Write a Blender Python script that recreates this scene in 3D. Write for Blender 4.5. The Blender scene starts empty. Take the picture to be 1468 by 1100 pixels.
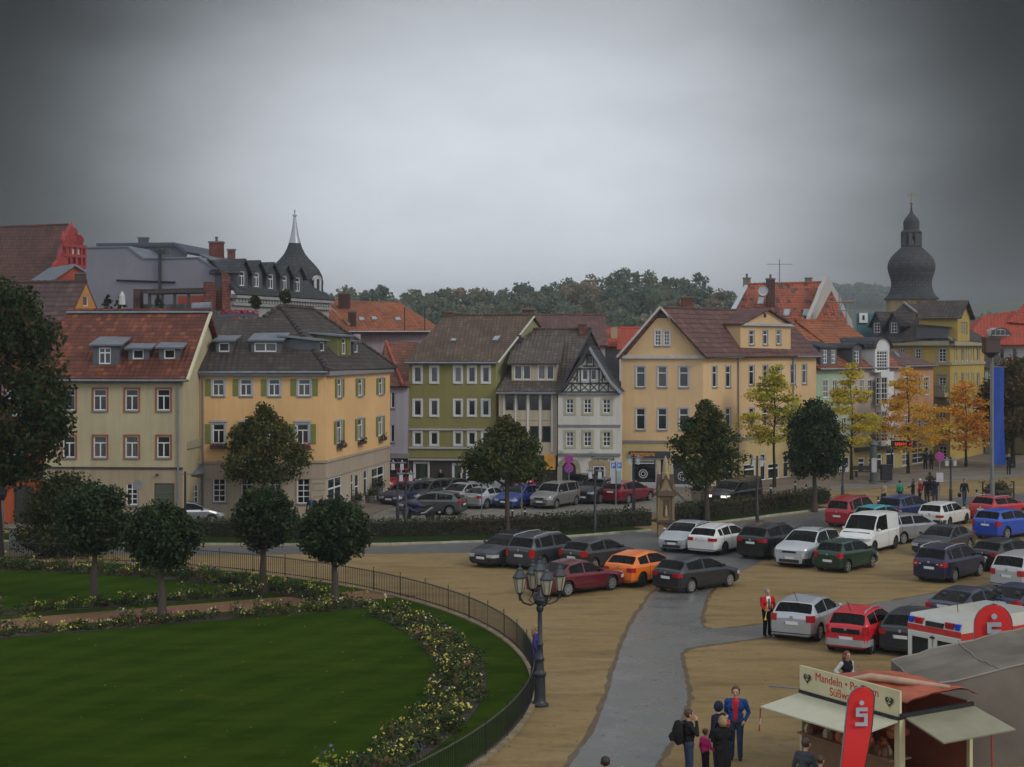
SKY_UP=0.62; SKY_C=.83; SKY_B=.88; SUN_E=1.1; EXPO=0.0; HAZE=0.00045
import bpy, bmesh, math, random
import numpy as np
from mathutils import Vector, Matrix, noise as mnoise
R = random.Random(7); NR = np.random.default_rng(11)
F = 2200.0; CX = 734.0; HY = 500.0; CH = 10.5      # pinhole of the photograph, camera 10.5 m above the square
SC = bpy.context.scene; COL = SC.collection
rad = math.radians
def V(*a): return Vector(a)
def W(px, py, Y): return Vector(((px-CX)*Y/F, Y, CH-(py-HY)*Y/F))
def G(px, py):
    Y = F*CH/(py-HY); return Vector(((px-CX)*Y/F, Y, 0))
def gx(px, Y): return Vector(((px-CX)*Y/F, Y))
# ------------------------------------------------------------------ objects
LOC = {}
def tag(o, label=None, cat=None, group=None, kind=None):
    if label: o['label'] = label
    if cat: o['category'] = cat
    if group: o['group'] = group
    if kind: o['kind'] = kind
    return o
def empty(name, loc, label, cat, group=None, rz=0):
    o = bpy.data.objects.new(name, None); COL.objects.link(o)
    o.location = loc; o.rotation_euler = (0, 0, rz); o.empty_display_size = .3
    LOC[o.name] = Vector(loc)
    return tag(o, label, cat, group)
def link(name, me, parent=None, mats=None):
    o = bpy.data.objects.new(name, me); COL.objects.link(o)
    if parent is not None:
        o.parent = parent
        if parent.name in LOC: LOC[o.name] = LOC[parent.name]
    return o
def fill_uv(me):
    n = len(me.loops)
    if not n: return
    uv = me.uv_layers.new(name='UVMap')
    co = np.empty(len(me.vertices)*3, 'f'); me.vertices.foreach_get('co', co); co = co.reshape(-1, 3)
    li = np.empty(n, 'i'); me.loops.foreach_get('vertex_index', li)
    no = np.empty(len(me.polygons)*3, 'f'); me.polygons.foreach_get('normal', no); no = no.reshape(-1, 3)
    tot = np.empty(len(me.polygons), 'i'); me.polygons.foreach_get('loop_total', tot)
    pn = np.repeat(no, tot, axis=0)
    t = np.stack([-pn[:, 1], pn[:, 0], np.zeros(len(pn), 'f')], 1)
    l = np.linalg.norm(t, axis=1); flat = l < .05
    t[flat] = (1, 0, 0); l[flat] = 1; t /= l[:, None]
    b = np.cross(pn, t); p = co[li]
    uv.data.foreach_set('uv', np.stack([(p*t).sum(1), (p*b).sum(1)], 1).astype('f').ravel())
class MB:
    def __init__(s): s.v = []; s.f = []; s.m = []
    def poly(s, pts, mi=0):
        i = len(s.v); s.v += [tuple(p) for p in pts]; s.f.append(list(range(i, i+len(pts)))); s.m.append(mi)
    def hexa(s, o, a, b, c, mi=0):
        o = Vector(o); a = Vector(a); b = Vector(b); c = Vector(c); i = len(s.v)
        if a.cross(b).dot(c) < 0: a, b = b, a
        s.v += [tuple(p) for p in (o, o+a, o+a+b, o+b, o+c, o+a+c, o+a+b+c, o+b+c)]
        for q in ((0, 3, 2, 1), (4, 5, 6, 7), (0, 1, 5, 4), (1, 2, 6, 5), (2, 3, 7, 6), (3, 0, 4, 7)):
            s.f.append([i+k for k in q]); s.m.append(mi)
        return s
    def box(s, a, b, mi=0):
        return s.hexa(a, (b[0]-a[0], 0, 0), (0, b[1]-a[1], 0), (0, 0, b[2]-a[2]), mi)
    def cbox(s, c, d, mi=0, rz=0):
        m = Matrix.Rotation(rz, 3, 'Z'); x = m @ V(d[0], 0, 0); y = m @ V(0, d[1], 0); z = V(0, 0, d[2])
        return s.hexa(Vector(c)-x/2-y/2-z/2, x, y, z, mi)
    def slab(s, pts, t=.14, mi=0, ei=None):
        pts = [Vector(p) for p in pts]; n = (pts[1]-pts[0]).cross(pts[2]-pts[0])
        if n.length < 1e-6: n = (pts[2]-pts[1]).cross(pts[-1]-pts[1])
        n.normalize()
        if n.z < 0: pts = pts[::-1]; n = -n
        lo = [p-n*t for p in pts]; k = len(pts); ei = mi if ei is None else ei
        s.poly(pts, mi); s.poly(lo[::-1], ei)
        for i in range(k):
            j = (i+1) % k; s.poly([pts[j], pts[i], lo[i], lo[j]], ei)
        return s
    def prism(s, pts, z0, z1, mi=0):
        a = sum(pts[i][0]*pts[(i+1) % len(pts)][1]-pts[(i+1) % len(pts)][0]*pts[i][1] for i in range(len(pts)))
        if a < 0: pts = pts[::-1]
        k = len(pts)
        s.poly([(p[0], p[1], z1) for p in pts], mi); s.poly([(p[0], p[1], z0) for p in pts[::-1]], mi)
        for i in range(k):
            p, q = pts[i], pts[(i+1) % k]
            s.poly([(p[0], p[1], z0), (q[0], q[1], z0), (q[0], q[1], z1), (p[0], p[1], z1)], mi)
        return s
    def tube(s, pts, r, n=8, mi=0, cap=True):
        pts = [Vector(p) for p in pts]; k = len(pts)
        if not isinstance(r, (list, tuple)): r = [r]*k
        i0 = len(s.v); ref = None
        for i, p in enumerate(pts):
            d = (pts[min(i+1, k-1)]-pts[max(i-1, 0)]).normalized()
            if ref is None: ref = d.orthogonal().normalized()
            u = (ref-d*ref.dot(d)); u = u.normalized() if u.length > 1e-5 else d.orthogonal().normalized()
            ref = u; w = d.cross(u)
            for j in range(n):
                a = 2*math.pi*j/n; s.v.append(tuple(p+(u*math.cos(a)+w*math.sin(a))*r[i]))
        for i in range(k-1):
            for j in range(n):
                a = i0+i*n+j; b = i0+i*n+(j+1) % n
                s.f.append([a, b, b+n, a+n]); s.m.append(mi)
        if cap:
            s.f.append([i0+j for j in range(n)][::-1]); s.m.append(mi)
            s.f.append([i0+(k-1)*n+j for j in range(n)]); s.m.append(mi)
        return s
    def lathe(s, c, prof, n=12, mi=0, ph=0.0, ax=None):
        c = Vector(c); i0 = len(s.v); k = len(prof)
        for (r, z) in prof:
            for j in range(n):
                a = 2*math.pi*j/n+ph
                p = V(r*math.cos(a), r*math.sin(a), z)
                if ax == 'y': p = V(p.x, p.z, -p.y)
                s.v.append(tuple(c+p))
        for i in range(k-1):
            for j in range(n):
                a = i0+i*n+j; b = i0+i*n+(j+1) % n
                s.f.append([a, b, b+n, a+n]); s.m.append(mi)
        s.f.append([i0+j for j in range(n)][::-1]); s.m.append(mi)
        s.f.append([i0+(k-1)*n+j for j in range(n)]); s.m.append(mi)
        return s
    def ball(s, c, r, mi=0, n=10, k=6, sc=(1, 1, 1)):
        c = Vector(c); i0 = len(s.v)
        for i in range(k+1):
            t = math.pi*i/k-math.pi/2
            rr = max(math.cos(t), 1e-3)
            for j in range(n):
                a = 2*math.pi*j/n
                s.v.append((c.x+r*sc[0]*rr*math.cos(a), c.y+r*sc[1]*rr*math.sin(a), c.z+r*sc[2]*math.sin(t)))
        for i in range(k):
            for j in range(n):
                a = i0+i*n+j; b = i0+i*n+(j+1) % n
                s.f.append([a, b, b+n, a+n]); s.m.append(mi)
        return s
    def build(s, name, mats, parent=None, smooth=None, local=False):
        if not isinstance(mats, (list, tuple)): mats = [mats]
        me = bpy.data.meshes.new(name)
        o3 = Vector((0, 0, 0)) if (local or parent is None) else LOC.get(parent.name, Vector((0, 0, 0)))
        me.from_pydata([(a-o3.x, b-o3.y, c-o3.z) for a, b, c in s.v], [], s.f)
        for m in mats: me.materials.append(m)
        me.polygons.foreach_set('material_index', s.m)
        me.update(); fill_uv(me)
        if smooth is not None:
            me.polygons.foreach_set('use_smooth', [True]*len(me.polygons))
            if smooth < 180: me.set_sharp_from_angle(angle=rad(smooth))
        return link(name, me, parent)
def np_build(name, v, f, mi, mats, parent=None, origin=(0, 0, 0)):
    me = bpy.data.meshes.new(name)
    v = np.asarray(v, 'f')-np.asarray(origin, 'f'); f = np.asarray(f, 'i'); k = f.shape[1]
    me.vertices.add(len(v)); me.vertices.foreach_set('co', v.ravel())
    me.loops.add(f.size); me.loops.foreach_set('vertex_index', f.ravel())
    me.polygons.add(len(f)); me.polygons.foreach_set('loop_start', np.arange(0, f.size, k, dtype='i'))
    for m in mats: me.materials.append(m)
    me.polygons.foreach_set('material_index', np.asarray(mi, 'i'))
    me.update(calc_edges=True); me.validate()
    o = link(name, me, parent); return o
def leaf_quads(c, size, asp=.55, flat=0.0):
    n = len(c); d = NR.normal(size=(n, 3)); d[:, 2] *= (1-flat*.75)
    d /= np.linalg.norm(d, axis=1)[:, None]
    e = NR.normal(size=(n, 3)); e[:, 2] *= (1-flat*.75); b = np.cross(d, e); b = np.cross(b, d) if flat > .5 else b
    b /= np.linalg.norm(b, axis=1)[:, None]+1e-9
    s = np.broadcast_to(np.asarray(size), (n,))[:, None]*NR.uniform(.7, 1.3, (n, 1))
    v = np.stack([c+d*s, c+b*s*asp, c-d*s, c-b*s*asp], 1).reshape(-1, 3)
    return v, np.arange(4*n).reshape(n, 4)
# ------------------------------------------------------------------ materials
MATS = {}
def nodes(name):
    m = bpy.data.materials.new(name); m.use_nodes = True; nt = m.node_tree
    return m, nt, nt.nodes['Principled BSDF']
def N(nt, t, **k):
    n = nt.nodes.new(t)
    for a, b in k.items(): setattr(n, a, b)
    return n
def L(nt, a, b): nt.links.new(a, b)
def rgb(c): return (c[0], c[1], c[2], 1)
def math_n(nt, op, a, b=None, clamp=False):
    n = N(nt, 'ShaderNodeMath', operation=op, use_clamp=clamp)
    for i, x in enumerate((a, b)):
        if x is None: continue
        if isinstance(x, (int, float)): n.inputs[i].default_value = x
        else: L(nt, x, n.inputs[i])
    return n.outputs[0]
def mixc(nt, fac, a, b, blend='MIX'):
    n = N(nt, 'ShaderNodeMix', data_type='RGBA', blend_type=blend)
    if isinstance(fac, (int, float)): n.inputs[0].default_value = fac
    else: L(nt, fac, n.inputs[0])
    for i, x in ((6, a), (7, b)):
        if isinstance(x, tuple): n.inputs[i].default_value = rgb(x)
        else: L(nt, x, n.inputs[i])
    return n.outputs[2]
def noise_n(nt, vec, scale, detail=4, rough=.55):
    n = N(nt, 'ShaderNodeTexNoise'); n.inputs['Scale'].default_value = scale
    n.inputs['Detail'].default_value = detail; n.inputs['Roughness'].default_value = rough
    if vec is not None: L(nt, vec, n.inputs['Vector'])
    return n.outputs['Fac']
def ramp(nt, x, lo, hi, a=0.0, b=1.0):
    n = N(nt, 'ShaderNodeMapRange'); L(nt, x, n.inputs[0])
    for i, q in enumerate((lo, hi, a, b)): n.inputs[i+1].default_value = q
    return n.outputs[0]
def wpos(nt): return N(nt, 'ShaderNodeNewGeometry').outputs['Position']
def bump(nt, bs, h, s=.3, d=.02):
    b = N(nt, 'ShaderNodeBump'); b.inputs['Strength'].default_value = s; b.inputs['Distance'].default_value = d
    L(nt, h, b.inputs['Height']); L(nt, b.outputs[0], bs.inputs['Normal'])
def sh(col, k): return tuple(min(1, max(0, c*k)) for c in col)
def plain(name, col, rough=.6, metal=0.0, var=.12, scale=3.0, spec=.5, coat=0.0):
    if name in MATS: return MATS[name]
    m, nt, bs = nodes(name)
    f = noise_n(nt, wpos(nt), scale); f = ramp(nt, f, .3, .7)
    L(nt, mixc(nt, f, sh(col, 1-var), sh(col, 1+var)), bs.inputs['Base Color'])
    bs.inputs['Roughness'].default_value = rough; bs.inputs['Metallic'].default_value = metal
    bs.inputs['Specular IOR Level'].default_value = spec; bs.inputs['Coat Weight'].default_value = coat
    bs.inputs['Coat Roughness'].default_value = .08
    MATS[name] = m; return m
def stucco(name, col, dirt=.25):
    if name in MATS: return MATS[name]
    m, nt, bs = nodes(name); p = wpos(nt)
    big = ramp(nt, noise_n(nt, p, .35, 5), .35, .68)
    mp = N(nt, 'ShaderNodeMapping'); mp.inputs['Scale'].default_value = (2.2, 2.2, .16); L(nt, p, mp.inputs[0])
    st = ramp(nt, noise_n(nt, mp.outputs[0], 1.4, 5, .65), .42, .75)
    c = mixc(nt, big, sh(col, .88), sh(col, 1.06))
    c = mixc(nt, math_n(nt, 'MULTIPLY', st, min(1, dirt*1.6)), c, sh((col[0]*.75, col[1]*.75, col[2]*.78), .8))
    fine = noise_n(nt, p, 14, 3)
    c = mixc(nt, ramp(nt, fine, .3, .7, 0, .18), c, sh(col, .82))
    L(nt, c, bs.inputs['Base Color']); bs.inputs['Roughness'].default_value = .9
    bs.inputs['Specular IOR Level'].default_value = .2
    bump(nt, bs, fine, .25, .01)
    MATS[name] = m; return m
def tiles(name, c1, c2, c3, row=.33, colw=.24, moss=.35, relief=.6):
    row *= 1.2; colw *= 1.2; relief = min(1, relief*1.3)
    if name in MATS: return MATS[name]
    m, nt, bs = nodes(name); uv = N(nt, 'ShaderNodeUVMap').outputs[0]
    sx = N(nt, 'ShaderNodeSeparateXYZ'); L(nt, uv, sx.inputs[0])
    wob = noise_n(nt, wpos(nt), .5, 2)
    v = math_n(nt, 'ADD', math_n(nt, 'DIVIDE', sx.outputs[1], row), math_n(nt, 'MULTIPLY', wob, .6))
    fv = math_n(nt, 'FLOOR', v); rv = math_n(nt, 'SUBTRACT', v, fv)
    u = math_n(nt, 'DIVIDE', sx.outputs[0], colw); fu = math_n(nt, 'FLOOR', u); ru = math_n(nt, 'SUBTRACT', u, fu)
    cb = N(nt, 'ShaderNodeCombineXYZ'); L(nt, fu, cb.inputs[0]); L(nt, fv, cb.inputs[1])
    wn = N(nt, 'ShaderNodeTexWhiteNoise'); L(nt, cb.outputs[0], wn.inputs['Vector'])
    r = wn.outputs['Value']
    c = mixc(nt, r, c1, c2)
    c = mixc(nt, ramp(nt, r, .82, .9), c, c3)
    ms = ramp(nt, noise_n(nt, wpos(nt), .45, 6, .65), .45, .72)
    c = mixc(nt, math_n(nt, 'MULTIPLY', ms, min(1, moss*1.5)), c, sh(c1, .42)); pt_ = ramp(nt, noise_n(nt, wpos(nt), 1.1, 3, .5), .55, .62, 0, .35); c = mixc(nt, pt_, c, sh(c3, 1.25))
    edge = ramp(nt, rv, 0, .3, .22, 1.08)                     # the open joint under each course
    c = mixc(nt, 1.0, c, edge, 'MULTIPLY')
    L(nt, c, bs.inputs['Base Color']); bs.inputs['Roughness'].default_value = .75
    bs.inputs['Specular IOR Level'].default_value = .3
    h = math_n(nt, 'SUBTRACT', math_n(nt, 'MULTIPLY', math_n(nt, 'SINE', math_n(nt, 'MULTIPLY', u, 6.283)), .35), rv)
    bump(nt, bs, h, relief, .05)
    MATS[name] = m; return m
def seam_metal(name, col, w=.5):
    m, nt, bs = nodes(name); uv = N(nt, 'ShaderNodeUVMap').outputs[0]
    sx = N(nt, 'ShaderNodeSeparateXYZ'); L(nt, uv, sx.inputs[0])
    u = math_n(nt, 'FRACT', math_n(nt, 'DIVIDE', sx.outputs[0], w)); e = ramp(nt, u, 0, .1, 1, 0)
    f = ramp(nt, noise_n(nt, wpos(nt), 1.2, 5), .3, .7)
    c = mixc(nt, f, sh(col, .8), sh(col, 1.15)); c = mixc(nt, math_n(nt, 'MULTIPLY', e, .5), c, sh(col, .5))
    L(nt, c, bs.inputs['Base Color']); bs.inputs['Roughness'].default_value = .45; bs.inputs['Metallic'].default_value = .3
    bump(nt, bs, e, .5, .03); MATS[name] = m; return m
def objrand(name, cols, rough=.08, spec=.6, metal=0.0, spread=.25):
    """a material whose tone differs from pane to pane (curtains, blinds, dark rooms)"""
    m, nt, bs = nodes(name); r = N(nt, 'ShaderNodeObjectInfo').outputs['Random']
    cr = N(nt, 'ShaderNodeValToRGB'); cr.color_ramp.interpolation = 'CONSTANT'
    for i, (p, c) in enumerate(cols):
        e = cr.color_ramp.elements[i] if i < 2 else cr.color_ramp.elements.new(p)
        e.position = p; e.color = rgb(c)
    L(nt, r, cr.inputs[0])
    sx = N(nt, 'ShaderNodeSeparateXYZ'); L(nt, N(nt, 'ShaderNodeTexCoord').outputs['Generated'], sx.inputs[0])
    mp = N(nt, 'ShaderNodeMapping'); mp.inputs['Scale'].default_value = (7, 7, .25); L(nt, wpos(nt), mp.inputs[0])
    f = noise_n(nt, mp.outputs[0], 1.6, 3)
    c = mixc(nt, ramp(nt, f, .35, .65), cr.outputs[0], mixc(nt, .5, cr.outputs[0], (.012, .013, .015)))
    L(nt, c, bs.inputs['Base Color']); bs.inputs['Roughness'].default_value = rough
    bs.inputs['Specular IOR Level'].default_value = spec
    MATS[name] = m; return m
def leafm(name, col, trans=.35, var=.35):
    m, nt, bs = nodes(name)
    f = ramp(nt, noise_n(nt, wpos(nt), 2.3, 5, .7), .3, .7)
    c = mixc(nt, f, sh(col, 1-var), sh(col, 1+var))
    L(nt, c, bs.inputs['Base Color']); bs.inputs['Roughness'].default_value = .6
    bs.inputs['Specular IOR Level'].default_value = .25
    tr = N(nt, 'ShaderNodeBsdfTranslucent'); L(nt, c, tr.inputs[0])
    mx = N(nt, 'ShaderNodeMixShader'); mx.inputs[0].default_value = trans
    L(nt, bs.outputs[0], mx.inputs[1]); L(nt, tr.outputs[0], mx.inputs[2])
    L(nt, mx.outputs[0], nt.nodes['Material Output'].inputs[0])
    MATS[name] = m; return m
def emit(name, col, s):
    m, nt, bs = nodes(name); bs.inputs['Base Color'].default_value = rgb(col)
    bs.inputs['Emission Color'].default_value = rgb(col); bs.inputs['Emission Strength'].default_value = s
    MATS[name] = m; return m
M = MATS
GLASS = objrand('window_glass', [(0, (.010, .011, .013)), (.45, (.022, .024, .027)), (.68, (.05, .052, .05)), (.86, (.11, .115, .11))])
GREENBLIND = objrand('green_blind_glass', [(0, (.035, .06, .04)), (.35, (.02, .022, .024)), (.6, (.06, .085, .055)), (.85, (.05, .05, .055))])
def car_glass():
    m, nt, bs = nodes('car_glass'); bs.inputs['Base Color'].default_value = (.006, .008, .008, 1); bs.inputs['Roughness'].default_value = .04; bs.inputs['Specular IOR Level'].default_value = .5
    tr = N(nt, 'ShaderNodeBsdfTransparent'); tr.inputs[0].default_value = (.42, .5, .47, 1); mx = N(nt, 'ShaderNodeMixShader'); fr = N(nt, 'ShaderNodeFresnel'); fr.inputs[0].default_value = 1.45
    L(nt, ramp(nt, fr.outputs[0], 0, .5, .22, 1), mx.inputs[0]); L(nt, tr.outputs[0], mx.inputs[1]); L(nt, bs.outputs[0], mx.inputs[2]); L(nt, mx.outputs[0], nt.nodes['Material Output'].inputs[0])
    MATS['car_glass'] = m; return m
CARGLASS = car_glass(); DGLASS = plain('dark_car_glass', (.008, .010, .010), .06, 0, .2, 2, .4); SEATM = plain('seat_fabric', (.03, .03, .032), .9)
WFRAME = plain('white_window_frame', (.62, .62, .62), .5, 0, .06)
DFRAME = plain('dark_window_frame', (.05, .04, .035), .5, 0, .1)
METAL = plain('grey_zinc', (.2, .22, .25), .42, .5, .15)
DMETAL = plain('dark_iron', (.028, .03, .034), .42, .5, .2)
LEAD = seam_metal('lead_sheet', (.16, .18, .21))
BLACKPL = plain('black_plastic', (.015, .015, .016), .5)
TYRE = plain('tyre_rubber', (.012, .012, .012), .8)
CHROME = plain('rim_alloy', (.45, .46, .48), .3, .8, .05)
DRIM = plain('dark_rim_alloy', (.12, .12, .13), .3, .8, .05)
REDL = plain('red_lamp_plastic', (.34, .012, .018), .15, 0, .1, 3, .6)
HEADL = plain('headlamp_glass', (.45, .47, .5), .08, .2, .1, 9)
PLATE = plain('plate_white', (.62, .62, .6), .4, 0, .05)
BLUE = plain('sign_blue', (.02, .09, .38), .4)
WHITE = plain('white_paint', (.7, .7, .68), .5, 0, .06)
SKIN = plain('skin', (.42, .22, .15), .55, 0, .08, 8)
BRICK = tiles('red_brick', (.125, .04, .028), (.09, .032, .026), (.15, .058, .045), .16, .3, .3, .3)
DBRICK = tiles('dark_brick', (.07, .035, .03), (.05, .028, .026), (.09, .045, .035), .16, .3, .3, .3)
STONE = stucco('sandstone', (.36, .27, .15), .5)
LGREY = stucco('light_grey_render', (.4, .41, .43), .3)
# ------------------------------------------------------------------ facades and houses
def clip(poly, u0, z0, u1, z1):
    for ax, lim, sg in ((0, u0, 1), (0, u1, -1), (1, z0, 1), (1, z1, -1)):
        out = []; k = len(poly)
        for i in range(k):
            a, b = poly[i], poly[(i+1) % k]; da = (a[ax]-lim)*sg; db = (b[ax]-lim)*sg
            if da >= -1e-7: out.append(a)
            if (da > 1e-7 and db < -1e-7) or (da < -1e-7 and db > 1e-7):
                t = da/(da-db); out.append((a[0]+(b[0]-a[0])*t, a[1]+(b[1]-a[1])*t))
        poly = out
        if len(poly) < 3: return []
    return poly
class Fac:
    def __init__(s, p0, p1, zt=None, poly=None, mi=0, z0=-.2):
        s.p = Vector((p0[0], p0[1], 0)); q = Vector((p1[0], p1[1], 0)); s.L = (q-s.p).length
        s.d = (q-s.p)/s.L; s.n = V(s.d.y, -s.d.x, 0); s.mi = mi; s.holes = []
        s.polyg = poly if poly else ([(0, z0), (s.L, z0), (s.L, zt), (0, zt)] if zt else None)
    def pt(s, u, z, o=0.0): return s.p+s.d*u+s.n*o+V(0, 0, z)
    def pix(s, px, py):
        k = (px-CX)/F; u = (k*s.p.y-s.p.x)/(s.d.x-k*s.d.y); Y = s.p.y+u*s.d.y
        return u, CH-(py-HY)*Y/F
    def rect(s, r):
        u0, za = s.pix(r[0], r[1]); u1, zb = s.pix(r[2], r[3]); zc = s.pix(r[2], r[1])[1]; zd = s.pix(r[0], r[3])[1]
        return u0, (zb+zd)/2, u1, (za+zc)/2
    def bx(s, mb, u0, z0, u1, z1, o0, o1, mi=0):
        mb.hexa(s.pt(u0, z0, o0), s.d*(u1-u0), s.n*(o1-o0), V(0, 0, z1-z0), mi)
    def wall(s, mb, rev=.13):
        us = sorted({round(q, 4) for h in s.holes for q in (h[0], h[2])} | {min(p[0] for p in s.polyg), max(p[0] for p in s.polyg)})
        zs = sorted({round(q, 4) for h in s.holes for q in (h[1], h[3])} | {min(p[1] for p in s.polyg), max(p[1] for p in s.polyg)})
        for a, b in zip(us, us[1:]):
            for c, d in zip(zs, zs[1:]):
                x, y = (a+b)/2, (c+d)/2
                if any(h[0] < x < h[2] and h[1] < y < h[3] for h in s.holes): continue
                q = clip(s.polyg, a, c, b, d)
                if q: mb.poly([s.pt(u, z) for u, z in q], s.mi)
        for a, c, b, d in s.holes:
            for (u0, z0, u1, z1) in ((a, c, a, d), (a, d, b, d), (b, d, b, c), (b, c, a, c)):
                mb.poly([s.pt(u0, z0), s.pt(u1, z1), s.pt(u1, z1, -rev), s.pt(u0, z0, -rev)], s.mi)
def window(par, fac, r, style='T', fm=None, gm=None, sur=None, sw=.09, sill=None, shut='', shm=None, dep=.11, fw=.065, hood=None, name='window'):
    u0, z0, u1, z1 = r; fm = fm or WFRAME; gm = gm or GLASS; mb = MB(); w = u1-u0; h = z1-z0
    fw = min(fw, w*.16); B = lambda a, c, b, d: fac.bx(mb, a, c, b, d, -dep, -dep+.06)
    B(u0, z0, u0+fw, z1); B(u1-fw, z0, u1, z1); B(u0+fw, z0, u1-fw, z0+fw); B(u0+fw, z1-fw, u1-fw, z1)
    m = fw*.5; um = (u0+u1)/2; zt = z0+h*.68; a, b, c, d = u0+fw, u1-fw, z0+fw, z1-fw
    if style in 'TC':
        B(a, zt-m, b, zt+m); B(um-m, c, um+m, zt-m)
        if style == 'C': B(um-m, zt+m, um+m, d)
    elif style == 'H': B(a, zt-m, b, zt+m)
    elif style == 'D': B(um-m, c, um+m, d)
    elif style[0] == 'G':
        nx, nz = int(style[1]), int(style[2]); t = m*.75
        for i in range(1, nx): x = a+(b-a)*i/nx; B(x-t, c, x+t, d)
        for k in range(1, nz):
            z = c+(d-c)*k/nz
            for i in range(nx):
                B(a+(b-a)*i/nx+(t if i else 0), z-t, a+(b-a)*(i+1)/nx-(t if i < nx-1 else 0), z+t)
    wo = mb.build(name, fm, par)
    g = MB(); fac.bx(g, a-.01, c-.01, b+.01, d+.01, -dep-.005, -dep+.022); g.build('pane', gm, wo)
    if sur:
        g = MB(); s = sw
        for q in ((u0-s, z0-s, u0, z1+s), (u1, z0-s, u1+s, z1+s), (u0, z1, u1, z1+s), (u0, z0-s, u1, z0)):
            fac.bx(g, *q, -.02, .035)
        g.build('surround', sur, wo)
    if sill: g = MB(); fac.bx(g, u0-.05, z0-.09, u1+.05, z0-.002, -.05, .09); g.build('sill', sill, wo)
    if hood: g = MB(); fac.bx(g, u0-.16, z1+sw+.01, u1+.16, z1+sw+.12, 0, .1); g.build('lintel', hood, wo)
    for sd in shut:
        g = MB(); sw2 = .42*(w if w > .8 else w*1.1); q = sw if sur else .02
        x0, x1 = (u0-q-sw2, u0-q-.01) if sd == 'L' else (u1+q+.01, u1+q+sw2)
        fac.bx(g, x0, z0, x1, z1, .012, .05)
        k = 12
        for i in range(k):
            zz = z0+h*(.06+.88*i/k); fac.bx(g, x0+.05, zz, x1-.05, zz+h*.88/k*.6, .05, .062)
        g.build('shutter', shm, wo)
    return wo
class House:
    def __init__(s, name, base, label, cat, wm, rm, group=None):
        s.root = empty(name, (base[0], base[1], 0), label, cat, group); s.w = MB(); s.r = MB()
        s.wm = wm if isinstance(wm, list) else [wm]; s.rm = rm if isinstance(rm, list) else [rm]; s.fs = []
    def fac(s, p0, p1, zt=None, **k):
        f = Fac(p0, p1, zt, **k); s.fs.append(f); return f
    def win(s, f, rects, style='T', **k):
        for r in rects:
            q = f.rect(r); f.holes.append(q); window(s.root, f, q, style, **k)
    def band(s, f, px, y0, y1, proud, mat, name='cornice', ends=None):
        z1 = f.pix(px, y0)[1]; z0 = f.pix(px, y1)[1]; a, b = ends or (0, f.L)
        g = MB(); f.bx(g, a, z0, b, z1, -.02, proud); return g.build(name, mat, s.root)
    def part(s, name, mat, mb, **k): return mb.build(name, mat, s.root, **k)
    def gutter(s, a, b, r=.07):
        s.part('gutter', METAL, MB().tube([a, b], r, 8))
    def pipe(s, f, u, z0, z1, r=.055):
        s.part('downpipe', METAL, MB().tube([f.pt(u, z1, .1), f.pt(u, z0, .1)], r, 8))
    def chimney(s, px0, px1, py0, py1, Y, mat=None, pots=1, d=None):
        a = W(px0, py1, Y); b = W(px1, py0, Y); w = b.x-a.x; d = d or w*.8; g = MB()
        g.box((a.x, Y, a.z-.6), (b.x, Y+d, b.z-.12)); g.box((a.x-.06, Y-.06, b.z-.12), (b.x+.06, Y+d+.06, b.z), 1)
        c = s.part('chimney', [mat or DBRICK, plain('chimney_cap', (.12, .11, .1), .8)], g)
        for i in range(pots):
            x = a.x+w*(i+.5)/pots
            MB().lathe((x, Y+d/2, b.z), [(.11, 0), (.1, .3), (.14, .32), (.14, .38)], 8).build('chimney_pot', plain('pot_clay', (.1, .06, .05), .8), c)
    def skylight(s, pts):
        a, b, c, d = [Vector(p) for p in pts]; n = (b-a).cross(d-a).normalized()
        if n.z < 0: n = -n
        g = MB(); g.slab([p+n*.09 for p in (a, b, c, d)], .12)
        o = s.part('skylight', METAL, g); m = (a+b+c+d)/4
        MB().slab([m+(p-m)*.8+n*.11 for p in (a, b, c, d)], .012).build('pane', plain('skylight_glass', (.25, .28, .3), .1, 0, .1), o)
    def done(s):
        for f in s.fs: f.wall(s.w)
        wo = s.part('wall', s.wm, s.w); ro = s.part('roof', s.rm, s.r) if s.r.f else None
        return s.root
def xyz(p, z): return V(p[0], p[1], z)
def hit(px, py, pl):
    """the point of a roof plane seen at a pixel"""
    a, b, c = pl; n = (b-a).cross(c-a); o = V(0, 0, CH); d = V((px-CX)/F, 1, -(py-HY)/F)
    return o+d*((a-o).dot(n)/d.dot(n))
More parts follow.
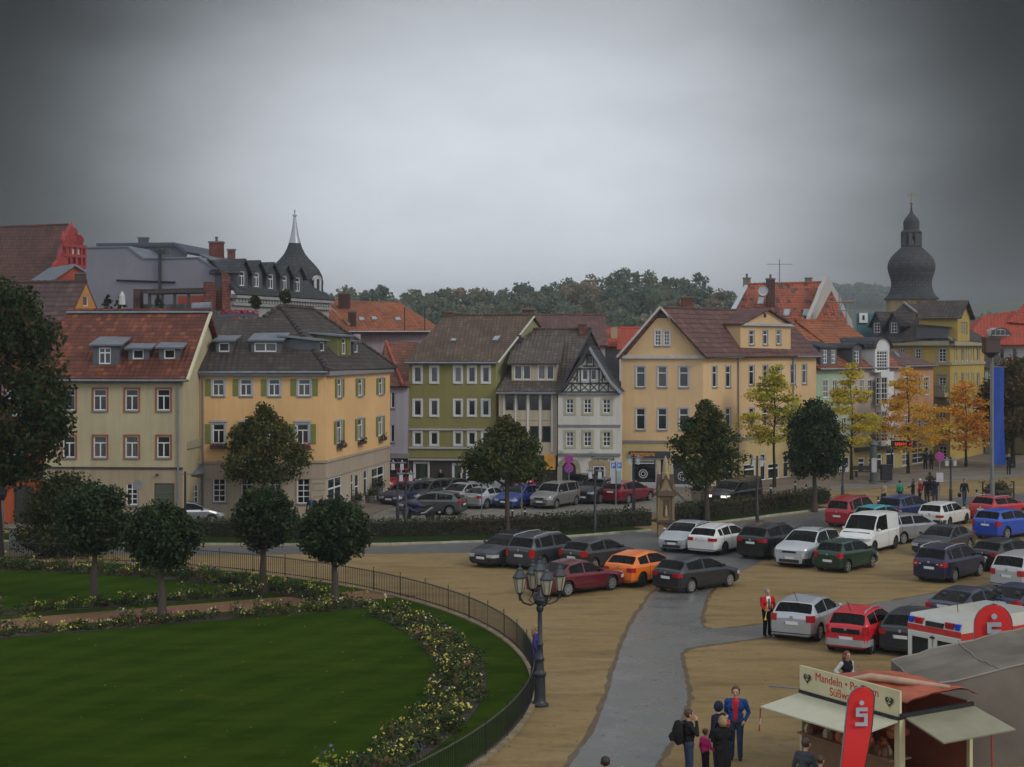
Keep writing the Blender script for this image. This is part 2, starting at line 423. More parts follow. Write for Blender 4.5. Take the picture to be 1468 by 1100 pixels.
def dormer(h, face, foot, wins, dirv, pl, wm, rm, style='D', back=2.4, rise=.35, ov=.22, roof='shed', wk=None, drop=.15):
    """face: pixel rect of the dormer front; foot: pixel on the roof where the front stands"""
    p = hit(foot[0], foot[1], pl); d = V(dirv[0], dirv[1], 0).normalized()
    f = Fac((p.x, p.y), (p.x+d.x, p.y+d.y)); u0, z0, u1, z1 = f.rect(face); z0 -= drop; b = -f.n*back
    f.polyg = [(u0, z0), (u1, z0), (u1, z1), (u0, z1)]
    for w in wins:
        q = f.rect(w); f.holes.append(q); window(h.root, f, q, style, fw=.07, **(wk or {}))
    g = MB(); f.wall(g); A, B = f.pt(u0, z0), f.pt(u1, z0); A1, B1 = f.pt(u0, z1), f.pt(u1, z1)
    g.poly([B, B+b, B1+b, B1]); g.poly([A+b, A, A1, A1+b])
    r = MB()
    if roof == 'shed':
        o = d*ov; q = f.n*ov
        r.slab([A1-o+q, B1+o+q, B1+o+b+V(0, 0, rise), A1-o+b+V(0, 0, rise)], .1)
    elif roof == 'gable':
        mid = (A1+B1)/2+V(0, 0, rise); o = d*ov-V(0, 0, ov*rise/((u1-u0)/2)); o2 = -d*ov-V(0, 0, ov*rise/((u1-u0)/2)); q = f.n*ov
        g.poly([A1, B1, mid])
        r.slab([A1+o2+q, mid+q, mid+b*1.25, A1+o2+b], .09); r.slab([B1+o+q, mid+q, mid+b*1.25, B1+o+b], .09)
    elif roof == 'arch':
        k = 9; w = (u1-u0)/2; cc = (A1+B1)/2; pts = [cc+d*(-math.cos(math.pi*i/k)*(w+ov))+V(0, 0, math.sin(math.pi*i/k)*rise) for i in range(k+1)]
        g.poly([p2-f.n*.02 for p2 in pts][::-1])
        for a2, b2 in zip(pts, pts[1:]): r.slab([a2+f.n*ov, b2+f.n*ov, b2+b, a2+b], .07)
    h.part('dormer', wm, g); h.part('dormer_roof', rm, r)
    return f
def text(par, s, size, o, xd, zd, mat, name='lettering', ext=.01, align='LEFT', sx=1.0):
    cu = bpy.data.curves.new('t', 'FONT'); cu.body = s; cu.size = size; cu.extrude = ext; cu.align_x = align
    ob = bpy.data.objects.new('t', cu); COL.objects.link(ob)
    me = bpy.data.meshes.new_from_object(ob.evaluated_get(bpy.context.evaluated_depsgraph_get()))
    bpy.data.objects.remove(ob)
    xd = Vector(xd).normalized(); zd = Vector(zd).normalized(); n = xd.cross(zd); o = Vector(o)
    o3 = LOC.get(par.name, V(0, 0, 0)) if par else V(0, 0, 0)
    for v in me.vertices: v.co = o+xd*v.co.x*sx+zd*v.co.y+n*v.co.z-o3
    me.materials.clear(); me.materials.append(mat)
    return link(name, me, par)
# ------------------------------------------------------------------ camera, sky, light
cam = bpy.data.cameras.new('camera'); co = bpy.data.objects.new('camera', cam); COL.objects.link(co); SC.camera = co
co.location = (0, 0, CH); co.rotation_euler = (rad(90), 0, 0); cam.sensor_width = 36; cam.lens = 36*F/1468
cam.shift_y = -(550-HY)/1468; cam.clip_end = 9000; cam.clip_start = .5
SUN_EL, SUN_AZ = rad(34), rad(128)       # azimuth clockwise from the view axis: behind the camera to the right
wd = bpy.data.worlds.new('World'); SC.world = wd; wd.use_nodes = True; nt = wd.node_tree
bg = nt.nodes['Background']; sky = N(nt, 'ShaderNodeTexSky'); sky.sky_type = 'NISHITA'; sky.sun_disc = False
sky.sun_elevation = SUN_EL; sky.sun_rotation = SUN_AZ; sky.air_density = 1.5; sky.dust_density = 4
gen = N(nt, 'ShaderNodeTexCoord').outputs['Generated']; sp = N(nt, 'ShaderNodeSeparateXYZ'); L(nt, gen, sp.inputs[0])
az = math_n(nt, 'ARCTAN2', sp.outputs[0], sp.outputs[1]); el = math_n(nt, 'ARCSINE', sp.outputs[2])
mp = N(nt, 'ShaderNodeMapping'); mp.inputs['Scale'].default_value = (1, 1, 2.6); L(nt, gen, mp.inputs[0])
cl = noise_n(nt, mp.outputs[0], 3.2, 7, .55); cl2 = noise_n(nt, mp.outputs[0], 9, 6, .6)
# a bright opening low in the overcast ahead, ringed by an added dark band that mimics lens vignetting; the deck is bright again overhead
a1 = math_n(nt, 'DIVIDE', math_n(nt, 'SUBTRACT', az, -.006), .305); e1 = math_n(nt, 'DIVIDE', math_n(nt, 'SUBTRACT', el, .085), .255)
dd = math_n(nt, 'SQRT', math_n(nt, 'ADD', math_n(nt, 'MULTIPLY', a1, a1), math_n(nt, 'MULTIPLY', e1, e1)))
dd = math_n(nt, 'ADD', dd, math_n(nt, 'MULTIPLY', math_n(nt, 'SUBTRACT', cl, .5), .28))
n = N(nt, 'ShaderNodeMapRange', interpolation_type='SMOOTHERSTEP'); L(nt, dd, n.inputs[0])
for i, q in enumerate((.10, 1.2, 1, .01)): n.inputs[i+1].default_value = q
up = N(nt, 'ShaderNodeMapRange', interpolation_type='SMOOTHSTEP'); L(nt, el, up.inputs[0])
for i, q in enumerate((.30, .75, 0, 1)): up.inputs[i+1].default_value = q
br = math_n(nt, 'ADD', math_n(nt, 'MULTIPLY', n.outputs[0], SKY_C), math_n(nt, 'MULTIPLY', up.outputs[0], SKY_UP))
bk = N(nt, 'ShaderNodeMapRange', interpolation_type='SMOOTHSTEP'); L(nt, math_n(nt, 'ABSOLUTE', az), bk.inputs[0])
for i, q in enumerate((.6, 1.6, 0, SKY_B)): bk.inputs[i+1].default_value = q
br = math_n(nt, 'MAXIMUM', br, bk.outputs[0])
br = math_n(nt, 'MULTIPLY', br, ramp(nt, cl2, .3, .7, .94, 1.05))
tint = N(nt, 'ShaderNodeMix', data_type='RGBA'); L(nt, math_n(nt, 'MULTIPLY', br, 2, True), tint.inputs[0])
tint.inputs[6].default_value = (.88, .98, 1.06, 1); tint.inputs[7].default_value = (.93, .99, 1.07, 1)
vm = N(nt, 'ShaderNodeVectorMath', operation='SCALE'); L(nt, tint.outputs[2], vm.inputs[0]); L(nt, math_n(nt, 'MULTIPLY', br, 10), vm.inputs['Scale'])
cm = N(nt, 'ShaderNodeMix', data_type='RGBA'); cm.inputs[0].default_value = .985
L(nt, sky.outputs[0], cm.inputs[6]); L(nt, vm.outputs[0], cm.inputs[7]); L(nt, cm.outputs[2], bg.inputs[0]); bg.inputs[1].default_value = .1
sl = bpy.data.lights.new('sun', 'SUN'); so = bpy.data.objects.new('sun', sl); COL.objects.link(so)
sl.energy = SUN_E; sl.angle = rad(14); sl.color = (1, .94, .85)
dv = V(math.sin(SUN_AZ)*math.cos(SUN_EL), math.cos(SUN_AZ)*math.cos(SUN_EL), math.sin(SUN_EL))
so.rotation_euler = dv.to_track_quat('Z', 'Y').to_euler(); so.location = (60, -60, 90)
SC.view_settings.view_transform = 'Standard'; SC.view_settings.look = 'None'; SC.view_settings.exposure = EXPO; SC.view_settings.gamma = 1
SC.cycles.volume_bounces = 0; SC.cycles.max_bounces = 6; SC.cycles.transparent_max_bounces = 6
# ------------------------------------------------------------------ ground
def ground_mat(name, cols, scale=.25, rough=.9, spec=.25, fine=9., bmp=.3, patch=None, wet=None):
    m, nt, bs = nodes(name); p = wpos(nt)
    big = ramp(nt, noise_n(nt, p, scale, 6, .6), .35, .65); f2 = ramp(nt, noise_n(nt, p, fine, 4, .7), .25, .75)
    c = mixc(nt, big, cols[0], cols[1]); c = mixc(nt, math_n(nt, 'MULTIPLY', f2, .45), c, cols[2])
    if patch:
        mp = N(nt, 'ShaderNodeMapping'); mp.inputs['Rotation'].default_value = (0, 0, rad(35)); mp.inputs['Scale'].default_value = (.25, 1, 1); L(nt, p, mp.inputs[0])
        st = ramp(nt, noise_n(nt, mp.outputs[0], .9, 6, .65), .48, .66); c = mixc(nt, math_n(nt, 'MULTIPLY', st, .7), c, patch); s2 = ramp(nt, noise_n(nt, p, 1.7, 7, .75), .5, .7); c = mixc(nt, math_n(nt, 'MULTIPLY', s2, .4), c, sh(patch, .8))
    L(nt, c, bs.inputs['Base Color']); bs.inputs['Specular IOR Level'].default_value = spec
    if wet:
        L(nt, ramp(nt, noise_n(nt, p, .5, 5, .6), .38, .62, wet[0], wet[1]), bs.inputs['Roughness'])
    else: L(nt, ramp(nt, noise_n(nt, p, .35, 6, .65), .52, .66, rough, rough*.55), bs.inputs['Roughness'])
    bump(nt, bs, f2, bmp, .02); MATS[name] = m; return m
SAND = ground_mat('sand_gravel', ((.225, .148, .052), (.275, .195, .088), (.13, .083, .03)), .16, .8, .3, 6, .35, (.12, .078, .03))
WET = ground_mat('wet_asphalt', ((.125, .125, .122), (.155, .153, .148), (.09, .088, .082)), .5, .4, .5, 8, .15, (.15, .135, .11), wet=(.2, .42))
ROAD = ground_mat('damp_asphalt', ((.085, .085, .085), (.11, .108, .104), (.06, .06, .06)), .3, .5, .4, 8, .2, wet=(.4, .65))
PAVE = ground_mat('square_paving', ((.16, .145, .12), (.2, .18, .15), (.11, .1, .085)), .3, .7, .35, 5, .25, (.12, .11, .1), wet=(.45, .75))
PAVE2 = ground_mat('footway_paving', ((.15, .12, .095), (.18, .145, .115), (.1, .085, .07)), .4, .7, .35, 5, .25, wet=(.45, .75))
def grass_mat(name, a, b, c3):
    m, nt, bs = nodes(name); p = wpos(nt)
    mp = N(nt, 'ShaderNodeMapping'); mp.inputs['Scale'].default_value = (.35, 1.3, 1); mp.inputs['Rotation'].default_value = (0, 0, rad(12)); L(nt, p, mp.inputs[0])
    f = ramp(nt, noise_n(nt, mp.outputs[0], .55, 7, .62), .33, .67); g = ramp(nt, noise_n(nt, p, 21, 6, .9), .3, .7)
    c = mixc(nt, f, a, b); c = mixc(nt, math_n(nt, 'MULTIPLY', g, .75), c, sh(c3, .85))
    wv = N(nt, 'ShaderNodeTexWave'); wv.inputs['Scale'].default_value = .17; wv.inputs['Distortion'].default_value = 2.5; wv.inputs['Detail'].default_value = 3; m3 = N(nt, 'ShaderNodeMapping'); m3.inputs['Rotation'].default_value = (0, 0, rad(28)); L(nt, p, m3.inputs[0]); L(nt, m3.outputs[0], wv.inputs[0]); c = mixc(nt, ramp(nt, wv.outputs['Fac'], .3, .7, 0, .16), c, sh(b, 1.15))
    dr = ramp(nt, noise_n(nt, p, .9, 5, .7), .58, .72, 0, .45); c = mixc(nt, dr, c, (b[0]*1.5, b[1]*.95, b[2]*1.5))
    L(nt, c, bs.inputs['Base Color']); bs.inputs['Roughness'].default_value = .95; bs.inputs['Specular IOR Level'].default_value = .03
    bump(nt, bs, g, 1.0, .1); MATS[name] = m; return m
LAWN = grass_mat('lawn_grass', (.036, .094, .005), (.10, .162, .012), (.024, .062, .004))
VERGE = grass_mat('verge_grass', (.035, .065, .012), (.055, .09, .02), (.02, .04, .01))
def sheet(name, pts, z, mat, kind='structure', thick=0):
    g = MB(); pts = [(p[0], p[1]) for p in pts]
    if thick: g.prism(pts, z-thick, z)
    else:
        a = sum(pts[i][0]*pts[(i+1) % len(pts)][1]-pts[(i+1) % len(pts)][0]*pts[i][1] for i in range(len(pts)))
        g.poly([(x, y, z) for x, y in (pts if a > 0 else pts[::-1])])
    return tag(g.build(name, mat), kind=kind)
FAR = ground_mat('far_meadow', ((.05, .07, .025), (.07, .08, .03), (.03, .04, .02)), .02, .9, .2, 1, .1)
# ground and hills in one terrain sheet that reaches the horizon
HILL = [(-700, 400, 1), (-420, 480, 8), (-150, 470, 20), (-90, 470, 21), (-40, 480, 19), (0, 480, 20), (30, 480, 22), (55, 470, 26), (75, 470, 17), (110, 500, 4), (200, 700, 2)]
def hz(x, y):
    z = 0.
    if y > 300:                                               # the wooded ridge behind the roofs
        t = min(1, max(0, (y-300)/150)); t = t*t*(3-2*t)
        h = np.interp(x*480/max(y, 300), [-600, -200, -60, -25, 5, 32, 50, 62, 72, 90, 400], [10, 17, 16.5, 15.5, 18, 20, 21, 19, 13, 3, 2])
        z += h*t
    if y > 900:                                               # the long blue hill beyond
        t = min(1, (y-900)/700); t = t*t*(3-2*t)
        z += np.interp(x/y, [-.6, .1, .19, .23, .27, .33, .45], [36, 44, 57, 60, 48, 56, 76])*t
    return z+(.8*mnoise.noise(V(x*.02, y*.02, 0)) if y > 260 else 0)
xs = np.r_[-1500:-700:200, -700:-200:60, -200:320:14, 320:800:60, 800:1600:200]; ys = np.r_[-60., 0., 100., 180, 220, 260, np.arange(300, 620, 14), np.arange(640, 1000, 40), np.arange(1000, 1900, 60), 1950]
g = MB()
g.v = [(float(x), float(y), float(hz(x, y))-.03) for y in ys for x in xs]; nx = len(xs)
g.f = [[j*nx+i, j*nx+i+1, (j+1)*nx+i+1, (j+1)*nx+i] for j in range(len(ys)-1) for i in range(nx-1)]; g.m = [0]*len(g.f)
tag(g.build('ground', FAR, smooth=180), kind='structure')
sheet('sand_square', [(-60, 18), (60, 18), (60, 150), (12, 140), (12, 100), (-60, 86)], .0, SAND)
# the road that runs round the square, in front of hedge and verge
road = [G(-300, 776), G(280, 783), G(560, 783), G(800, 772), G(935, 762), G(1060, 748), G(1200, 731), G(1330, 716), G(1500, 706), G(1500, 722), G(1350, 728), G(1200, 752),
        G(1120, 785), G(1080, 812), G(1040, 828), G(1000, 806), G(940, 800), G(830, 792), G(640, 793), G(280, 796), G(-300, 790)]
sheet('road', road, .004, ROAD)
path = [G(1044, 826), G(1015, 850), G(1008, 870), G(1003, 890), G(1008, 903), G(1060, 900), G(1110, 893), G(1220, 872), G(1345, 850), G(1500, 828), G(1500, 845), G(1400, 862), G(1290, 885), G(1180, 905), G(1080, 916), G(1010, 926),
        G(980, 930), G(975, 938), G(977, 955), G(985, 985), G(985, 1005), G(975, 1035), G(960, 1065), G(935, 1105), G(880, 1200), G(740, 1200), G(815, 1100), G(848, 1055), G(872, 1000), G(885, 950), G(893, 922), G(905, 895), G(925, 865), G(940, 845), G(985, 812)]
def smooth_poly(p, it=2):
    for _ in range(it):
        q = []
        for i in range(len(p)):
            a, b = p[i], p[(i+1) % len(p)]; q += [a*.75+b*.25, a*.25+b*.75]
        p = q
    return p
pp_ = smooth_poly(path, 3); pe_ = []
for i in range(len(pp_)):
    d = (pp_[(i+2) % len(pp_)]-pp_[i-2]).normalized(); q = pp_[i]; pe_.append((q[0]+d.y*-.16+.14*mnoise.noise(V(q[0]*1.7, q[1]*1.7, 1)), q[1]+d.x*.16+.2*mnoise.noise(V(q[0]*1.7, q[1]*1.7, 5))))
sheet('path_rim', pe_, .006, ground_mat('damp_rim', ((.09, .06, .028), (.12, .08, .035), (.06, .04, .02)), 1.2, .5, .4, 9, .3))
sheet('wet_path', [(p[0]+.10*mnoise.noise(V(p[0]*2, p[1]*2, 1)), p[1]+.16*mnoise.noise(V(p[0]*2, p[1]*2, 5))) for p in smooth_poly(path, 3)], .008, WET)
g = MB()
for i in range(900):                                          # puddle-edge grit and fallen leaves lying on the gravel
    x, y = R.uniform(-9, 22), R.uniform(34, 80); s = R.uniform(.015, .045); a = R.uniform(0, 6.28); c, d = math.cos(a)*s, math.sin(a)*s
    g.poly([(x+c, y+d, .013), (x-d, y+c, .016), (x-c, y-d, .013), (x+d, y-c, .02)], R.choice((0, 0, 1, 2)))
for i in range(420):
    a, q = R.uniform(0, 6.28), R.random()**.5*26; p = V(-27.3+math.cos(a)*q, 48+math.sin(a)*q, 0); s = R.uniform(.02, .045); c, d = math.cos(a*7)*s, math.sin(a*7)*s; g.poly([(p.x+c, p.y+d, .05), (p.x-d, p.y+c, .075), (p.x-c, p.y-d, .05), (p.x+d, p.y-c, .08)], R.choice((0, 1, 1)))
tag(g.build('fallen_leaves', [plain('dead_leaf', (.12, .07, .025), .8), plain('yellow_leaf', (.3, .2, .04), .8), plain('dark_grit', (.05, .04, .03), .8)]), kind='stuff')
# upper car park and pavements
park = [G(-200, 757), G(285, 757), G(560, 755), G(800, 750), G(935, 738), G(1050, 727), G(1190, 706), G(1330, 694), G(1480, 682), (60, 150), (-60, 150)]
sheet('car_park', park, .012, PAVE)
foot = [G(985, 722), G(1100, 707), G(1185, 698), G(1290, 684), G(1400, 671), G(1560, 664), (75, 175), (14, 135), (12, 115)]
sheet('footway', foot, .13, PAVE2, thick=.25)
def strip(p, w):
    out = []; k = len(p)
    for i, a in enumerate(p):
        d = (p[min(i+1, k-1)]-p[max(i-1, 0)]).normalized(); out.append(a+V(-d.y, d.x, 0)*w)
    return list(p)+out[::-1]
vb = [G(-200, 774), G(285, 781), G(440, 782), G(560, 781), G(700, 777), G(800, 771), G(932, 761)]
vb2 = [G(985, 754), G(1060, 746), G(1120, 738), G(1196, 729)]
for ln, pl in ((vb, '') , (vb2, '')):
    k = strip(ln, 3.4); sheet('grass_verge', k, .05, VERGE, thick=.1)
    g = MB()
    for a, b in zip(ln, ln[1:]):
        d = (b-a); n2 = V(-d.y, d.x, 0).normalized()*.14
        m = max(1, int(d.length/1.0))
        for i in range(m):
            g.hexa(a+d*(i/m)-n2+V(0, 0, -.05), d*(.985/m), n2*.98, V(0, 0, .15+.01*R.random()))
    tag(g.build('kerb', plain('kerb_stone', (.3, .28, .22), .8, 0, .3, 2)), kind='structure')
# pavement apron of the corner shop
sheet('shop_apron', [G(440, 752), G(520, 744), G(565, 726), G(566, 712), gx(555, 111), gx(465, 94)], .11, PAVE2, thick=.2)
# ------------------------------------------------------------------ the round garden
GC = V(-27.3, 48, 0); GR = 28.0
def ring(r, a): return GC+V(r*math.cos(a), r*math.sin(a), 0)
sheet('lawn', [ring(GR-.12, 2*math.pi*i/120) for i in range(120)], .035, LAWN, thick=.07)
pd = (G(440, 862)-G(0, 898)).normalized(); pn = V(-pd.y, pd.x, 0); pc = G(0, 898)
sheet('garden_path', [pc-pd*40-pn*1.15, G(486, 858)+pd*3.1-pn*1.15, G(486, 858)+pd*2.2+pn*1.2, pc-pd*40+pn*1.2], .042, ground_mat('path_gravel', ((.16, .085, .045), (.2, .11, .06), (.11, .06, .035)), .4, .9, .2, 8, .3))
g = MB()
for i in range(260):
    a = -2.2+i*4.4/260*1.0; b = -2.2+(i+.94)*4.4/260
    p, q = ring(GR-.12, a), ring(GR-.12, b); n2 = (p-GC).normalized()
    g.hexa(p-V(0, 0, .05), q-p, n2*.26, V(0, 0, .13))
tag(g.build('garden_kerb', plain('garden_kerb_stone', (.22, .17, .1), .85, 0, .3, 2)), kind='structure')
# ------------------------------------------------------------------ haze
def haze(dens):
    m = bpy.data.materials.new('haze_air'); m.use_nodes = True; nt = m.node_tree
    nt.nodes.remove(nt.nodes['Principled BSDF']); pv = N(nt, 'ShaderNodeVolumePrincipled')
    pv.inputs['Color'].default_value = (.93, .97, 1, 1); pv.inputs['Density'].default_value = dens; pv.inputs['Anisotropy'].default_value = .55
    L(nt, pv.outputs[0], nt.nodes['Material Output'].inputs['Volume'])
    o = MB().box((-1520, -80, -3), (1620, 1980, 86)).build('haze', m); o.visible_shadow = True
    tag(o, kind='stuff')
haze(HAZE)
# ------------------------------------------------------------------ house materials
T_RED = tiles('old_red_tiles', (.125, .034, .018), (.07, .023, .015), (.19, .058, .028), .3, .26, .5, .9)
T_DARK = tiles('dark_brown_tiles', (.052, .04, .036), (.036, .029, .027), (.072, .055, .046), .32, .3, .3, .8)
T_MOSS = tiles('mossy_brown_tiles', (.095, .062, .042), (.07, .05, .036), (.125, .085, .055), .3, .24, .45, .9)
T_GREYB = tiles('weathered_grey_brown_tiles', (.085, .066, .054), (.06, .05, .043), (.12, .095, .075), .3, .24, .45, .9)
T_ORANGE = tiles('orange_tiles', (.28, .09, .038), (.22, .068, .03), (.16, .052, .028), .36, .3, .5, .7)
T_BRIGHT = tiles('bright_red_tiles', (.36, .055, .025), (.3, .045, .022), (.26, .05, .03), .36, .3, .3, .6)
T_WINE = tiles('wine_red_tiles', (.105, .05, .045), (.085, .042, .038), (.13, .065, .055), .4, .34, .25, .7)
T_SLATE = tiles('slate', (.04, .042, .048), (.03, .032, .037), (.055, .058, .064), .24, .22, .2, .4)
FASCIA = plain('dark_fascia', (.035, .03, .035), .6)
TRIM = plain('pale_verge_board', (.42, .4, .36), .6)
GTRIM = stucco('grey_window_surround', (.38, .38, .4), .2)
WTRIM = stucco('white_window_surround', (.55, .55, .55), .15)
RTRIM = stucco('reddish_window_surround', (.28, .095, .055), .2)
SHUT = plain('olive_shutter', (.15, .17, .035), .55, 0, .12)
SILL = plain('grey_sill', (.18, .18, .19), .6)
GREYCL = plain('grey_cladding', (.065, .07, .08), .6)
SHOPG = objrand('shop_glass', [(0, (.012, .016, .017)), (.4, (.02, .026, .028)), (.7, (.035, .04, .04)), (.9, (.014, .016, .018))], .04)
DARKW = plain('dark_shopfront', (.03, .022, .02), .5)
def rest(h, p0, p1, D, zt, mi=0, left=True, zl=None):
    """plain back and left walls"""
    p0 = Vector((p0[0], p0[1])); p1 = Vector((p1[0], p1[1])); D = Vector((D[0], D[1]))
    h.fac(p1+D, p0+D, zt, mi=mi)
    if left: h.fac(p0+D, p0, zt, mi=mi)
def gabled(h, e0, e1, r0, r1, t=.16, back=True, verge=None, D=None, vm=None):
    h.r.slab([e0, e1, r1, r0], t)
    if back:
        b0, b1 = 2*r0-e0, 2*r1-e1; b0.z = e0.z; b1.z = e1.z
        h.r.slab([r0, r1, b1, b0], t)
    if verge:
        g = MB()
        for e, r in verge:
            d = r-e; n = V(0, 0, .1); g.tube([e-n, r-n], .09, 6)
        h.part('verge_board', vm or TRIM, g)
    d = (r1-r0); k = max(2, int(d.length/.45)); g = MB()
    for i in range(k): g.tube([r0+d*(i/k)+V(0, 0, .0), r0+d*((i+1.08)/k)+V(0, 0, .03)], [.12, .14], 6)
    h.part('ridge_tiles', h.rm[0], g)
V2 = lambda v: Vector((v[0], v[1]))
# ================================================================== cream house with red tiles (left)
a, b = gx(62, 90.6), gx(262, 90)
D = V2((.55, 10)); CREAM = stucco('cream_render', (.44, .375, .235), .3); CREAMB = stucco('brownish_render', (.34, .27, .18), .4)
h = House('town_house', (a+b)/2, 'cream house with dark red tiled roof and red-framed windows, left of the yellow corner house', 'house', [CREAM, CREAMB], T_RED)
zt = 8.65; L0 = (b-a).length
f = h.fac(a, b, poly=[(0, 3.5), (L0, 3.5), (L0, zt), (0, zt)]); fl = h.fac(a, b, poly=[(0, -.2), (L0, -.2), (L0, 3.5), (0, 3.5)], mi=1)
for y0, y1 in ((558, 588.5), (625.5, 656)):
    h.win(f, [(90, y0, 108, y1), (134, y0, 153, y1), (179.5, y0, 198.5, y1), (225, y0, 244, y1)], 'T', sur=RTRIM, sw=.1, sill=SILL)
h.win(fl, [(136.5, 693, 152.5, 724), (181, 693, 197.5, 724)], 'G24', sill=SILL)
q = fl.rect((221, 693, 250, 757)); q = (q[0], -.1, q[2], q[3]); fl.holes.append(q)
g = MB(); fl.bx(g, q[0], q[1], q[2], q[3], -.12, -.06)
for i in range(9): fl.bx(g, q[0], .15+i*.3, q[2], .17+i*.3, -.06, -.045)
h.part('garage_door', plain('olive_garage_door', (.07, .075, .055), .5), g)
h.band(f, 150, 669.5, 672.5, .06, FASCIA)
h.band(f, 150, 540, 549, .22, FASCIA, 'fascia')
Ls = D.length; zr = 12.85
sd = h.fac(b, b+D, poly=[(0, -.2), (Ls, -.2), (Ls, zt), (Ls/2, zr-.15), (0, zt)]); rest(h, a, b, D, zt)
e0, e1 = xyz(a+V2((-.3, -.35)), 8.75), xyz(b+V2((.3, -.35)), 8.75); r0, r1 = xyz(a+D/2+V2((-.3, 0)), zr), xyz(b+D/2+V2((.35, 0)), zr)
gabled(h, e0, e1, r0, r1, .18); pl = (e0, e1, r1)
g = MB(); g.tube([e1+V(.03, 0, -.12), r1+V(.03, 0, -.12)], .12, 6, 0); h.part('verge_board', plain('cream_verge', (.45, .42, .28), .6), g)
g = MB(); g.slab([r0+V(0, .1, .1), r1+V(0, .1, .1), r1+V(0, -.35, -.12), r0+V(0, -.35, -.12)], .05); h.part('ridge_flashing', LEAD, g)
for fc, ft, wn, st in (((133, 494, 171, 524), (152, 524), [(141.5, 498.5, 159, 522)], 'C'), ((184, 499, 214, 516), (198, 516), [(190, 501.5, 206, 515)], '1'), ((228, 498, 258, 515.5), (243, 515.5), [(235, 501, 251, 514.5)], '1')):
    dormer(h, fc, ft, wn, (1, 0), pl, GREYCL, LEAD, st, 2.6, .55, .2)
h.gutter(e0+V(0, -.08, -.12), e1+V(0, -.08, -.12)); h.pipe(f, L0-.25, 0, 8.6)
g = MB(); sd.bx(g, 1.0, 4.55, 3.8, 5.0, .02, .1); h.part('wall_sign', plain('faded_wall_sign', (.3, .27, .18), .7), g)
g = MB(); fl.bx(g, L0-1.55, 3.05, L0-1.45, 3.15, 0, .2); h.part('wall_lamp', DMETAL, g)
h.done()
# entrance annex between the two houses
p0, p1 = gx(266, 91.2), gx(288, 93.2); h = House('entrance_porch', (p0+p1)/2, 'low entrance porch with lead roof squeezed between cream house and yellow house', 'porch', stucco('porch_render', (.36, .31, .2), .3), LEAD)
f = h.fac(p0, p1, 2.9); h.win(f, [(276, 695, 285, 731)], 'G24'); D = V2((-.4, 2.6)); h.fac(p1, p1+D, 2.9); h.fac(p0+D, p0, 2.9)
h.r.slab([xyz(p0+V2((-.2, -.35)), 2.95), xyz(p1+V2((.25, -.25)), 2.95), xyz(p1+D, 4.0), xyz(p0+D, 4.0)], .1); h.done()
# ================================================================== yellow corner house
a, b, c = gx(286.5, 93.8), gx(467, 94.5), gx(559, 110)
YEL = stucco('yellow_render', (.66, .41, .19), .2); BEI = stucco('beige_render', (.42, .35, .26), .3); TAUPE = stucco('taupe_band', (.37, .3, .23), .3)
h = House('corner_house', b, 'yellow corner house with olive shutters, hipped dark roof and shop windows', 'house', [YEL, BEI, TAUPE], T_DARK)
zt = 8.95; zf = 3.5; zb = 2.55; L0 = (b-a).length; L1 = (c-b).length
f = h.fac(a, b, poly=[(0, zf), (L0, zf), (L0, zt), (0, zt)]); s_ = h.fac(b, c, poly=[(0, zf), (L1, zf), (L1, zt), (0, zt)])
h.fac(a, b, poly=[(0, zb), (L0, zb), (L0, zf), (0, zf)], mi=2); h.fac(b, c, poly=[(0, zb), (L1, zb), (L1, zf), (0, zf)], mi=2)
fl = h.fac(a, b, poly=[(0, -.2), (L0, -.2), (L0, zb), (0, zb)], mi=1); sl_ = h.fac(b, c, poly=[(0, -.2), (L1, -.2), (L1, zb), (0, zb)], mi=1)
kw = dict(sur=GTRIM, sw=.11, sill=SILL, shm=SHUT)
h.win(f, [(305, 543.5, 321.5, 567.5), (344.5, 543.5, 361, 567.5), (385, 543.5, 401.5, 567.5)], 'T', shut='L', **kw); h.win(f, [(427.5, 543.5, 445, 567.5)], 'T', shut='LR', **kw)
h.win(f, [(305, 608, 322, 636), (345, 608, 361.5, 636), (385.5, 608, 402, 636)], 'T', shut='L', hood=GTRIM, **kw); h.win(f, [(425.5, 608, 442.5, 636.5)], 'T', shut='LR', hood=GTRIM, **kw)
h.win(s_, [(483.3, 543, 489.6, 569.5), (513, 542.5, 519.5, 567.5), (542.5, 542, 548.5, 565.5)], 'T', shut='LR', **kw)
h.win(s_, [(482.3, 603, 489.6, 636), (512.5, 600, 519.5, 630.5), (542, 597, 548, 625)], 'T', shut='LR', **kw)
h.win(fl, [(305.5, 686, 323.5, 720), (346, 686, 362, 720), (386, 686, 403.5, 720), (426, 686, 444.5, 722)], 'G24', sur=TAUPE, sw=.1, sill=SILL)
h.win(sl_, [(470.5, 684, 490.5, 731), (533, 669, 551, 712)], 'C', gm=SHOPG, fw=.09); h.win(sl_, [(503, 679.5, 507.5, 720), (509, 680, 515, 735), (521.5, 674, 527, 712)], 'H', gm=SHOPG)
for fc, ff, LL in ((f, fl, L0), (s_, sl_, L1)):
    g = MB(); fc.bx(g, -.03, zf-.03, LL+.03, zf+.12, -.02, .09); fc.bx(g, -.03, zb-.06, LL+.03, zb+.06, -.02, .07); h.part('cornice', TAUPE, g)
    g = MB(); fc.bx(g, -.05, zt-.12, LL+.05, zt+.16, -.02, .28); h.part('fascia', plain('grey_fascia', (.2, .2, .21), .6), g)
g = MB()
for i in range(6): fl.bx(g, L0-.75-(.12 if i % 2 else 0), .2+i*.4, L0, .56+i*.4, 0, .04)
h.part('quoin', BEI, g)
D = V2(c-b); n2 = Vector((-D.y, D.x)).normalized()
rest(h, a, b, D, zt)
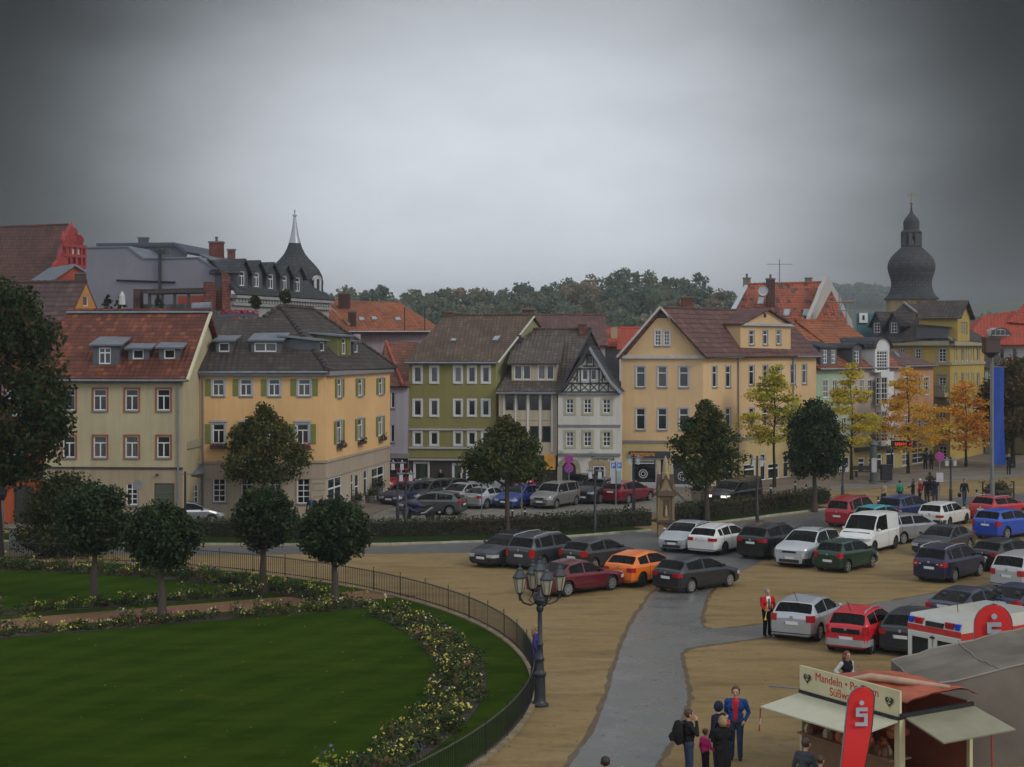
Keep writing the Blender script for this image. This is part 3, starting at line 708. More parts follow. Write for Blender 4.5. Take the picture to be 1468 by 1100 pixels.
A, B_, C_, = xyz(a+V2((-.1, -.4)), 9.15), xyz(b+V2((.2, -.45)), 9.15), xyz(c+V2((.45, .1)), 9.15); R1, R2 = W(402, 439, 101.5), W(447, 443, 106)
pl = (A, B_, R1); pr = (B_, C_, R2)
hl = hit(379, 455, pl); hl2 = hit(309, 458, pl)
h.r.slab([A, B_, R1, hl, hl2], .16); h.r.slab([B_, C_, R2, R1], .16)
Bk = xyz(a+D*.6, 9.15); h.r.slab([C_, xyz(c+V2((-7, 1)), 9.15), R2], .16); h.r.slab([R1, R2, xyz(c+V2((-7, 1)), 9.15), hl+V(0, 5, -1.2)], .16)
g = MB(); g.slab([hl2+V(0, 0, -.1), hl+V(0, 0, -.1), hl+V(.3, 4.6, -.1), hl2+V(0, 4.6, -.1)], .15); h.part('roof_terrace', LEAD, g)
for p, q in ((R1, B_), (R2, C_), (R1, R2), (R1, hl)):
    d = q-p; k = int(d.length/.42); g = MB()
    for i in range(k): g.tube([p+d*(i/k)+V(0, 0, .02), p+d*((i+1.1)/k)+V(0, 0, .05)], [.12, .155], 6)
    h.part('ridge_tiles', T_DARK, g)
dormer(h, (309, 488, 333, 506.5), (321, 506.5), [(313.5, 491.5, 329, 504.5)], (1, 0), pl, GREYCL, LEAD, '1', 2.6, .4, .2)
dormer(h, (360, 487.5, 403, 506.5), (381, 506.5), [(364.5, 491.5, 396.5, 504.5)], (1, 0), pl, GREYCL, LEAD, 'D', 2.6, .5, .2)
dv = (D.x, D.y)
dormer(h, (455, 487, 468, 505), (462, 505), [(459, 490.5, 465.5, 503.5)], dv, pr, GREYCL, LEAD, '1', 2.6, .3, .2)
dormer(h, (484, 481, 503, 510), (494, 510), [(489.5, 485, 496, 508)], dv, pr, plain('olive_dormer', (.15, .15, .05), .6), LEAD, 'T', 3.0, .3, .3, wk=dict(shut='LR', shm=SHUT))
dormer(h, (506, 489, 515, 507), (510, 507), [(508, 491.5, 513.5, 505.5)], dv, pr, GREYCL, LEAD, '1', 2.0, .2, .15)
h.pipe(f, .2, 0, 8.8); h.gutter(A+V(0, -.1, -.1), B_+V(0, -.1, -.1)); h.done(); YF, YS = f, s_; YSL = sl_; TERR = (hl, hl2)
# ================================================================== orange house behind the big tree, dark barn roof, town hall
a, b = gx(-60, 93), gx(60, 92); D = V2((0, 9)); ORW = stucco('orange_red_render', (.38, .085, .03), .3)
h = House('town_house', (a+b)/2, 'orange-red house hidden behind the big chestnut at the left edge', 'house', ORW, T_RED)
zt = 8.2; f = h.fac(a, b, zt); Ls = D.length; h.fac(b, b+D, poly=[(0, -.2), (Ls, -.2), (Ls, zt), (Ls/2, 12), (0, zt)]); rest(h, a, b, D, zt)
h.win(f, [(-40, 560, -18, 595), (10, 560, 30, 595), (-40, 625, -18, 660), (10, 625, 30, 660)], 'T', sur=GTRIM); h.win(f, [(20, 697, 48, 768)], 'D', fm=DFRAME, gm=DARKW)
h.band(f, 0, 678, 684, .06, FASCIA); gabled(h, xyz(a+V2((0, -.35)), 8.3), xyz(b+V2((.3, -.35)), 8.3), xyz(a+D/2, 12.1), xyz(b+D/2+V2((.3, 0)), 12.1)); h.done()
r1, r0 = W(124, 404, 106), W(-10, 406, 106); e1, e0 = W(84, 492, 101), W(-45, 492, 101)
h = House('town_house', (e1+r1)/2, 'house with ribbed dark roof and orange gable rising behind the cream house', 'house', stucco('orange_gable', (.5, .22, .06), .2), tiles('ribbed_dark_tiles', (.07, .038, .036), (.055, .03, .03), (.085, .05, .045), .42, .4, .2, .9))
gabled(h, e0, e1, r0, r1); bk = 2*r1-e1; bk.z = W(150, 441, bk.y).z-2.3
sd = Fac(e1, bk); sd.polyg = [(0, -.2), (sd.L, -.2), (sd.L, e1.z-.1), (sd.L*.5, r1.z-.12), (0, e1.z-.1)]; h.fs.append(sd)
q = sd.rect((119, 424, 126.5, 439)); sd.holes.append(q); window(h.root, sd, q, '1'); h.fac(e0, e1, e1.z-.1); h.fac(e0+(bk-e1), e0, e1.z); h.done()
r0, r1 = W(-60, 328, 190), W(98, 322, 190); e0, e1 = W(-60, 455, 182), W(80, 450, 182)
h = House('town_hall', (e1+r1)/2, 'town hall with huge steep dark roof and ornate red renaissance gable at far left', 'town hall', [stucco('hall_wall', (.33, .07, .03), .2)], tiles('hall_dark_tiles', (.075, .03, .022), (.05, .024, .02), (.1, .04, .03), .4, .35, .5, .8))
gabled(h, e0, e1, r0, r1); bk = 2*r1-e1; bk.z = e1.z
h.fac(e0, e1, e1.z); h.fac(e1, V(bk.x, bk.y, 0), e1.z)
# the ornate gable: a stepped, scrolled board with cornices, pilasters, panels and obelisks
G0, G1 = gx(76, 181), gx(123, 186); f = Fac(G0, G1); RG = plain('gable_red', (.27, .022, .018), .6, 0, .2); g = MB()
sil = [(76, 396), (80, 378), (86, 372), (88, 362), (92, 350), (91, 338), (97, 336), (100, 328), (104, 322), (108, 330), (112, 336), (118, 346), (121, 372), (123, 398)]
pts = [f.pix(*p) for p in sil]; zb = pts[0][1]-6; front = [f.pt(u, z) for u, z in pts]
fr = [f.pt(pts[0][0], zb)]+front+[f.pt(pts[-1][0], zb)]
mid = f.pt((pts[0][0]+pts[-1][0])/2, zb)
for p, q in zip(fr, fr[1:]): g.poly([mid, q, p]); g.poly([mid-f.n*.6, p-f.n*.6, q-f.n*.6]); g.poly([p, q, q-f.n*.6, p-f.n*.6])
for y in (353, 367, 382): f.bx(g, f.pix(88, y)[0], f.pix(100, y)[1]-.15, f.pix(121, y)[0], f.pix(100, y)[1]+.2, 0, .45)
for x in (93, 98.5, 106.5, 114, 119.5):
    u = f.pix(x, 360)[0]; f.bx(g, u-.16, f.pix(x, 381)[1], u+.16, f.pix(x, 354)[1], 0, .4)
for x, y0, y1 in ((92, 346, 330), (104.5, 326, 318), (117, 352, 336)):
    p = f.pt(f.pix(x, y0)[0], f.pix(x, y0)[1]-.3, -.2); q = f.pt(f.pix(x, y1)[0], f.pix(x, y1)[1], -.2); g.tube([p, p+(q-p)*.3, q], [.3, .38, .05], 6)
for x, y, r in ((104, 332, .5), (101, 344, .6), (112, 344, .6), (88, 376, .7), (84, 388, .8)):
    p = f.pt(*f.pix(x, y), .1); g.lathe(p, [(r, -.2), (r, .2), (r*.5, .25)], 12, ax='y')
h.part('ornate_gable', RG, g); g = MB()
for x0, x1 in ((94.5, 105), (108, 113)):
    u0, z0, u1, z1 = f.rect((x0, 355.5, x1, 365)); f.bx(g, u0, z0, u1, z1, .05, .12)
h.part('gable_panel', plain('gable_panel', (.5, .48, .45), .7), g); h.done()
# small red gable with grey roof beside it
p0, p1 = gx(76, 150), gx(130, 152); h = House('town_house', (p0+p1)/2, 'small red gable with pale grey roof edge below the ornate gable', 'house', stucco('small_red_gable', (.36, .07, .04), .2), LEAD)
f = Fac(p0, p1); ap = f.pix(106, 380); el_ = f.pix(76, 400); er = f.pix(128, 394); f.polyg = [(0, -.2), (f.L, -.2), (f.L, er[1]), ap, (0, el_[1])]; h.fs.append(f)
Dn = -f.n*9; A, B_, C_ = f.pt(el_[0]-.4, el_[1]-.2, .4), f.pt(*ap, .4)+V(0, 0, .1), f.pt(f.L+.4, er[1]-.2, .4); h.r.slab([A, B_, B_+Dn, A+Dn], .18); h.r.slab([B_, C_, C_+Dn, B_+Dn], .18)
h.chimney(107, 131, 391, 402, 149, plain('dark_chimney_block', (.06, .03, .025), .8), 0); h.done()
# ================================================================== grey block with penthouse
GREYW = stucco('violet_grey_render', (.21, .2, .235), .12); p0, p1 = gx(124, 118), gx(327, 116)
h = House('grey_block', (p0+p1)/2, 'plain violet-grey windowless block with flat penthouse behind the cream house', 'building', GREYW, LEAD)
f = Fac(p0, p1); P_ = [f.pix(*p) for p in ((124, 355), (184, 354), (206, 371), (285, 369.5), (327, 396))]
for (ua, za), (ub, zb_) in zip(P_, P_[1:]):
    q = Fac(f.pt(ua, 0), f.pt(ub, 0)); q.polyg = [(0, -.2), (q.L, -.2), (q.L, zb_), (0, za)]; h.fs.append(q)
Dn = -f.n*9; h.fac(f.pt(0, 0)+Dn, f.pt(0, 0), P_[0][1])
for (ua, za), (ub, zb_) in zip(P_, P_[1:]): h.r.slab([f.pt(ua, za, .1)+V(0, 0, .06), f.pt(ub, zb_, .1)+V(0, 0, .06), f.pt(ub, zb_)+Dn, f.pt(ua, za)+Dn], .1)
q0, q1 = gx(148, 123), gx(268, 122); pf = Fac(q0, q1); za = pf.pix(190, 351)[1]; pf.polyg = [(0, 10), (pf.L, 10), (pf.L, pf.pix(268, 362)[1]), (pf.pix(252, 348)[0], za), (0, za)]; h.fs.append(pf)
for x0, x1 in ((196, 210), (212, 226), (228, 244)):
    q = pf.rect((x0, 355, x1, 366)); pf.holes.append(q); window(h.root, pf, q, 'D', fm=plain('grey_window_frame', (.2, .2, .22), .5))
A, B_, C_ = pf.pt(-.3, za+.1, .7), pf.pt(pf.pix(254, 346)[0], za+.1, .7), pf.pt(pf.L+.3, pf.pix(268, 362)[1], .7); Dn = -pf.n*8
h.part('penthouse_roof', plain('navy_roof_edge', (.045, .05, .075), .4), MB().slab([A, B_, B_+Dn, A+Dn], .22).slab([B_, C_, C_+Dn, B_+Dn], .22))
g = MB(); pf.bx(g, pf.pix(190, 355)[0], pf.pix(190, 354.5)[1], pf.pix(256, 355)[0], pf.pix(190, 352.5)[1], 0, .5); h.part('sunshade', plain('grey_awning_box', (.25, .25, .28), .5), g)
h.chimney(198, 211, 340, 349, 125, plain('navy_roof_edge', (.045, .05, .075), .4), 0)
g = MB(); p = f.pt(*f.pix(231, 420), .25); g.tube([p, f.pt(*f.pix(231, 357), .25)], .12, 8); g.cbox(f.pt(*f.pix(233, 362), .3), (.5, .3, .3)); g.tube([f.pt(*f.pix(168, 402), .1), f.pt(*f.pix(252, 405), .1)], .07, 6); h.part('vent_pipe', DMETAL, g)
h.done()
# terrace pergola with red brick piers in front of the block
h = House('roof_pergola', gx(250, 112), 'dark timber pergola with brick piers on the terrace in front of the grey block', 'pergola', BRICK, plain('pergola_timber', (.045, .035, .03), .7))
g = MB()
for x in (214, 232, 250, 270): p = W(x, 448, 112); g.box((p.x-.1, 112, p.z), (p.x+.1, 112.2, W(x, 421, 112).z))
a, b = W(205, 421, 111.8), W(292, 419, 111.8); g.hexa(a, b-a, V(0, .3, 0), V(0, 0, .18)); g.hexa(a+V(0, 2.6, 0), b-a, V(0, .3, 0), V(0, 0, .18))
for i in range(14): g.hexa(a+(b-a)*(i/14)+V(0, 0, .19), V(.1, 0, 0), V(0, 2.9, 0), V(0, 0, .14))
h.part('timber_frame', h.rm, g)
for x0, x1, y0, y1 in ((290, 304, 404, 447), (189, 199, 414, 447)):
    p, q = W(x0, y1, 112), W(x1, y0, 112); h.part('brick_pier', BRICK if x0 > 200 else DBRICK, MB().box((p.x, 112.4, p.z), (q.x, 113.4, q.z)))
p, q = W(200, 447, 113), W(300, 436, 113); h.part('glass_screen', plain('screen_glass', (.12, .13, .14), .15), MB().box((p.x, 113.6, p.z), (q.x, 113.7, q.z)))
p, q = W(124, 470, 112), W(325, 446, 112); h.part('terrace_deck', GREYCL, MB().box((p.x, 106, p.z-3), (q.x, 114.8, q.z-.05)))
p, q = W(276, 441, 109), W(303, 434, 109); h.part('lead_hood', LEAD, MB().tube([V(p.x, 109, p.z), V(q.x, 109, p.z+.05)], .35, 10)); h.root['category'] = 'pergola'
# ================================================================== red house with mansard and onion dome
p0, p1 = gx(331, 115), gx(468, 129); RW = stucco('brick_red_render', (.36, .085, .06), .2)
h = House('domed_house', (p0+p1)/2, 'red house with dormered mansard roof and dark onion dome with needle spire', 'house', RW, T_SLATE)
f = h.fac(p0, p1, f_z := 14.55); n = f.n
cor = MB(); f.bx(cor, -.1, 13.75, f.L+.2, 14.0, 0, .35); f.bx(cor, -.1, 14.3, f.L+.2, 14.6, 0, .6)
for i in range(34): f.bx(cor, i*f.L/34+.1, 14.0, i*f.L/34+.4, 14.3, 0, .42)
f.bx(cor, -.1, 12.95, f.L+.2, 13.75, 0, .12); h.part('cornice', plain('grey_cornice', (.27, .27, .26), .7), cor)
h.win(f, [(344, 437, 353, 462), (366, 437, 374, 462), (385, 438, 394, 462), (404, 439, 412, 462), (424, 440, 431, 462)], 'C', sur=WTRIM)
eA, eB = f.pt(-.2, 14.6, .7), f.pt(f.L+.3, 14.6, .7); mA, mB = f.pt(0, 17.2, -1.6), f.pt(f.L*.78, 17.2, -1.6); tA, tB = W(286, 364, 121), W(366, 375, 128)
h.r.slab([eA, eB, mB, mA], .15); pl = (eA, eB, mB)
h.part('upper_roof', LEAD, MB().slab([mA, mB, tB, tA], .12).slab([tA, tB, tB+V(0, 6, -1), tA+V(0, 6, -1)], .12))
for x0, x1, y0, y1 in ((343.5, 351, 389, 410), (364.5, 372, 391, 411.5), (385, 392, 393.5, 414), (405, 411.5, 396, 416), (423.7, 430.3, 398, 418)):
    dormer(h, (x0-3, y0-3, x1+4, y1+2), ((x0+x1)/2, y1+2), [(x0, y0, x1, y1)], f.d, pl, GREYCL, T_SLATE, 'T', 2.3, .8, .3, roof='gable')
h.fac(p0-V2(n)*9, p0, 14.5); g = MB(); q = Fac(gx(318, 114.2), p0); q.polyg = [(0, -.2), (q.L, -.2), (q.L, q.pix(331, 396)[1]), (0, q.pix(318, 388)[1])]; q.wall(g); g.hexa(q.pt(0, 10, -.1), q.d*q.L, -q.n*.5, V(0, 0, 5)); h.part('fire_wall', BRICK, g)
for (x0, x1, y0, y1) in ((299.5, 318.5, 346, 366), (326, 336, 357, 369)): h.chimney(x0, x1, y0, y1, 121, BRICK, 1 if x0 < 310 else 0)
dc = gx(422.5, 131); k = 131/F
prof = [(39, 432), (39, 421), (41, 420.5), (40.5, 412), (41, 404), (39.5, 396), (35, 387), (28, 378.5), (21, 371.5), (15, 364), (11, 356), (8.6, 349)]
h.part('onion_dome', T_SLATE, MB().lathe((dc.x, dc.y, 0), [(r*k, CH-(y-HY)*k) for r, y in prof], 32), smooth=50)
prof = [(8.8, 349), (6.2, 340), (4, 328), (2.4, 316), (1.6, 310.5), (3.4, 310), (3.4, 308.6), (1.0, 308), (.8, 304), (1.6, 303), (.5, 300.5)]
h.part('spire', plain('spire_zinc', (.33, .35, .37), .4, .3), MB().lathe((dc.x, dc.y, 0), [(r*k, CH-(y-HY)*k) for r, y in prof], 14), smooth=40)
lf = Fac(gx(450.5, 127.4), gx(460.5, 128.0)); u0, z0, u1, z1 = lf.rect((450.5, 402, 460.5, 419)); g = MB(); lf.bx(g, u0, z0, u1, z1, -.05, .02); k_g = MB(); lf.bx(k_g, u0, z0, u1, z1, -1.3, -.05); h.part('lucarne_cheek', T_SLATE, k_g)
um = (u0+u1)/2; ur = (u1-u0)/2; arc = [(um-math.cos(math.pi*i/8)*ur, z1+math.sin(math.pi*i/8)*ur) for i in range(9)]; g.poly([lf.pt(a_, b_, 0) for a_, b_ in arc][::-1]); [g.slab([lf.pt(*p_, .06), lf.pt(*q_, .06), lf.pt(*q_, -.25), lf.pt(*p_, -.25)], .08) for p_, q_ in zip(arc, arc[1:])]; h.part('lucarne', plain('white_lucarne', (.45, .45, .45), .6), g)
g = MB(); lf.bx(g, u0+.25, z0+.2, u1-.25, z1+.1, .02, .06); h.part('lucarne_pane', GLASS, g); h.done()
# ================================================================== long orange roof, lilac walls
e0, e1 = W(486, 474, 128), W(621, 474, 131); r0, r1 = W(457, 430, 138), W(573, 433, 138)
LIL = stucco('lilac_render', (.36, .29, .31), .3); h = House('town_house', (e0+e1)/2, 'long lilac house under a wide orange tiled hip roof', 'house', LIL, T_ORANGE)
h.r.slab([W(450, 470, 127), e0, e1, r1, r0], .16); h.r.slab([e1, W(632, 471, 142), r1], .16); h.fac(W(450, 474, 128.6), e1-V(.4, -.5, 0), e0.z-.1); h.fac(e1-V(.4, -.5, 0), W(628, 474, 142), e0.z-.1); h.fac(W(445, 470, 144), W(450, 474, 128.6), e0.z-.1)
h.chimney(485, 501, 420, 441, 134.5, DBRICK, 1); h.chimney(499, 510, 446, 467, 129.5, DBRICK, 0)
h.gutter(e0+V(0, -.2, -.1), e1+V(0, -.2, -.1)); pl = (e0, e1, r1)
for x, y in ((517, 458), (535, 457), (569, 458)): h.skylight([hit(x-2, y+3, pl), hit(x+6, y+2.5, pl), hit(x+4, y-2, pl), hit(x-3, y-2, pl)])
g = MB()
for x in (580, 609): p = W(x, 474, 129); g.tube([p, p+V(0, 0, 2.0)], .04, 6)
h.part('aerial_mast', DMETAL, g); g = MB(); d = W(500, 465, 129.4)-W(461, 432, 137.6); g.tube([W(461, 432, 137.6), W(500, 465, 129.4)], .15, 6); h.part('ridge_tiles', plain('pale_ridge', (.3, .2, .14), .7), g)
h.fac(W(507, 478, 127.3), W(517, 478, 127.5), e0.z-.3); h.done()
# ================================================================== narrow lilac-grey house with hipped roof
p0, p1 = gx(534, 113.8), gx(586, 113.4); h = House('town_house', (p0+p1)/2, 'narrow lilac-grey house with small red-brown hip roof between yellow and green houses', 'house', [stucco('lilac_grey_render', (.38, .36, .4), .3), DARKW], tiles('rust_tiles', (.16, .06, .035), (.11, .045, .03), (.2, .08, .045), .34, .28, .5, .8))
f = h.fac(p0, p1, poly=[(0, 2.7), (2.68, 2.7), (2.68, 7.75), (0, 7.75)]); fl = h.fac(p0, p1, poly=[(0, -.2), (2.68, -.2), (2.68, 2.7), (0, 2.7)], mi=1)
h.win(f, [(560.5, 562, 566, 585), (560, 609.5, 565.5, 634), (543, 562, 552, 585), (543, 609.5, 552, 634)], '1', gm=objrand('amber_glass', [(0, (.07, .035, .012)), (.5, (.02, .02, .022))]), sill=SILL)
h.win(fl, [(564, 662, 582, 700)], 'D', fm=DFRAME, gm=SHOPG); h.band(fl, 570, 650, 657, .25, plain('grey_shop_fascia', (.2, .2, .21), .6))
e0, e1 = xyz(p0+V2((-1, -.4)), 7.75), xyz(p1+V2((.1, -.4)), 7.75); ap = W(553, 489, 119); ap2 = W(600, 491, 119); h.r.slab([W(534, 550, 116), e0+V(1.6, 0, 0), ap], .14); h.r.slab([e0+V(1.6, 0, 0), e1, ap2, ap], .14)
h.part('hip_tiles', plain('red_hip_tile', (.32, .06, .03), .7), MB().tube([ap, W(578, 552, 113)], .11, 6)); h.fac(p1, p1+V2((.3, 8)), 7.6); h.done()
# ================================================================== olive green house
p0, p1 = gx(586, 113.5), gx(711, 113); D = V2((5.4, 12)); GRN = stucco('olive_green_render', (.215, .198, .075), .25); GRN2 = stucco('olive_green_render_pale', (.27, .265, .13), .6)  # gable side gets a paler green with stronger dirt streaks
h = House('town_house', (p0+p1)/2, 'tall olive green house with white-framed windows and mossy brown roof', 'house', [GRN, DARKW, GRN2], T_MOSS)
L0 = (p1-p0).length; zt = 9.55; zr = 13.1; zs = 2.45
f = h.fac(p0, p1, poly=[(0, zs), (L0, zs), (L0, zt), (0, zt)]); fl = h.fac(p0, p1, poly=[(0, -.2), (L0, -.2), (L0, zs), (0, zs)], mi=1)
X = ((593.5, 604), (617.5, 627.5), (651.5, 661.5), (671.5, 681.5), (691.5, 701.5))
for y0, y1, in ((526, 548.5), (574, 596)): h.win(f, [(a_, y0, b_, y1) for a_, b_ in X], '1', sur=WTRIM, sw=.12, sill=WTRIM)
h.win(f, [(a_, 620, b_, 638) for a_, b_ in X], '1', gm=GREENBLIND, sur=WTRIM, sw=.11)
h.win(fl, [(594.5, 664, 614, 712), (650, 666, 662, 691), (670, 666, 682, 691)], '1', gm=GREENBLIND, sur=WTRIM, sw=.1)
g = MB()
for i, x in enumerate((608, 612, 632, 640, 646.5, 666.5, 686.5)):
    u = f.pix(x, 630)[0]; 
h.band(f, 640, 614.5, 617, .12, GTRIM); h.band(f, 640, 641, 643.5, .12, GTRIM); h.band(f, 640, 657.5, 660, .3, plain('shop_canopy', (.3, .3, .26), .6), 'canopy')
Ls = D.length; sd = h.fac(p1, p1+D, poly=[(0, -.2), (Ls, -.2), (Ls, zt), (Ls/2, zr-.12), (0, zt)], mi=2); rest(h, p0, p1, D, zt)
dn = D.normalized(); e0, e1 = xyz(p0+V2((-.3, -.4)), zt), xyz(p1+V2((.15, -.4)), zt); r0, r1 = xyz(p0+D/2+V2((-.3, 0)), zr), xyz(p1+D/2+V2((.2, 0)), zr)
gabled(h, e0, e1, r0, r1, .16, verge=[(e1, r1)]); pl = (e0, e1, r1)
h.gutter(e0+V(0, -.08, -.1), e1+V(0, -.08, -.1))
h.skylight([hit(645.5, 490.5, pl), hit(653, 490.5, pl), hit(655, 486.5, pl), hit(647.5, 486.5, pl)]); h.skylight([hit(705, 489.5, pl), hit(713.5, 489.5, pl), hit(718, 483, pl), hit(709.5, 483, pl)])
h.chimney(638, 648, 446, 457, 119.3, BRICK, 1); h.chimney(749, 765, 442, 454, 119.3, DBRICK, 2)
g = MB(); p = W(744, 487, 116.2); g.cbox(p, (.35, .4, .7)); g.tube([p, p+V(.9, .2, .5)], .03, 6); h.part('alarm_box', DMETAL, g); h.done()
# ================================================================== beige house with long shed dormer
p0, p1 = gx(715, 112.5), gx(799, 112); D = V2((5.2, 12)); BG = stucco('sand_beige_render', (.42, .36, .26), .35)
h = House('town_house', (p0+p1)/2, 'narrow beige house with wide shed dormer and white pilaster strips beside the half-timbered house', 'house', [BG, DARKW, BG, T_SLATE], T_GREYB)
L0 = (p1-p0).length; zt = 7.45; zr = 12.0; zs = 2.7
f = h.fac(p0, p1, poly=[(0, zs), (L0, zs), (L0, zt), (0, zt)]); fl = h.fac(p0, p1, poly=[(0, -.2), (L0, -.2), (L0, zs), (0, zs)], mi=1)
X = ((724.5, 736.5), (742, 754), (759.5, 772), (777, 789.5))
for y0, y1 in ((566.5, 588.5), (611, 634.5)): h.win(f, [(a_, y0, b_, y1) for a_, b_ in X], '1', fm=DFRAME, dep=.09)
g = MB()
for x in (722.5, 739.3, 756.8, 774.4, 791.5):
    u = f.pix(x, 600)[0]; f.bx(g, u-.06, f.pix(x, 648)[1], u+.06, f.pix(x, 564)[1], 0, .05)
h.part('pilaster_strip', WTRIM, g); h.band(f, 760, 600.5, 602.5, .04, BG); h.win(fl, [(722, 664, 745, 700), (750, 664, 772, 700)], 'D', fm=DFRAME, gm=SHOPG)
g = MB(); u0, z0, u1, z1 = fl.rect((781, 652, 797, 673)); fl.bx(g, u0, z0, u1, z1, .05, .4); h.part('shop_sign', plain('amber_sign', (.5, .24, .04), .5), g)
Ls = D.length; h.fac(p1, p1+D, poly=[(0, -.2), (Ls, -.2), (Ls, zt), (Ls/2, zr-.12), (0, zt)], mi=3); rest(h, p0, p1, D, zt)
e0, e1 = xyz(p0+V2((-.2, -.5)), zt-.1), xyz(p1+V2((.1, -.5)), zt-.1); r0, r1 = xyz(p0+D/2, zr), xyz(p1+D/2+V2((.15, 0)), zr)
gabled(h, e0, e1, r0, r1, .16, verge=[(e1, r1)], vm=FASCIA); pl = (e0, e1, r1); h.gutter(e0+V(0, -.08, -.1), e1+V(0, -.08, -.1))
df = dormer(h, (733.5, 521, 798, 546), (765, 546), [(737, 523.5, 748.5, 544.5), (749.5, 523.5, 761, 544.5), (771, 523.5, 782, 544.5), (783.5, 523.5, 794.5, 544.5)], (p1-p0), pl, BG, T_GREYB, '1', 4.0, 1.9, .3, wk=dict(gm=GLASS, fm=WFRAME))
p = W(831, 473, 117.5); h.chimney(829.5, 841, 463, 482, 117.3, BRICK, 0); h.done()
# ================================================================== half-timbered gable house
p0, p1 = gx(800, 111.6), gx(889.5, 111.4); WH = stucco('old_white_render', (.56, .54, .48), .3); TIM = plain('black_timber', (.035, .038, .042), .7, 0, .2)
h = House('half_timbered_house', (p0+p1)/2, 'white house with black half-timbered flared gable and arched doorway', 'house', [WH], [T_SLATE])
f = Fac(p0, p1); L0 = f.L; zg = f.pix(844, 563)[1]; ap = f.pix(844.5, 500); f.polyg = [(0, -.2), (L0, -.2), (L0, zg), (0, zg)]; h.fs.append(f)
gf = Fac(p0, p1); gf.polyg = [(gf.pix(806, 563)[0], zg), (gf.pix(884, 563)[0], zg), (gf.pix(872, 548)[0], gf.pix(872, 548)[1]), ap, (gf.pix(817, 548)[0], gf.pix(817, 548)[1])]; h.fs.append(gf)
kw = dict(sur=stucco('ochre_window_stone', (.4, .36, .26), .3), sw=.16)
for y0, y1 in ((572, 592.5), (619.5, 640)): h.win(f, [(811.8, y0, 822.4, y1), (837, y0, 848, y1), (864.3, y0, 875.5, y1)], 'G23', **kw)
h.win(gf, [(834.5, 530, 843, 545), (847, 530, 855.5, 545)], '1', sur=WTRIM, sw=.07); h.win(gf, [(842.3, 510, 848.8, 521)], '1', fm=DFRAME, gm=plain('dim_gable_glass', (.07, .08, .085), .2))
tb = MB(); S = lambda x0, y0, x1, y1, w=.085: tb.hexa(*(lambda a_, b_: (a_, b_-a_, gf.n*.045, (b_-a_).normalized().cross(gf.n)*w))(gf.pt(*gf.pix(x0, y0), .0), gf.pt(*gf.pix(x1, y1), .0)))
for x0, x1, y in ((806, 884, 561), (814, 876, 548.5), (825, 865, 528), (836, 854, 524), (840, 850, 508)): S(x0, y, x1, y, .11)
for x, y0, y1 in ((819, 561, 548), (831.5, 561, 527), (845.3, 561, 527), (858, 561, 527), (871, 561, 548), (840.5, 526, 509), (850, 526, 509), (827, 548, 530), (862.5, 548, 530)): S(x, y0, x, y1)
for x0, x1 in ((820, 831), (832.5, 844.5), (846, 857), (859, 870.5)): S(x0, 560, x1, 549, .06); S(x0, 549, x1, 560, .06)
for a_, b_ in (((808, 560), (816, 550)), ((811, 561), (818, 553)), ((882, 560), (874, 550)), ((879, 561), (872, 553)), ((822, 546), (829, 531)), ((820, 538), (829, 546)), ((867, 546), (861, 531)), ((869, 538), (861, 546)), ((833, 524), (842, 508)), ((856, 524), (848, 508))): S(*a_, *b_, .06)
h.part('timber_framing', TIM, tb)
zr = gf.pix(844.5, 496.5)[1]; Dn = V(1.2, 10, 0)
for side, xs_ in (('L', ((798, 563), (806, 556), (815, 545), (844.5, 496.5))), ('R', ((891, 563), (884, 556), (874, 545), (844.5, 496.5)))):
    pts = [gf.pt(*gf.pix(*q), .45) for q in xs_]
    for a_, b_ in zip(pts, pts[1:]): h.r.slab([a_, b_, b_+Dn, a_+Dn], .14)
    g = MB(); g.tube([p+gf.n*.03+V(0, 0, -.08) for p in pts], .13, 4); h.part('verge_board', plain('grey_verge_board', (.25, .26, .28), .5) if side == 'R' else FASCIA, g)
for y0, y1, pr in ((563, 566, .18), (609, 612, .08), (650, 653.5, .14)): h.band(f, 844, y0, y1, pr, plain('grey_string_course', (.16, .16, .17), .6))
def arch(h, f, x0, x1, ytop, ybot, frame, fill, w=.35):
    u0, u1 = f.pix(x0, ybot)[0], f.pix(x1, ybot)[0]; r = (u1-u0)/2; um = (u0+u1)/2; zc = f.pix((x0+x1)/2, ytop)[1]-r; g = MB(); k = 12
    for i in range(k):
        a0, a1 = math.pi*i/k, math.pi*(i+1)/k; q = lambda a_, rr: f.pt(um-math.cos(a_)*rr, zc+math.sin(a_)*rr)
        g.hexa(q(a0, r), q(a1, r)-q(a0, r), q(a0, r+w)-q(a0, r), f.n*.1)
    f.bx(g, u0-w, -.1, u0, zc, 0, .1); f.bx(g, u1, -.1, u1+w, zc, 0, .1); h.part('door_arch', frame, g); g = MB()
    pts = [f.pt(um-math.cos(math.pi*i/k)*r, zc+math.sin(math.pi*i/k)*r, .03) for i in range(k+1)]; g.poly([f.pt(u1, -.1, .03)]+pts[::-1][0:]+[f.pt(u0, -.1, .03)])
    f.bx(g, um-.03, 0, um+.03, zc+r*.9, .03, .05); o = h.part('door', fill, g); return o
arch(h, f, 806, 825.5, 662, 705, stucco('arch_stone', (.3, .28, .22), .4), plain('dark_door', (.012, .012, .013), .6))
u0, z0, u1, z1 = f.rect((850.5, 667, 868.5, 700)); f.holes.append((u0, 0, u1, z1)); window(h.root, f, (u0, 0, u1, z1), '1', sur=STONE, sw=.3, fm=WFRAME, fw=.16, gm=SHOPG, name='shop_door')
text(h.root, 'Szemerus', .42, f.pt(f.pix(847.5, 659.5)[0], f.pix(848, 660)[1], .03), f.d, (0, 0, 1), plain('black_lettering', (.02, .02, .02), .5), sx=1.05)
g = MB()
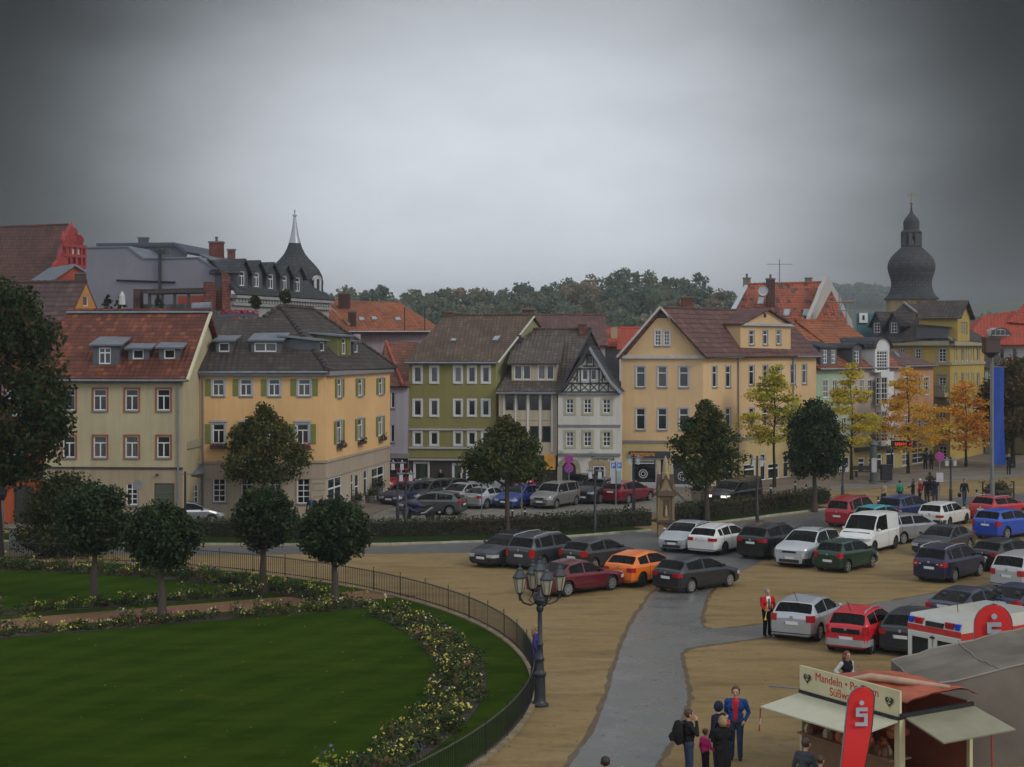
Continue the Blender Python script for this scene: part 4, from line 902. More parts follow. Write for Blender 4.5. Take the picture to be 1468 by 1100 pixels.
for x in (805, 848): p = f.pt(*f.pix(x, 649), .0); g.tube([p, p+f.n*.5+V(0, 0, .15)], .03, 6); g.cbox(p+f.n*.55+V(0, 0, .12), (.4, .2, .14))
h.part('facade_spotlight', LGREY, g)
h.fac(p1, p1+V2((1, 10)), zg); h.fac(p0+V2((1, 10)), p0, zg); h.done()
# ================================================================== far roofs in the gap
def far_roof(px0, px1, ye, yr, Y, shift, mat, wall, label, chim=None, dy=7, name='town_house'):
    e0, e1 = W(px0, ye, Y), W(px1, ye, Y); r0, r1 = W(px0+shift, yr, Y+dy), W(px1+shift, yr, Y+dy)
    h = House(name, (e0+e1)/2, label, 'house', wall, mat); gabled(h, e0, e1, r0, r1); h.fac(e0+V(.3, .4, 0), e1+V(-.3, .4, 0), e0.z-.1)
    bk = 2*r1-e1; sd = Fac(e1+V(-.3, .4, 0), V(bk.x-.3, bk.y, 0)); sd.polyg = [(0, -.2), (sd.L, -.2), (sd.L, e1.z-.1), (sd.L/2, r1.z-.15), (0, e1.z-.1)]; h.fs.append(sd)
    for c_ in chim or (): h.chimney(*c_)
    return h
far_roof(745, 872, 495, 452, 150, -4, T_WINE, LIL, 'distant wine-red ribbed roof behind the half-timbered gable').done()
far_roof(862, 905, 497, 470, 160, 6, T_BRIGHT, LGREY, 'distant bright red roof with cream chimney left of the big yellow house', [(876, 885, 467, 482, 163, stucco('cream_chimney', (.4, .33, .2), .2), 0)]).done()
far_roof(884, 930, 500, 471, 152, 6, T_BRIGHT, WH, 'second small bright red roof tucked behind the big yellow gable').done()
# ================================================================== big yellow house with gable end and cross gable
p0, c, p1 = gx(890.5, 116), gx(1008, 115), gx(1170, 127); YB = stucco('butter_yellow_render', (.60, .41, .225), .14); YB2 = stucco('butter_yellow_base', (.5, .38, .19), .3)
h = House('corner_house', c, 'large butter-yellow house with triangular gable and wine-red roof, music shop at its foot', 'house', [YB, YB2], T_WINE)
f = Fac(p0, c); s_ = Fac(c, p1); L0, L1 = f.L, s_.L; zt = 9.9; zs = f.pix(950, 634)[1]; ap = f.pix(947, 442)
f.polyg = [(0, zs), (L0, zs), (L0, zt), ap, (0, zt)]; s_.polyg = [(0, zs), (L1, zs), (L1, zt), (0, zt)]; h.fs += [f, s_]
fl = h.fac(p0, c, poly=[(0, -.2), (L0, -.2), (L0, zs), (0, zs)], mi=1); sl_ = h.fac(c, p1, poly=[(0, -.2), (L1, -.2), (L1, zs), (0, zs)], mi=1)
kw = dict(sur=GTRIM, sw=.08, sill=SILL)
for y0, y1 in ((525.5, 555), (585.5, 616)): h.win(f, [(912, y0, 925, y1), (943, y0, 956, y1), (973.7, y0, 987, y1)], 'H', **kw)
h.win(f, [(938.8, 474, 947.5, 495.5), (951.8, 474, 960, 495.5)], 'G24', sur=WTRIM, sw=.07, sill=SILL)
for y0, y1 in ((525, 555), (585, 614)): h.win(s_, [(1021.3, y0, 1027.8, y1), (1040.5, y0, 1047.5, y1)], 'H', **kw)
for y0, y1 in ((524, 552), (585, 611)): h.win(s_, [(1074, y0, 1081.2, y1), (1093.7, y0-.5, 1100.7, y1), (1112.8, y0-1, 1119.8, y1-.5), (1133.5, y0-1.5, 1140.5, y1-1.5), (1150, y0-2, 1156.5, y1-2)], 'H', **kw)
za = s_.pix(1061, 464)[1]; ua, ub = s_.pix(1061, 500)[0], s_.pix(1133, 500)[0]; cf = Fac(s_.pt(ua, 0, .03), s_.pt(ub, 0, .03)); apx = cf.pix(1099, 444)
cf.polyg = [(0, zt), (cf.L, zt), (cf.L, za), (cf.L/2, apx[1]), (0, za)]; h.fs.append(cf)
h.win(cf, [(1074, 474, 1081, 494), (1093.8, 473.5, 1100.5, 494), (1113, 473.5, 1119.5, 493.5)], 'H', **kw)
dn = s_.d; rp = f.pt(*ap)+V(0, 0, .12); rq = rp+dn*(L1+.3); ea, eb = s_.pt(-.2, zt, .45), s_.pt(L1+.3, zt, .45)
fn = f.n*.4; h.r.slab([ea+fn, eb, rq, rp+fn], .16); pl = (ea, eb, rq)
wl = f.pt(-.3, zt-.1, .4); h.r.slab([wl, wl+dn*(L1+.3), rq, rp+fn], .16)
# cross gable
nb = -cf.n; B0, B1 = cf.pt(-.25, za, .3), cf.pt(cf.L+.25, za, .3); AP = cf.pt(cf.L/2, apx[1]+.12, .35); bk = nb*8.5
h.r.slab([B0, AP, AP+bk, B0+bk*.75], .14); h.r.slab([B1, AP, AP+bk, B1+bk*.5], .14)
q = Fac(cf.pt(0, 0)+nb*7, cf.pt(0, 0)); q.polyg = [(0, zt-.5), (q.L, zt-.5), (q.L, za), (0, za)]; h.fs.append(q)
q = Fac(cf.pt(cf.L, 0), cf.pt(cf.L, 0)+nb*5); q.polyg = [(0, zt-.5), (q.L, zt-.5), (q.L, za), (0, za)]; h.fs.append(q)
g = MB(); cf.bx(g, -.2, za-.15, cf.L+.2, za+.05, 0, .3); h.part('cornice', GTRIM, g)
g = MB(); cf.bx(g, cf.L/2-.35, apx[1]-.62, cf.L/2-.02, apx[1]-.3, .0, .04); h.part('gable_vent', BLACKPL, g)
g = MB()
for A_, B_ in (((-.3, zt-.05), (ap[0], ap[1]+.1)), ((L0+.2, zt-.05), (ap[0], ap[1]+.1))): g.tube([f.pt(*A_, .38), f.pt(*B_, .38)], .11, 4)
f.bx(g, -.3, zt-.15, L0+.25, zt+.1, 0, .2); h.part('verge_board', TRIM, g)
g = MB(); f.bx(g, ap[0]-.45, ap[1]-.75, ap[0]+.5, ap[1]-.35, 0, .04); h.part('gable_vent', plain('brown_gable_cap', (.05, .035, .03), .6), g)
for fc, LL in ((f, L0), (s_, L1)): g = MB(); fc.bx(g, 0, zs-.05, LL, zs+.12, -.02, .1); h.part('cornice', SILL, g)
h.gutter(s_.pt(0, zt-.05, .5), s_.pt(ua-.3, zt-.05, .5)); h.gutter(s_.pt(ub+.3, zt-.05, .5), s_.pt(L1, zt-.05, .5)); h.pipe(s_, ua-.35, .1, zt); h.pipe(s_, ub+.3, .1, zt)
h.chimney(978, 993.5, 425, 441, 123, BRICK, 0)
h.win(fl, [(904, 657, 942, 694), (945, 657, 959, 698), (963, 657, 990, 697)], '1', gm=SHOPG, fm=plain('pale_shop_frame', (.4, .41, .42), .5), fw=.12)
g = MB(); u0, z0, u1, z1 = fl.rect((902, 647, 961, 656.5)); fl.bx(g, u0, z0, u1, z1, 0, .14); h.part('shop_fascia', plain('dark_shop_fascia', (.03, .035, .045), .4), g)
text(h.root, 'klanggalerie', .50, fl.pt(u0+.12, z0+.14, .15), f.d, (0, 0, 1), plain('orange_lettering', (.75, .28, .03), .5), sx=.78)
def roundel(par, fc, px, py, r, mat, rings=((1, .8), (.58, .38)), off=-.06):
    g = MB(); c0 = fc.pt(*fc.pix(px, py), off)
    for ro, ri in rings:
        for i in range(28):
            a0, a1 = 2*math.pi*i/28, 2*math.pi*(i+.9)/28; P = lambda a_, rr: c0+fc.d*(math.cos(a_)*rr*r)+V(0, 0, math.sin(a_)*rr*r)
            g.hexa(P(a0, ri), P(a1, ri)-P(a0, ri), P(a0, ro)-P(a0, ri), fc.n*.01)
    return g.build('window_emblem', mat, par)
LW = plain('white_decal', (.5, .5, .5), .5); roundel(h.root, fl, 922, 679.5, .34, LW); roundel(h.root, fl, 978, 683, .34, LW)
g = MB()
for y in (660, 663.5): u0, z0, u1, z1 = fl.rect((906, y, 938, y+1.6)); fl.bx(g, u0, z0, u1, z1, -.07, -.055)
h.part('window_lettering_strip', LW, g)
g = MB(); fl.bx(g, .75, -.1, L0, .32, 0, .12); h.part('plinth', LGREY, g)
h.win(sl_, [(1012, 668, 1022, 700), (1026, 667, 1036, 699), (1040, 667, 1052, 697), (1066, 665, 1083, 690), (1090, 650, 1098, 689), (1101, 664, 1117, 687), (1123, 652, 1131, 685), (1136, 663, 1154, 684)], 'H', gm=SHOPG, fw=.1)
h.fac(p1, p1+V2(-s_.n)*9, zt); h.fac(p0+V2(dn)*L1, p0, zt); h.done(); BIG = (f, s_)
# ================================================================== house with bare white gable and scaffold behind
e0, e1 = W(1048, 446, 149), W(1215, 462, 149); r0, r1 = W(1070, 408, 156), W(1186, 405, 156)
h = House('town_house', (e0+e1)/2, 'tall house with patched red roof and bare whitish scrolled gable behind the yellow house', 'house', stucco('bare_white_gable', (.42, .4, .37), .25), tiles('patched_red_tiles', (.30, .075, .035), (.24, .06, .03), (.05, .04, .04), .42, .3, .35, .7))
gabled(h, W(1040, 462, 149), e1, r0, r1); h.fac(W(1040, 462, 149.3), e1, W(1040, 462, 149).z-.1)
sd = Fac(W(1166, 470, 148.6), W(1226, 470, 163)); g = MB(); sil = [(1160, 470), (1162, 455), (1174, 427), (1179, 412), (1183, 406), (1185, 398), (1189, 398), (1193, 408), (1203, 424), (1212, 444), (1221, 460), (1223, 470)]
pts = [sd.pt(*sd.pix(*p)) for p in sil]; mid = sd.pt(*sd.pix(1192, 470)); zlow = [sd.pt(sd.pix(1160, 470)[0], 0), sd.pt(sd.pix(1223, 470)[0], 0)]
for p, q in zip(pts, pts[1:]): g.poly([mid, q, p]); g.hexa(p, q-p, -sd.n*.4, V(0, 0, .06))
g.poly([zlow[0], zlow[1], pts[-1], pts[0]]); h.part('gable_wall', h.wm, g)
h.part('verge_board', plain('pale_blue_verge', (.35, .38, .42), .5), MB().slab([W(1046, 446, 148.9), W(1053, 446, 148.9), W(1073, 409, 155.9), W(1068, 408, 155.9)], .1))
h.chimney(1066.5, 1076, 398, 410, 156, plain('old_grey_chimney', (.14, .13, .1), .8), 1); h.chimney(1099.5, 1111, 399, 440, 151.5, DBRICK, 1); h.chimney(1155.5, 1164, 398, 408, 156, plain('old_grey_chimney', (.14, .13, .1), .8), 0)
pl = (e0, e1, r1)
for x, y in ((1126, 449), (1154, 449), (1089, 432)): h.skylight([hit(x-4, y+5, pl), hit(x+5, y+5, pl), hit(x+7, y-5, pl), hit(x-2, y-5, pl)])
g = MB(); p = W(1117.5, 408, 155); q = W(1117.5, 372, 155); g.tube([p, q], .05, 6); k = W(1117.5, 379, 155)
g.tube([k-V(1.3, 0, 0), k+V(1.3, 0, 0)], .03, 5)
for i in range(7): x = -1.2+i*.4; g.tube([k+V(x, -.3, 0), k+V(x, .3, 0)], .02, 4)
h.part('aerial', METAL, g); g = MB(); c0 = W(1094, 417, 150.5); g.lathe(c0, [(.05, .1), (.35, .04), (.5, -.06), (.36, .02)], 16, ax='y'); g.tube([c0, c0+V(.3, .6, -.5)], .04, 6); h.part('satellite_dish', LGREY, g)
h.done()
sc = empty('scaffold', W(1212, 470, 146), 'bare metal scaffold standing beside the whitish scrolled gable', 'scaffold'); g = MB()
for x in (1203, 1213, 1226): 
    for dy in (0, 1.2): p = W(x, 475, 146+dy); g.tube([V(p.x, p.y, 0), W(x, 413 if x < 1225 else 418, 146+dy)], .05, 6)
for y in (420, 431, 445): g.tube([W(1201, y, 146), W(1227, y+1, 146)], .04, 5); g.tube([W(1201, y, 147.2), W(1227, y+1, 147.2)], .04, 5)
g.tube([W(1203, 445, 146), W(1213, 420, 146)], .035, 5)
g.build('tube_frame', METAL, sc); g = MB(); p, q = W(1190, 434, 146), W(1226, 434, 146); g.box((p.x, 145.9, p.z), (q.x, 147.4, p.z+.1)); g.build('platform', plain('scaffold_plank', (.25, .16, .09), .8), sc)
sg = empty('site_sign', W(1238, 470, 152), 'white board with dark emblem on teal netting beside the old church roof', 'sign'); p, q = W(1232, 463, 152), W(1244, 449, 152)
MB().box((p.x, 152, p.z), (q.x, 152.12, q.z)).build('board', WHITE, sg); MB().box((p.x-.25, 152.15, p.z-4), (q.x+.75, 152.25, q.z)).build('netting', plain('teal_netting', (.06, .16, .18), .8), sg)
MB().box(((p.x+q.x)/2-.1, 151.96, p.z+.3), ((p.x+q.x)/2+.1, 152, p.z+.75)).build('emblem', DMETAL, sg)
# ================================================================== row to the right: mint, pink with glass bay, orange
q0, q1, q2, q3 = gx(1170, 127.4), gx(1224, 129.5), gx(1290, 134), gx(1338, 140)
MINT = stucco('mint_render', (.33, .42, .3), .2); PINK = stucco('pale_pink_render', (.46, .38, .34), .2); ORG = stucco('apricot_render', (.46, .24, .13), .2); YSH = stucco('shop_yellow', (.42, .33, .14), .3)
def row_house(nm, a, b, label, wall, roof, zt, yr, Yd, sh_, zs=2.9):
    h = House(nm, (a+b)/2, label, 'house', [wall, YSH], roof); LL = (b-a).length; f = h.fac(a, b, poly=[(0, zs), (LL, zs), (LL, zt), (0, zt)]); fl = h.fac(a, b, poly=[(0, -.2), (LL, -.2), (LL, zs), (0, zs)], mi=1)
    Dn = V2(-f.n)*10; rest(h, a, b, Dn, zt); h.fac(b, b+Dn, zt)
    e0, e1 = f.pt(-.1, zt, .4), f.pt(LL+.1, zt, .4); zr = W(0, yr, a[1]+Yd).z; r0, r1 = f.pt(-.1+sh_, zr, -Yd), f.pt(LL+.1+sh_, zr, -Yd)
    gabled(h, e0, e1, r0, r1); h.gutter(f.pt(0, zt-.05, .5), f.pt(LL, zt-.05, .5)); return h, f, fl, (e0, e1, r1)
h, f, fl, pl = row_house('town_house', q0, q1, 'narrow mint-green house with orange roof and twin-window black dormer', MINT, T_ORANGE, 8.85, 457, 6.5, 0)
h.win(f, [(x0, y0, x1, y1) for x0, x1 in ((1180, 1187), (1193.7, 1199.7), (1207, 1213)) for y0, y1 in ((545, 570), (599, 622))], 'G23', sur=WTRIM, sw=.06)
dormer(h, (1176, 497, 1200, 524), (1188, 524), [(1180, 502, 1186, 521), (1192, 502, 1198, 521)], f.d, pl, GREYCL, T_SLATE, 'G23', 3, .5, .2)
h.win(fl, [(1174, 655, 1190, 686), (1196, 655, 1218, 684)], 'D', gm=SHOPG, fw=.1); h.done()
h, f, fl, pl = row_house('town_house', q1, q2, 'pale pink house with tall white glass bay and barrel-roofed arched dormer', PINK, T_ORANGE, 8.9, 460, 6, 0)
h.win(f, [(x0, y0, x1, y1) for x0, x1 in ((1232, 1238), (1244, 1250), (1277, 1283)) for y0, y1 in ((545, 572), (599, 622))], 'G23', sur=WTRIM, sw=.06)
u0, u1 = f.pix(1255, 560)[0], f.pix(1274, 560)[0]; bf = Fac(f.pt(u0, 0, .55), f.pt(u1, 0, .55)); bz0, bz1 = bf.pix(1265, 640)[1], bf.pix(1265, 533)[1]; wb = MB()
bf.polyg = [(0, bz0), (bf.L, bz0), (bf.L, bz1), (0, bz1)]
for y0, y1 in ((541, 580), (590, 613), (616, 633)): q = bf.rect((1257, y0, 1272.5, y1)); bf.holes.append(q); window(h.root, bf, q, 'G45' if y0 < 560 else 'G43', fw=.05)
bf.wall(wb); wb.hexa(f.pt(u0, bz0, 0), V(0, 0, bz1-bz0), f.n*.55, f.d*.05); wb.hexa(f.pt(u1-.05, bz0, 0), V(0, 0, bz1-bz0), f.n*.55, f.d*.05); wb.hexa(f.pt(u0, bz0, 0), f.d*(u1-u0), f.n*.55, V(0, 0, .06)); h.part('glass_bay', WTRIM, wb)
ad = dormer(h, (1254.5, 500, 1275, 534), (1265, 528), [(1257.5, 503, 1272.5, 532)], f.d, pl, WTRIM, T_SLATE, 'G46', 5.0, 1.0, .25, roof='arch', drop=0)
dormer(h, (1222, 500, 1235, 523), (1229, 523), [(1225, 503, 1232, 521)], f.d, pl, GREYCL, T_SLATE, 'G23', 3.5, .5, .25, roof='arch')
h.win(fl, [(1230, 656, 1240, 680), (1245, 656, 1253, 678), (1257, 650, 1265, 677), (1270, 640, 1283, 674)], 'H', gm=SHOPG, fw=.12)
h.band(fl, 1250, 640, 646, .5, plain('shop_awning_dark', (.03, .03, .03), .6), 'canopy'); h.done()
h, f, fl, pl = row_house('town_house', q2, q3, 'apricot house with brown lean-to roof left of the yellow palace', ORG, tiles('dull_brown_tiles', (.11, .06, .05), (.09, .05, .045), (.13, .075, .06), .4, .3, .3, .7), 9.0, 490, 5, -1.8)
h.win(f, [(x0, y0, x1, y1) for x0, x1 in ((1296, 1302), (1315, 1321), (1324.5, 1331.5)) for y0, y1 in ((541, 566), (596, 618))], 'G24', sur=WTRIM, sw=.06)
h.skylight([hit(1284, 511, pl), hit(1291, 515, pl), hit(1288, 508, pl), hit(1280, 504, pl)])
h.win(fl, [(1294, 634, 1302, 668), (1308, 634, 1332, 664)], 'G34', gm=SHOPG, fw=.1); h.done()
# ================================================================== yellow palace on the corner
p0, c, p1 = gx(1262, 147), gx(1362, 142), gx(1411, 152); YP = stucco('ochre_yellow_render', (.42, .30, .085), .35)
h = House('palace', c, 'ochre-yellow corner palace with dark hipped roof in front of the onion-domed tower', 'palace', YP, T_DARK)
f = Fac(p0, c); s_ = Fac(c, p1); zt = f.pix(1345, 494)[1]; f.polyg = [(0, -.2), (f.L, -.2), (f.L, zt), (0, zt)]; s_.polyg = [(0, -.2), (s_.L, -.2), (s_.L, zt), (0, zt)]; h.fs += [f, s_]
kw = dict(sur=stucco('palace_stone', (.33, .29, .2), .3), sw=.2)
h.win(f, [(1346, 500, 1356, 519), (1346, 541, 1356, 560), (1346, 586, 1356, 604), (1346, 640, 1357, 660)], 'G24', hood=kw['sur'], **kw); h.win(f, [(1312, 500, 1320, 519), (1290, 500, 1297, 519)], 'G24', **kw)
pal = dict(gm=plain('blinded_window', (.3, .25, .12), .5)); 
for x in (1370, 1380, 1387, 1394, 1402): h.win(s_, [(x-1.6, y0, x+1.6, y1) for y0, y1 in ((499, 518), (535, 557), (585, 605))], '1', sur=kw['sur'], sw=.1, gm=(GLASS if x in (1380, 1402) else pal['gm']))
for fc in (f, s_):
    g = MB(); z = fc.pix(1362, 522)[1]; fc.bx(g, 0, z-.1, fc.L, z+.15, -.02, .15); z = fc.pix(1362, 576)[1]; fc.bx(g, 0, z-.1, fc.L, z+.15, -.02, .15); fc.bx(g, -.1, zt-.1, fc.L+.1, zt+.3, -.02, .5); h.part('cornice', kw['sur'], g)
g = MB(); u0, z0, u1, z1 = f.rect((1341, 563, 1361, 569)); f.bx(g, u0, z0, u1, z1, 0, .9)
for i in range(6): u = u0+(u1-u0)*(i+.5)/6; f.bx(g, u-.06, z1, u+.06, z1+.6, .75, .85)
f.bx(g, u0, z1+.6, u1, z1+.72, .7, .9); h.part('balcony', kw['sur'], g)
A, B_, C_ = f.pt(-.4, zt+.3, .6), xyz(c, zt+.3)+V(.1, -.7, 0), s_.pt(s_.L+.4, zt+.3, .6); R0, R1 = W(1296, 434, 155), W(1330, 437, 157)
h.r.slab([A, B_, R1, R0], .16); h.r.slab([B_, C_, R1], .16); h.r.slab([A, R0, A+V(2, 13, 0)], .16); h.r.slab([C_, R1, R0, A+V(2, 13, 0), C_+V(-4, 12, 0)], .16)
plf = (A, B_, R1); pls = (B_, C_, R1)
dormer(h, (1250.5, 460, 1264, 481), (1262, 481), [(1252.5, 463, 1261.5, 477)], f.d, plf, GREYCL, T_DARK, 'G23', 4, .9, .35, roof='gable'); dormer(h, (1274, 460, 1289, 480), (1281, 480), [(1277, 462.5, 1286, 477.5)], f.d, plf, GREYCL, T_DARK, 'G23', 4, .9, .35, roof='gable')
dw = dormer(h, (1373, 452, 1390, 489), (1382, 489), [(1377, 462, 1387, 480)], s_.d, pls, YP, T_DARK, 'G34', 3.6, 1.4, .45, roof='gable', wk=dict(fm=stucco('palace_stone', (.33, .29, .2), .3), gm=pal['gm']))
dormer(h, (1359, 469, 1369, 483), (1364, 483), [(1361, 471, 1367.5, 480)], s_.d, pls, GREYCL, T_SLATE, 'D', 3, .3, .2)
h.part('ridge_tiles', plain('pale_ridge_line', (.2, .19, .17), .7), MB().tube([R0, R0+(B_-R0)*.98], .14, 6)); h.fac(p1, p1+V2((-3, 14)), zt); h.fac(p0+V2((0, 12)), p0, zt); h.done()
# ================================================================== tower with onion domes
tc = gx(1306.5, 188); k = 188/F; h = House('church_tower', tc, 'stone tower with slate onion dome, open lantern and small upper onion', 'tower', STONE, T_SLATE)
def prof(l): return [(r*k, CH-(y-HY)*k) for r, y in l]
h.part('drum', STONE, MB().lathe((tc.x, tc.y, 0), [(35.5*k, 0)]+prof([(35.5, 431), (37, 430.5), (37, 429)]), 8, ph=math.pi/8))
h.part('great_onion', T_SLATE, MB().lathe((tc.x, tc.y, 0), prof([(39.5, 429.5), (38, 427.5), (34, 424), (31, 419), (29, 412), (28.5, 406), (29.5, 400), (31.5, 394), (33.5, 387), (33.8, 381), (32, 374), (28, 367.5), (22.5, 362), (17.5, 357.5), (14.5, 354.5), (14.5, 352.5)]), 16, ph=math.pi/8), smooth=40)
g = MB()
for i in range(8):
    a = math.pi/8+2*math.pi*i/8; p = V(tc.x+math.cos(a)*11.7*k, tc.y+math.sin(a)*11.7*k, 0); g.hexa(p+V(-.22, -.22, CH-(353-HY)*k), V(.44, 0, 0), V(0, .44, 0), V(0, 0, 19*k))
g.lathe((tc.x, tc.y, 0), prof([(12, 340), (13, 336.5), (13, 334)]), 8, ph=math.pi/8); g.lathe((tc.x, tc.y, 0), prof([(13.5, 353), (13.5, 350.5)]), 8, ph=math.pi/8)
h.part('lantern', plain('lantern_slate', (.04, .042, .048), .5), g)
h.part('bell', plain('bell_bronze', (.08, .07, .05), .4, .6), MB().lathe((tc.x, tc.y, 0), prof([(4.5, 349), (3.5, 346), (2.8, 341), (1, 339.5)]), 12))
h.part('upper_onion', T_SLATE, MB().lathe((tc.x, tc.y, 0), prof([(15.5, 334), (13.5, 331.5), (11.3, 329.5), (11.2, 325), (11.6, 320), (10.3, 315.5), (7, 311), (4, 307.5), (2, 304), (1.2, 299), (.9, 293)]), 16), smooth=40)
g = MB(); g.ball((tc.x, tc.y, CH-(291-HY)*k), 2.4*k); g.tube([(tc.x, tc.y, CH-(291-HY)*k), (tc.x, tc.y, CH-(276-HY)*k)], .05, 6); g.box((tc.x-.5, tc.y-.03, CH-(280.5-HY)*k), (tc.x+.5, tc.y+.03, CH-(279.5-HY)*k)); g.box((tc.x-.1, tc.y-.02, CH-(278.5-HY)*k), (tc.x+.55, tc.y+.02, CH-(277-HY)*k)); h.part('finial', plain('gilt_finial', (.25, .2, .1), .4, .5), g); h.done()
# ================================================================== right edge: bright red roofs and grey wall, green house
e0, e1 = W(1380, 494, 162), W(1560, 494, 158); r0, r1 = W(1410, 452, 170), W(1560, 448, 168)
h = House('town_house', (e0+e1)/2, 'grey house with bright red roof and eyebrow dormer at right edge', 'house', LGREY, T_BRIGHT)
h.r.slab([e0, e1, r1, W(1450, 446, 169), r0], .18); h.r.slab([W(1444, 462, 166), W(1475, 428, 168), W(1560, 420, 170), W(1560, 470, 162)], .18); f = h.fac(e0+V(.5, .6, 0), e1+V(0, .6, 0), e0.z-.1); h.r.slab([e0, r0, e0+V(1, 14, 0)], .18)
h.win(f, [(1434, 500, 1439, 517), (1452, 500, 1457, 517)], '1', fm=DFRAME); pl = (e0, e1, r0); g = MB(); df = hit(1433, 482, pl); fc = Fac(df, df+V(1, 0, 0)); u0, z0, u1, z1 = fc.rect((1419, 470, 1448, 482)); kk = 10; um = (u0+u1)/2
arc = [fc.pt(um-math.cos(math.pi*i/kk)*(u1-u0)/2, z0+math.sin(math.pi*i/kk)*(z1-z0), .3) for i in range(kk+1)]; g.poly(arc[::-1])
for a_, b_ in zip(arc, arc[1:]): g.slab([a_, b_, b_+V(0, 4, 0), a_+V(0, 4, 0)], .1)
h.part('eyebrow_dormer', plain('eyebrow_grey', (.3, .32, .3), .6), g); g = MB()
for i in range(4): fc.bx(g, um-1.0+i*.5, z0+.15, um-.62+i*.5, z1-.25, .32, .36)
h.part('dormer_pane', GLASS, g)
g = MB(); g.slab([W(1435, 527, 156), W(1560, 525, 153), W(1560, 514, 159), W(1440, 515, 162)], .15); h.part('lower_roof', T_BRIGHT, g); h.done()
p0, p1 = gx(1412, 152.5), gx(1445, 153); h = House('town_house', (p0+p1)/2, 'narrow pale green house half hidden behind the blue banner', 'house', stucco('pale_green_render', (.3, .36, .24), .3), T_DARK)
f = h.fac(p0, p1, 8.6); h.win(f, [(1416, 532, 1421, 548), (1416, 565, 1421, 580), (1416, 598, 1421, 612)], 'G23'); h.fac(p1, p1+V2((0, 8)), 8.6); h.r.slab([f.pt(-.2, 8.6, .4), f.pt(f.L+.2, 8.6, .4), f.pt(f.L+.2, 10.8, -4), f.pt(-.2, 10.8, -4)], .15); h.done()
p0, p1 = gx(1445, 150), gx(1560, 146); h = House('town_house', (p0+p1)/2, 'dark ochre house behind the russet tree at right edge', 'house', stucco('dark_ochre_render', (.12, .1, .04), .3), T_BRIGHT)
f = h.fac(p0, p1, 8.4); h.win(f, [(1452, 560, 1460, 585), (1470, 560, 1478, 585), (1452, 650, 1464, 668)], 'G23', fm=DFRAME); h.fac(p1, p1+V2((0, 8)), 8.4); h.fac(p0+V2((0, 8)), p0, 8.4); h.done()
# ------------------------------------------------------------------ vegetation
LF_DK = [leafm('maple_dark', (.022, .042, .010)), leafm('maple_mid', (.04, .066, .014)), leafm('maple_olive', (.078, .09, .018)), leafm('maple_rust', (.115, .085, .022))]
LF_GL = [leafm('globe_dark', (.016, .032, .013)), leafm('globe_mid', (.024, .046, .016)), leafm('globe_light', (.045, .075, .022)), leafm('globe_olive', (.05, .06, .02))]
LF_YE = [leafm('acacia_yellow', (.62, .46, .04), .5), leafm('acacia_lime', (.48, .46, .06), .5), leafm('acacia_gold', (.65, .42, .035), .5), leafm('acacia_green', (.17, .2, .035), .45)]
LF_OR = [leafm('orange_leaf', (.65, .26, .03), .5), leafm('amber_leaf', (.66, .36, .035), .5), leafm('russet_leaf', (.5, .19, .03), .5), leafm('gold_leaf', (.6, .42, .05), .5)]
LF_RU = [leafm('russet_brown', (.10, .05, .015)), leafm('russet_olive', (.06, .06, .015)), leafm('russet_green', (.035, .045, .014)), leafm('russet_amber', (.16, .08, .018))]  # dark leaf tones of the russet tree
LF_CH = [leafm('chestnut_dark', (.014, .032, .007)), leafm('chestnut_mid', (.024, .046, .009)), leafm('chestnut_brown', (.034, .045, .010)), leafm('chestnut_rust', (.085, .042, .012))]
LF_BU = [leafm('bush_olive', (.05, .06, .015)), leafm('bush_green', (.032, .046, .014)), leafm('bush_yellow', (.085, .085, .02)), leafm('bush_dark', (.02, .03, .01))]
BARK = stucco('bark', (.075, .06, .048), .5); BARKD = stucco('dark_bark', (.03, .026, .022), .5)
def envelope(kind, t):
    if kind == 'cone': return max(.05, (.62+.38*math.sin(math.pi/2*min(1, t/.3)) if t < .3 else 1-((t-.3)/.7)**1.1*.93))
    if kind == 'globe': return max(.05, math.sqrt(max(0, 1-(2*t-1)**2)))
    if kind == 'dome': return max(.08, (min(1, t*4+.45))*math.sqrt(max(0, 1-max(0, (t-.25)/.75)**2)))
    return 1
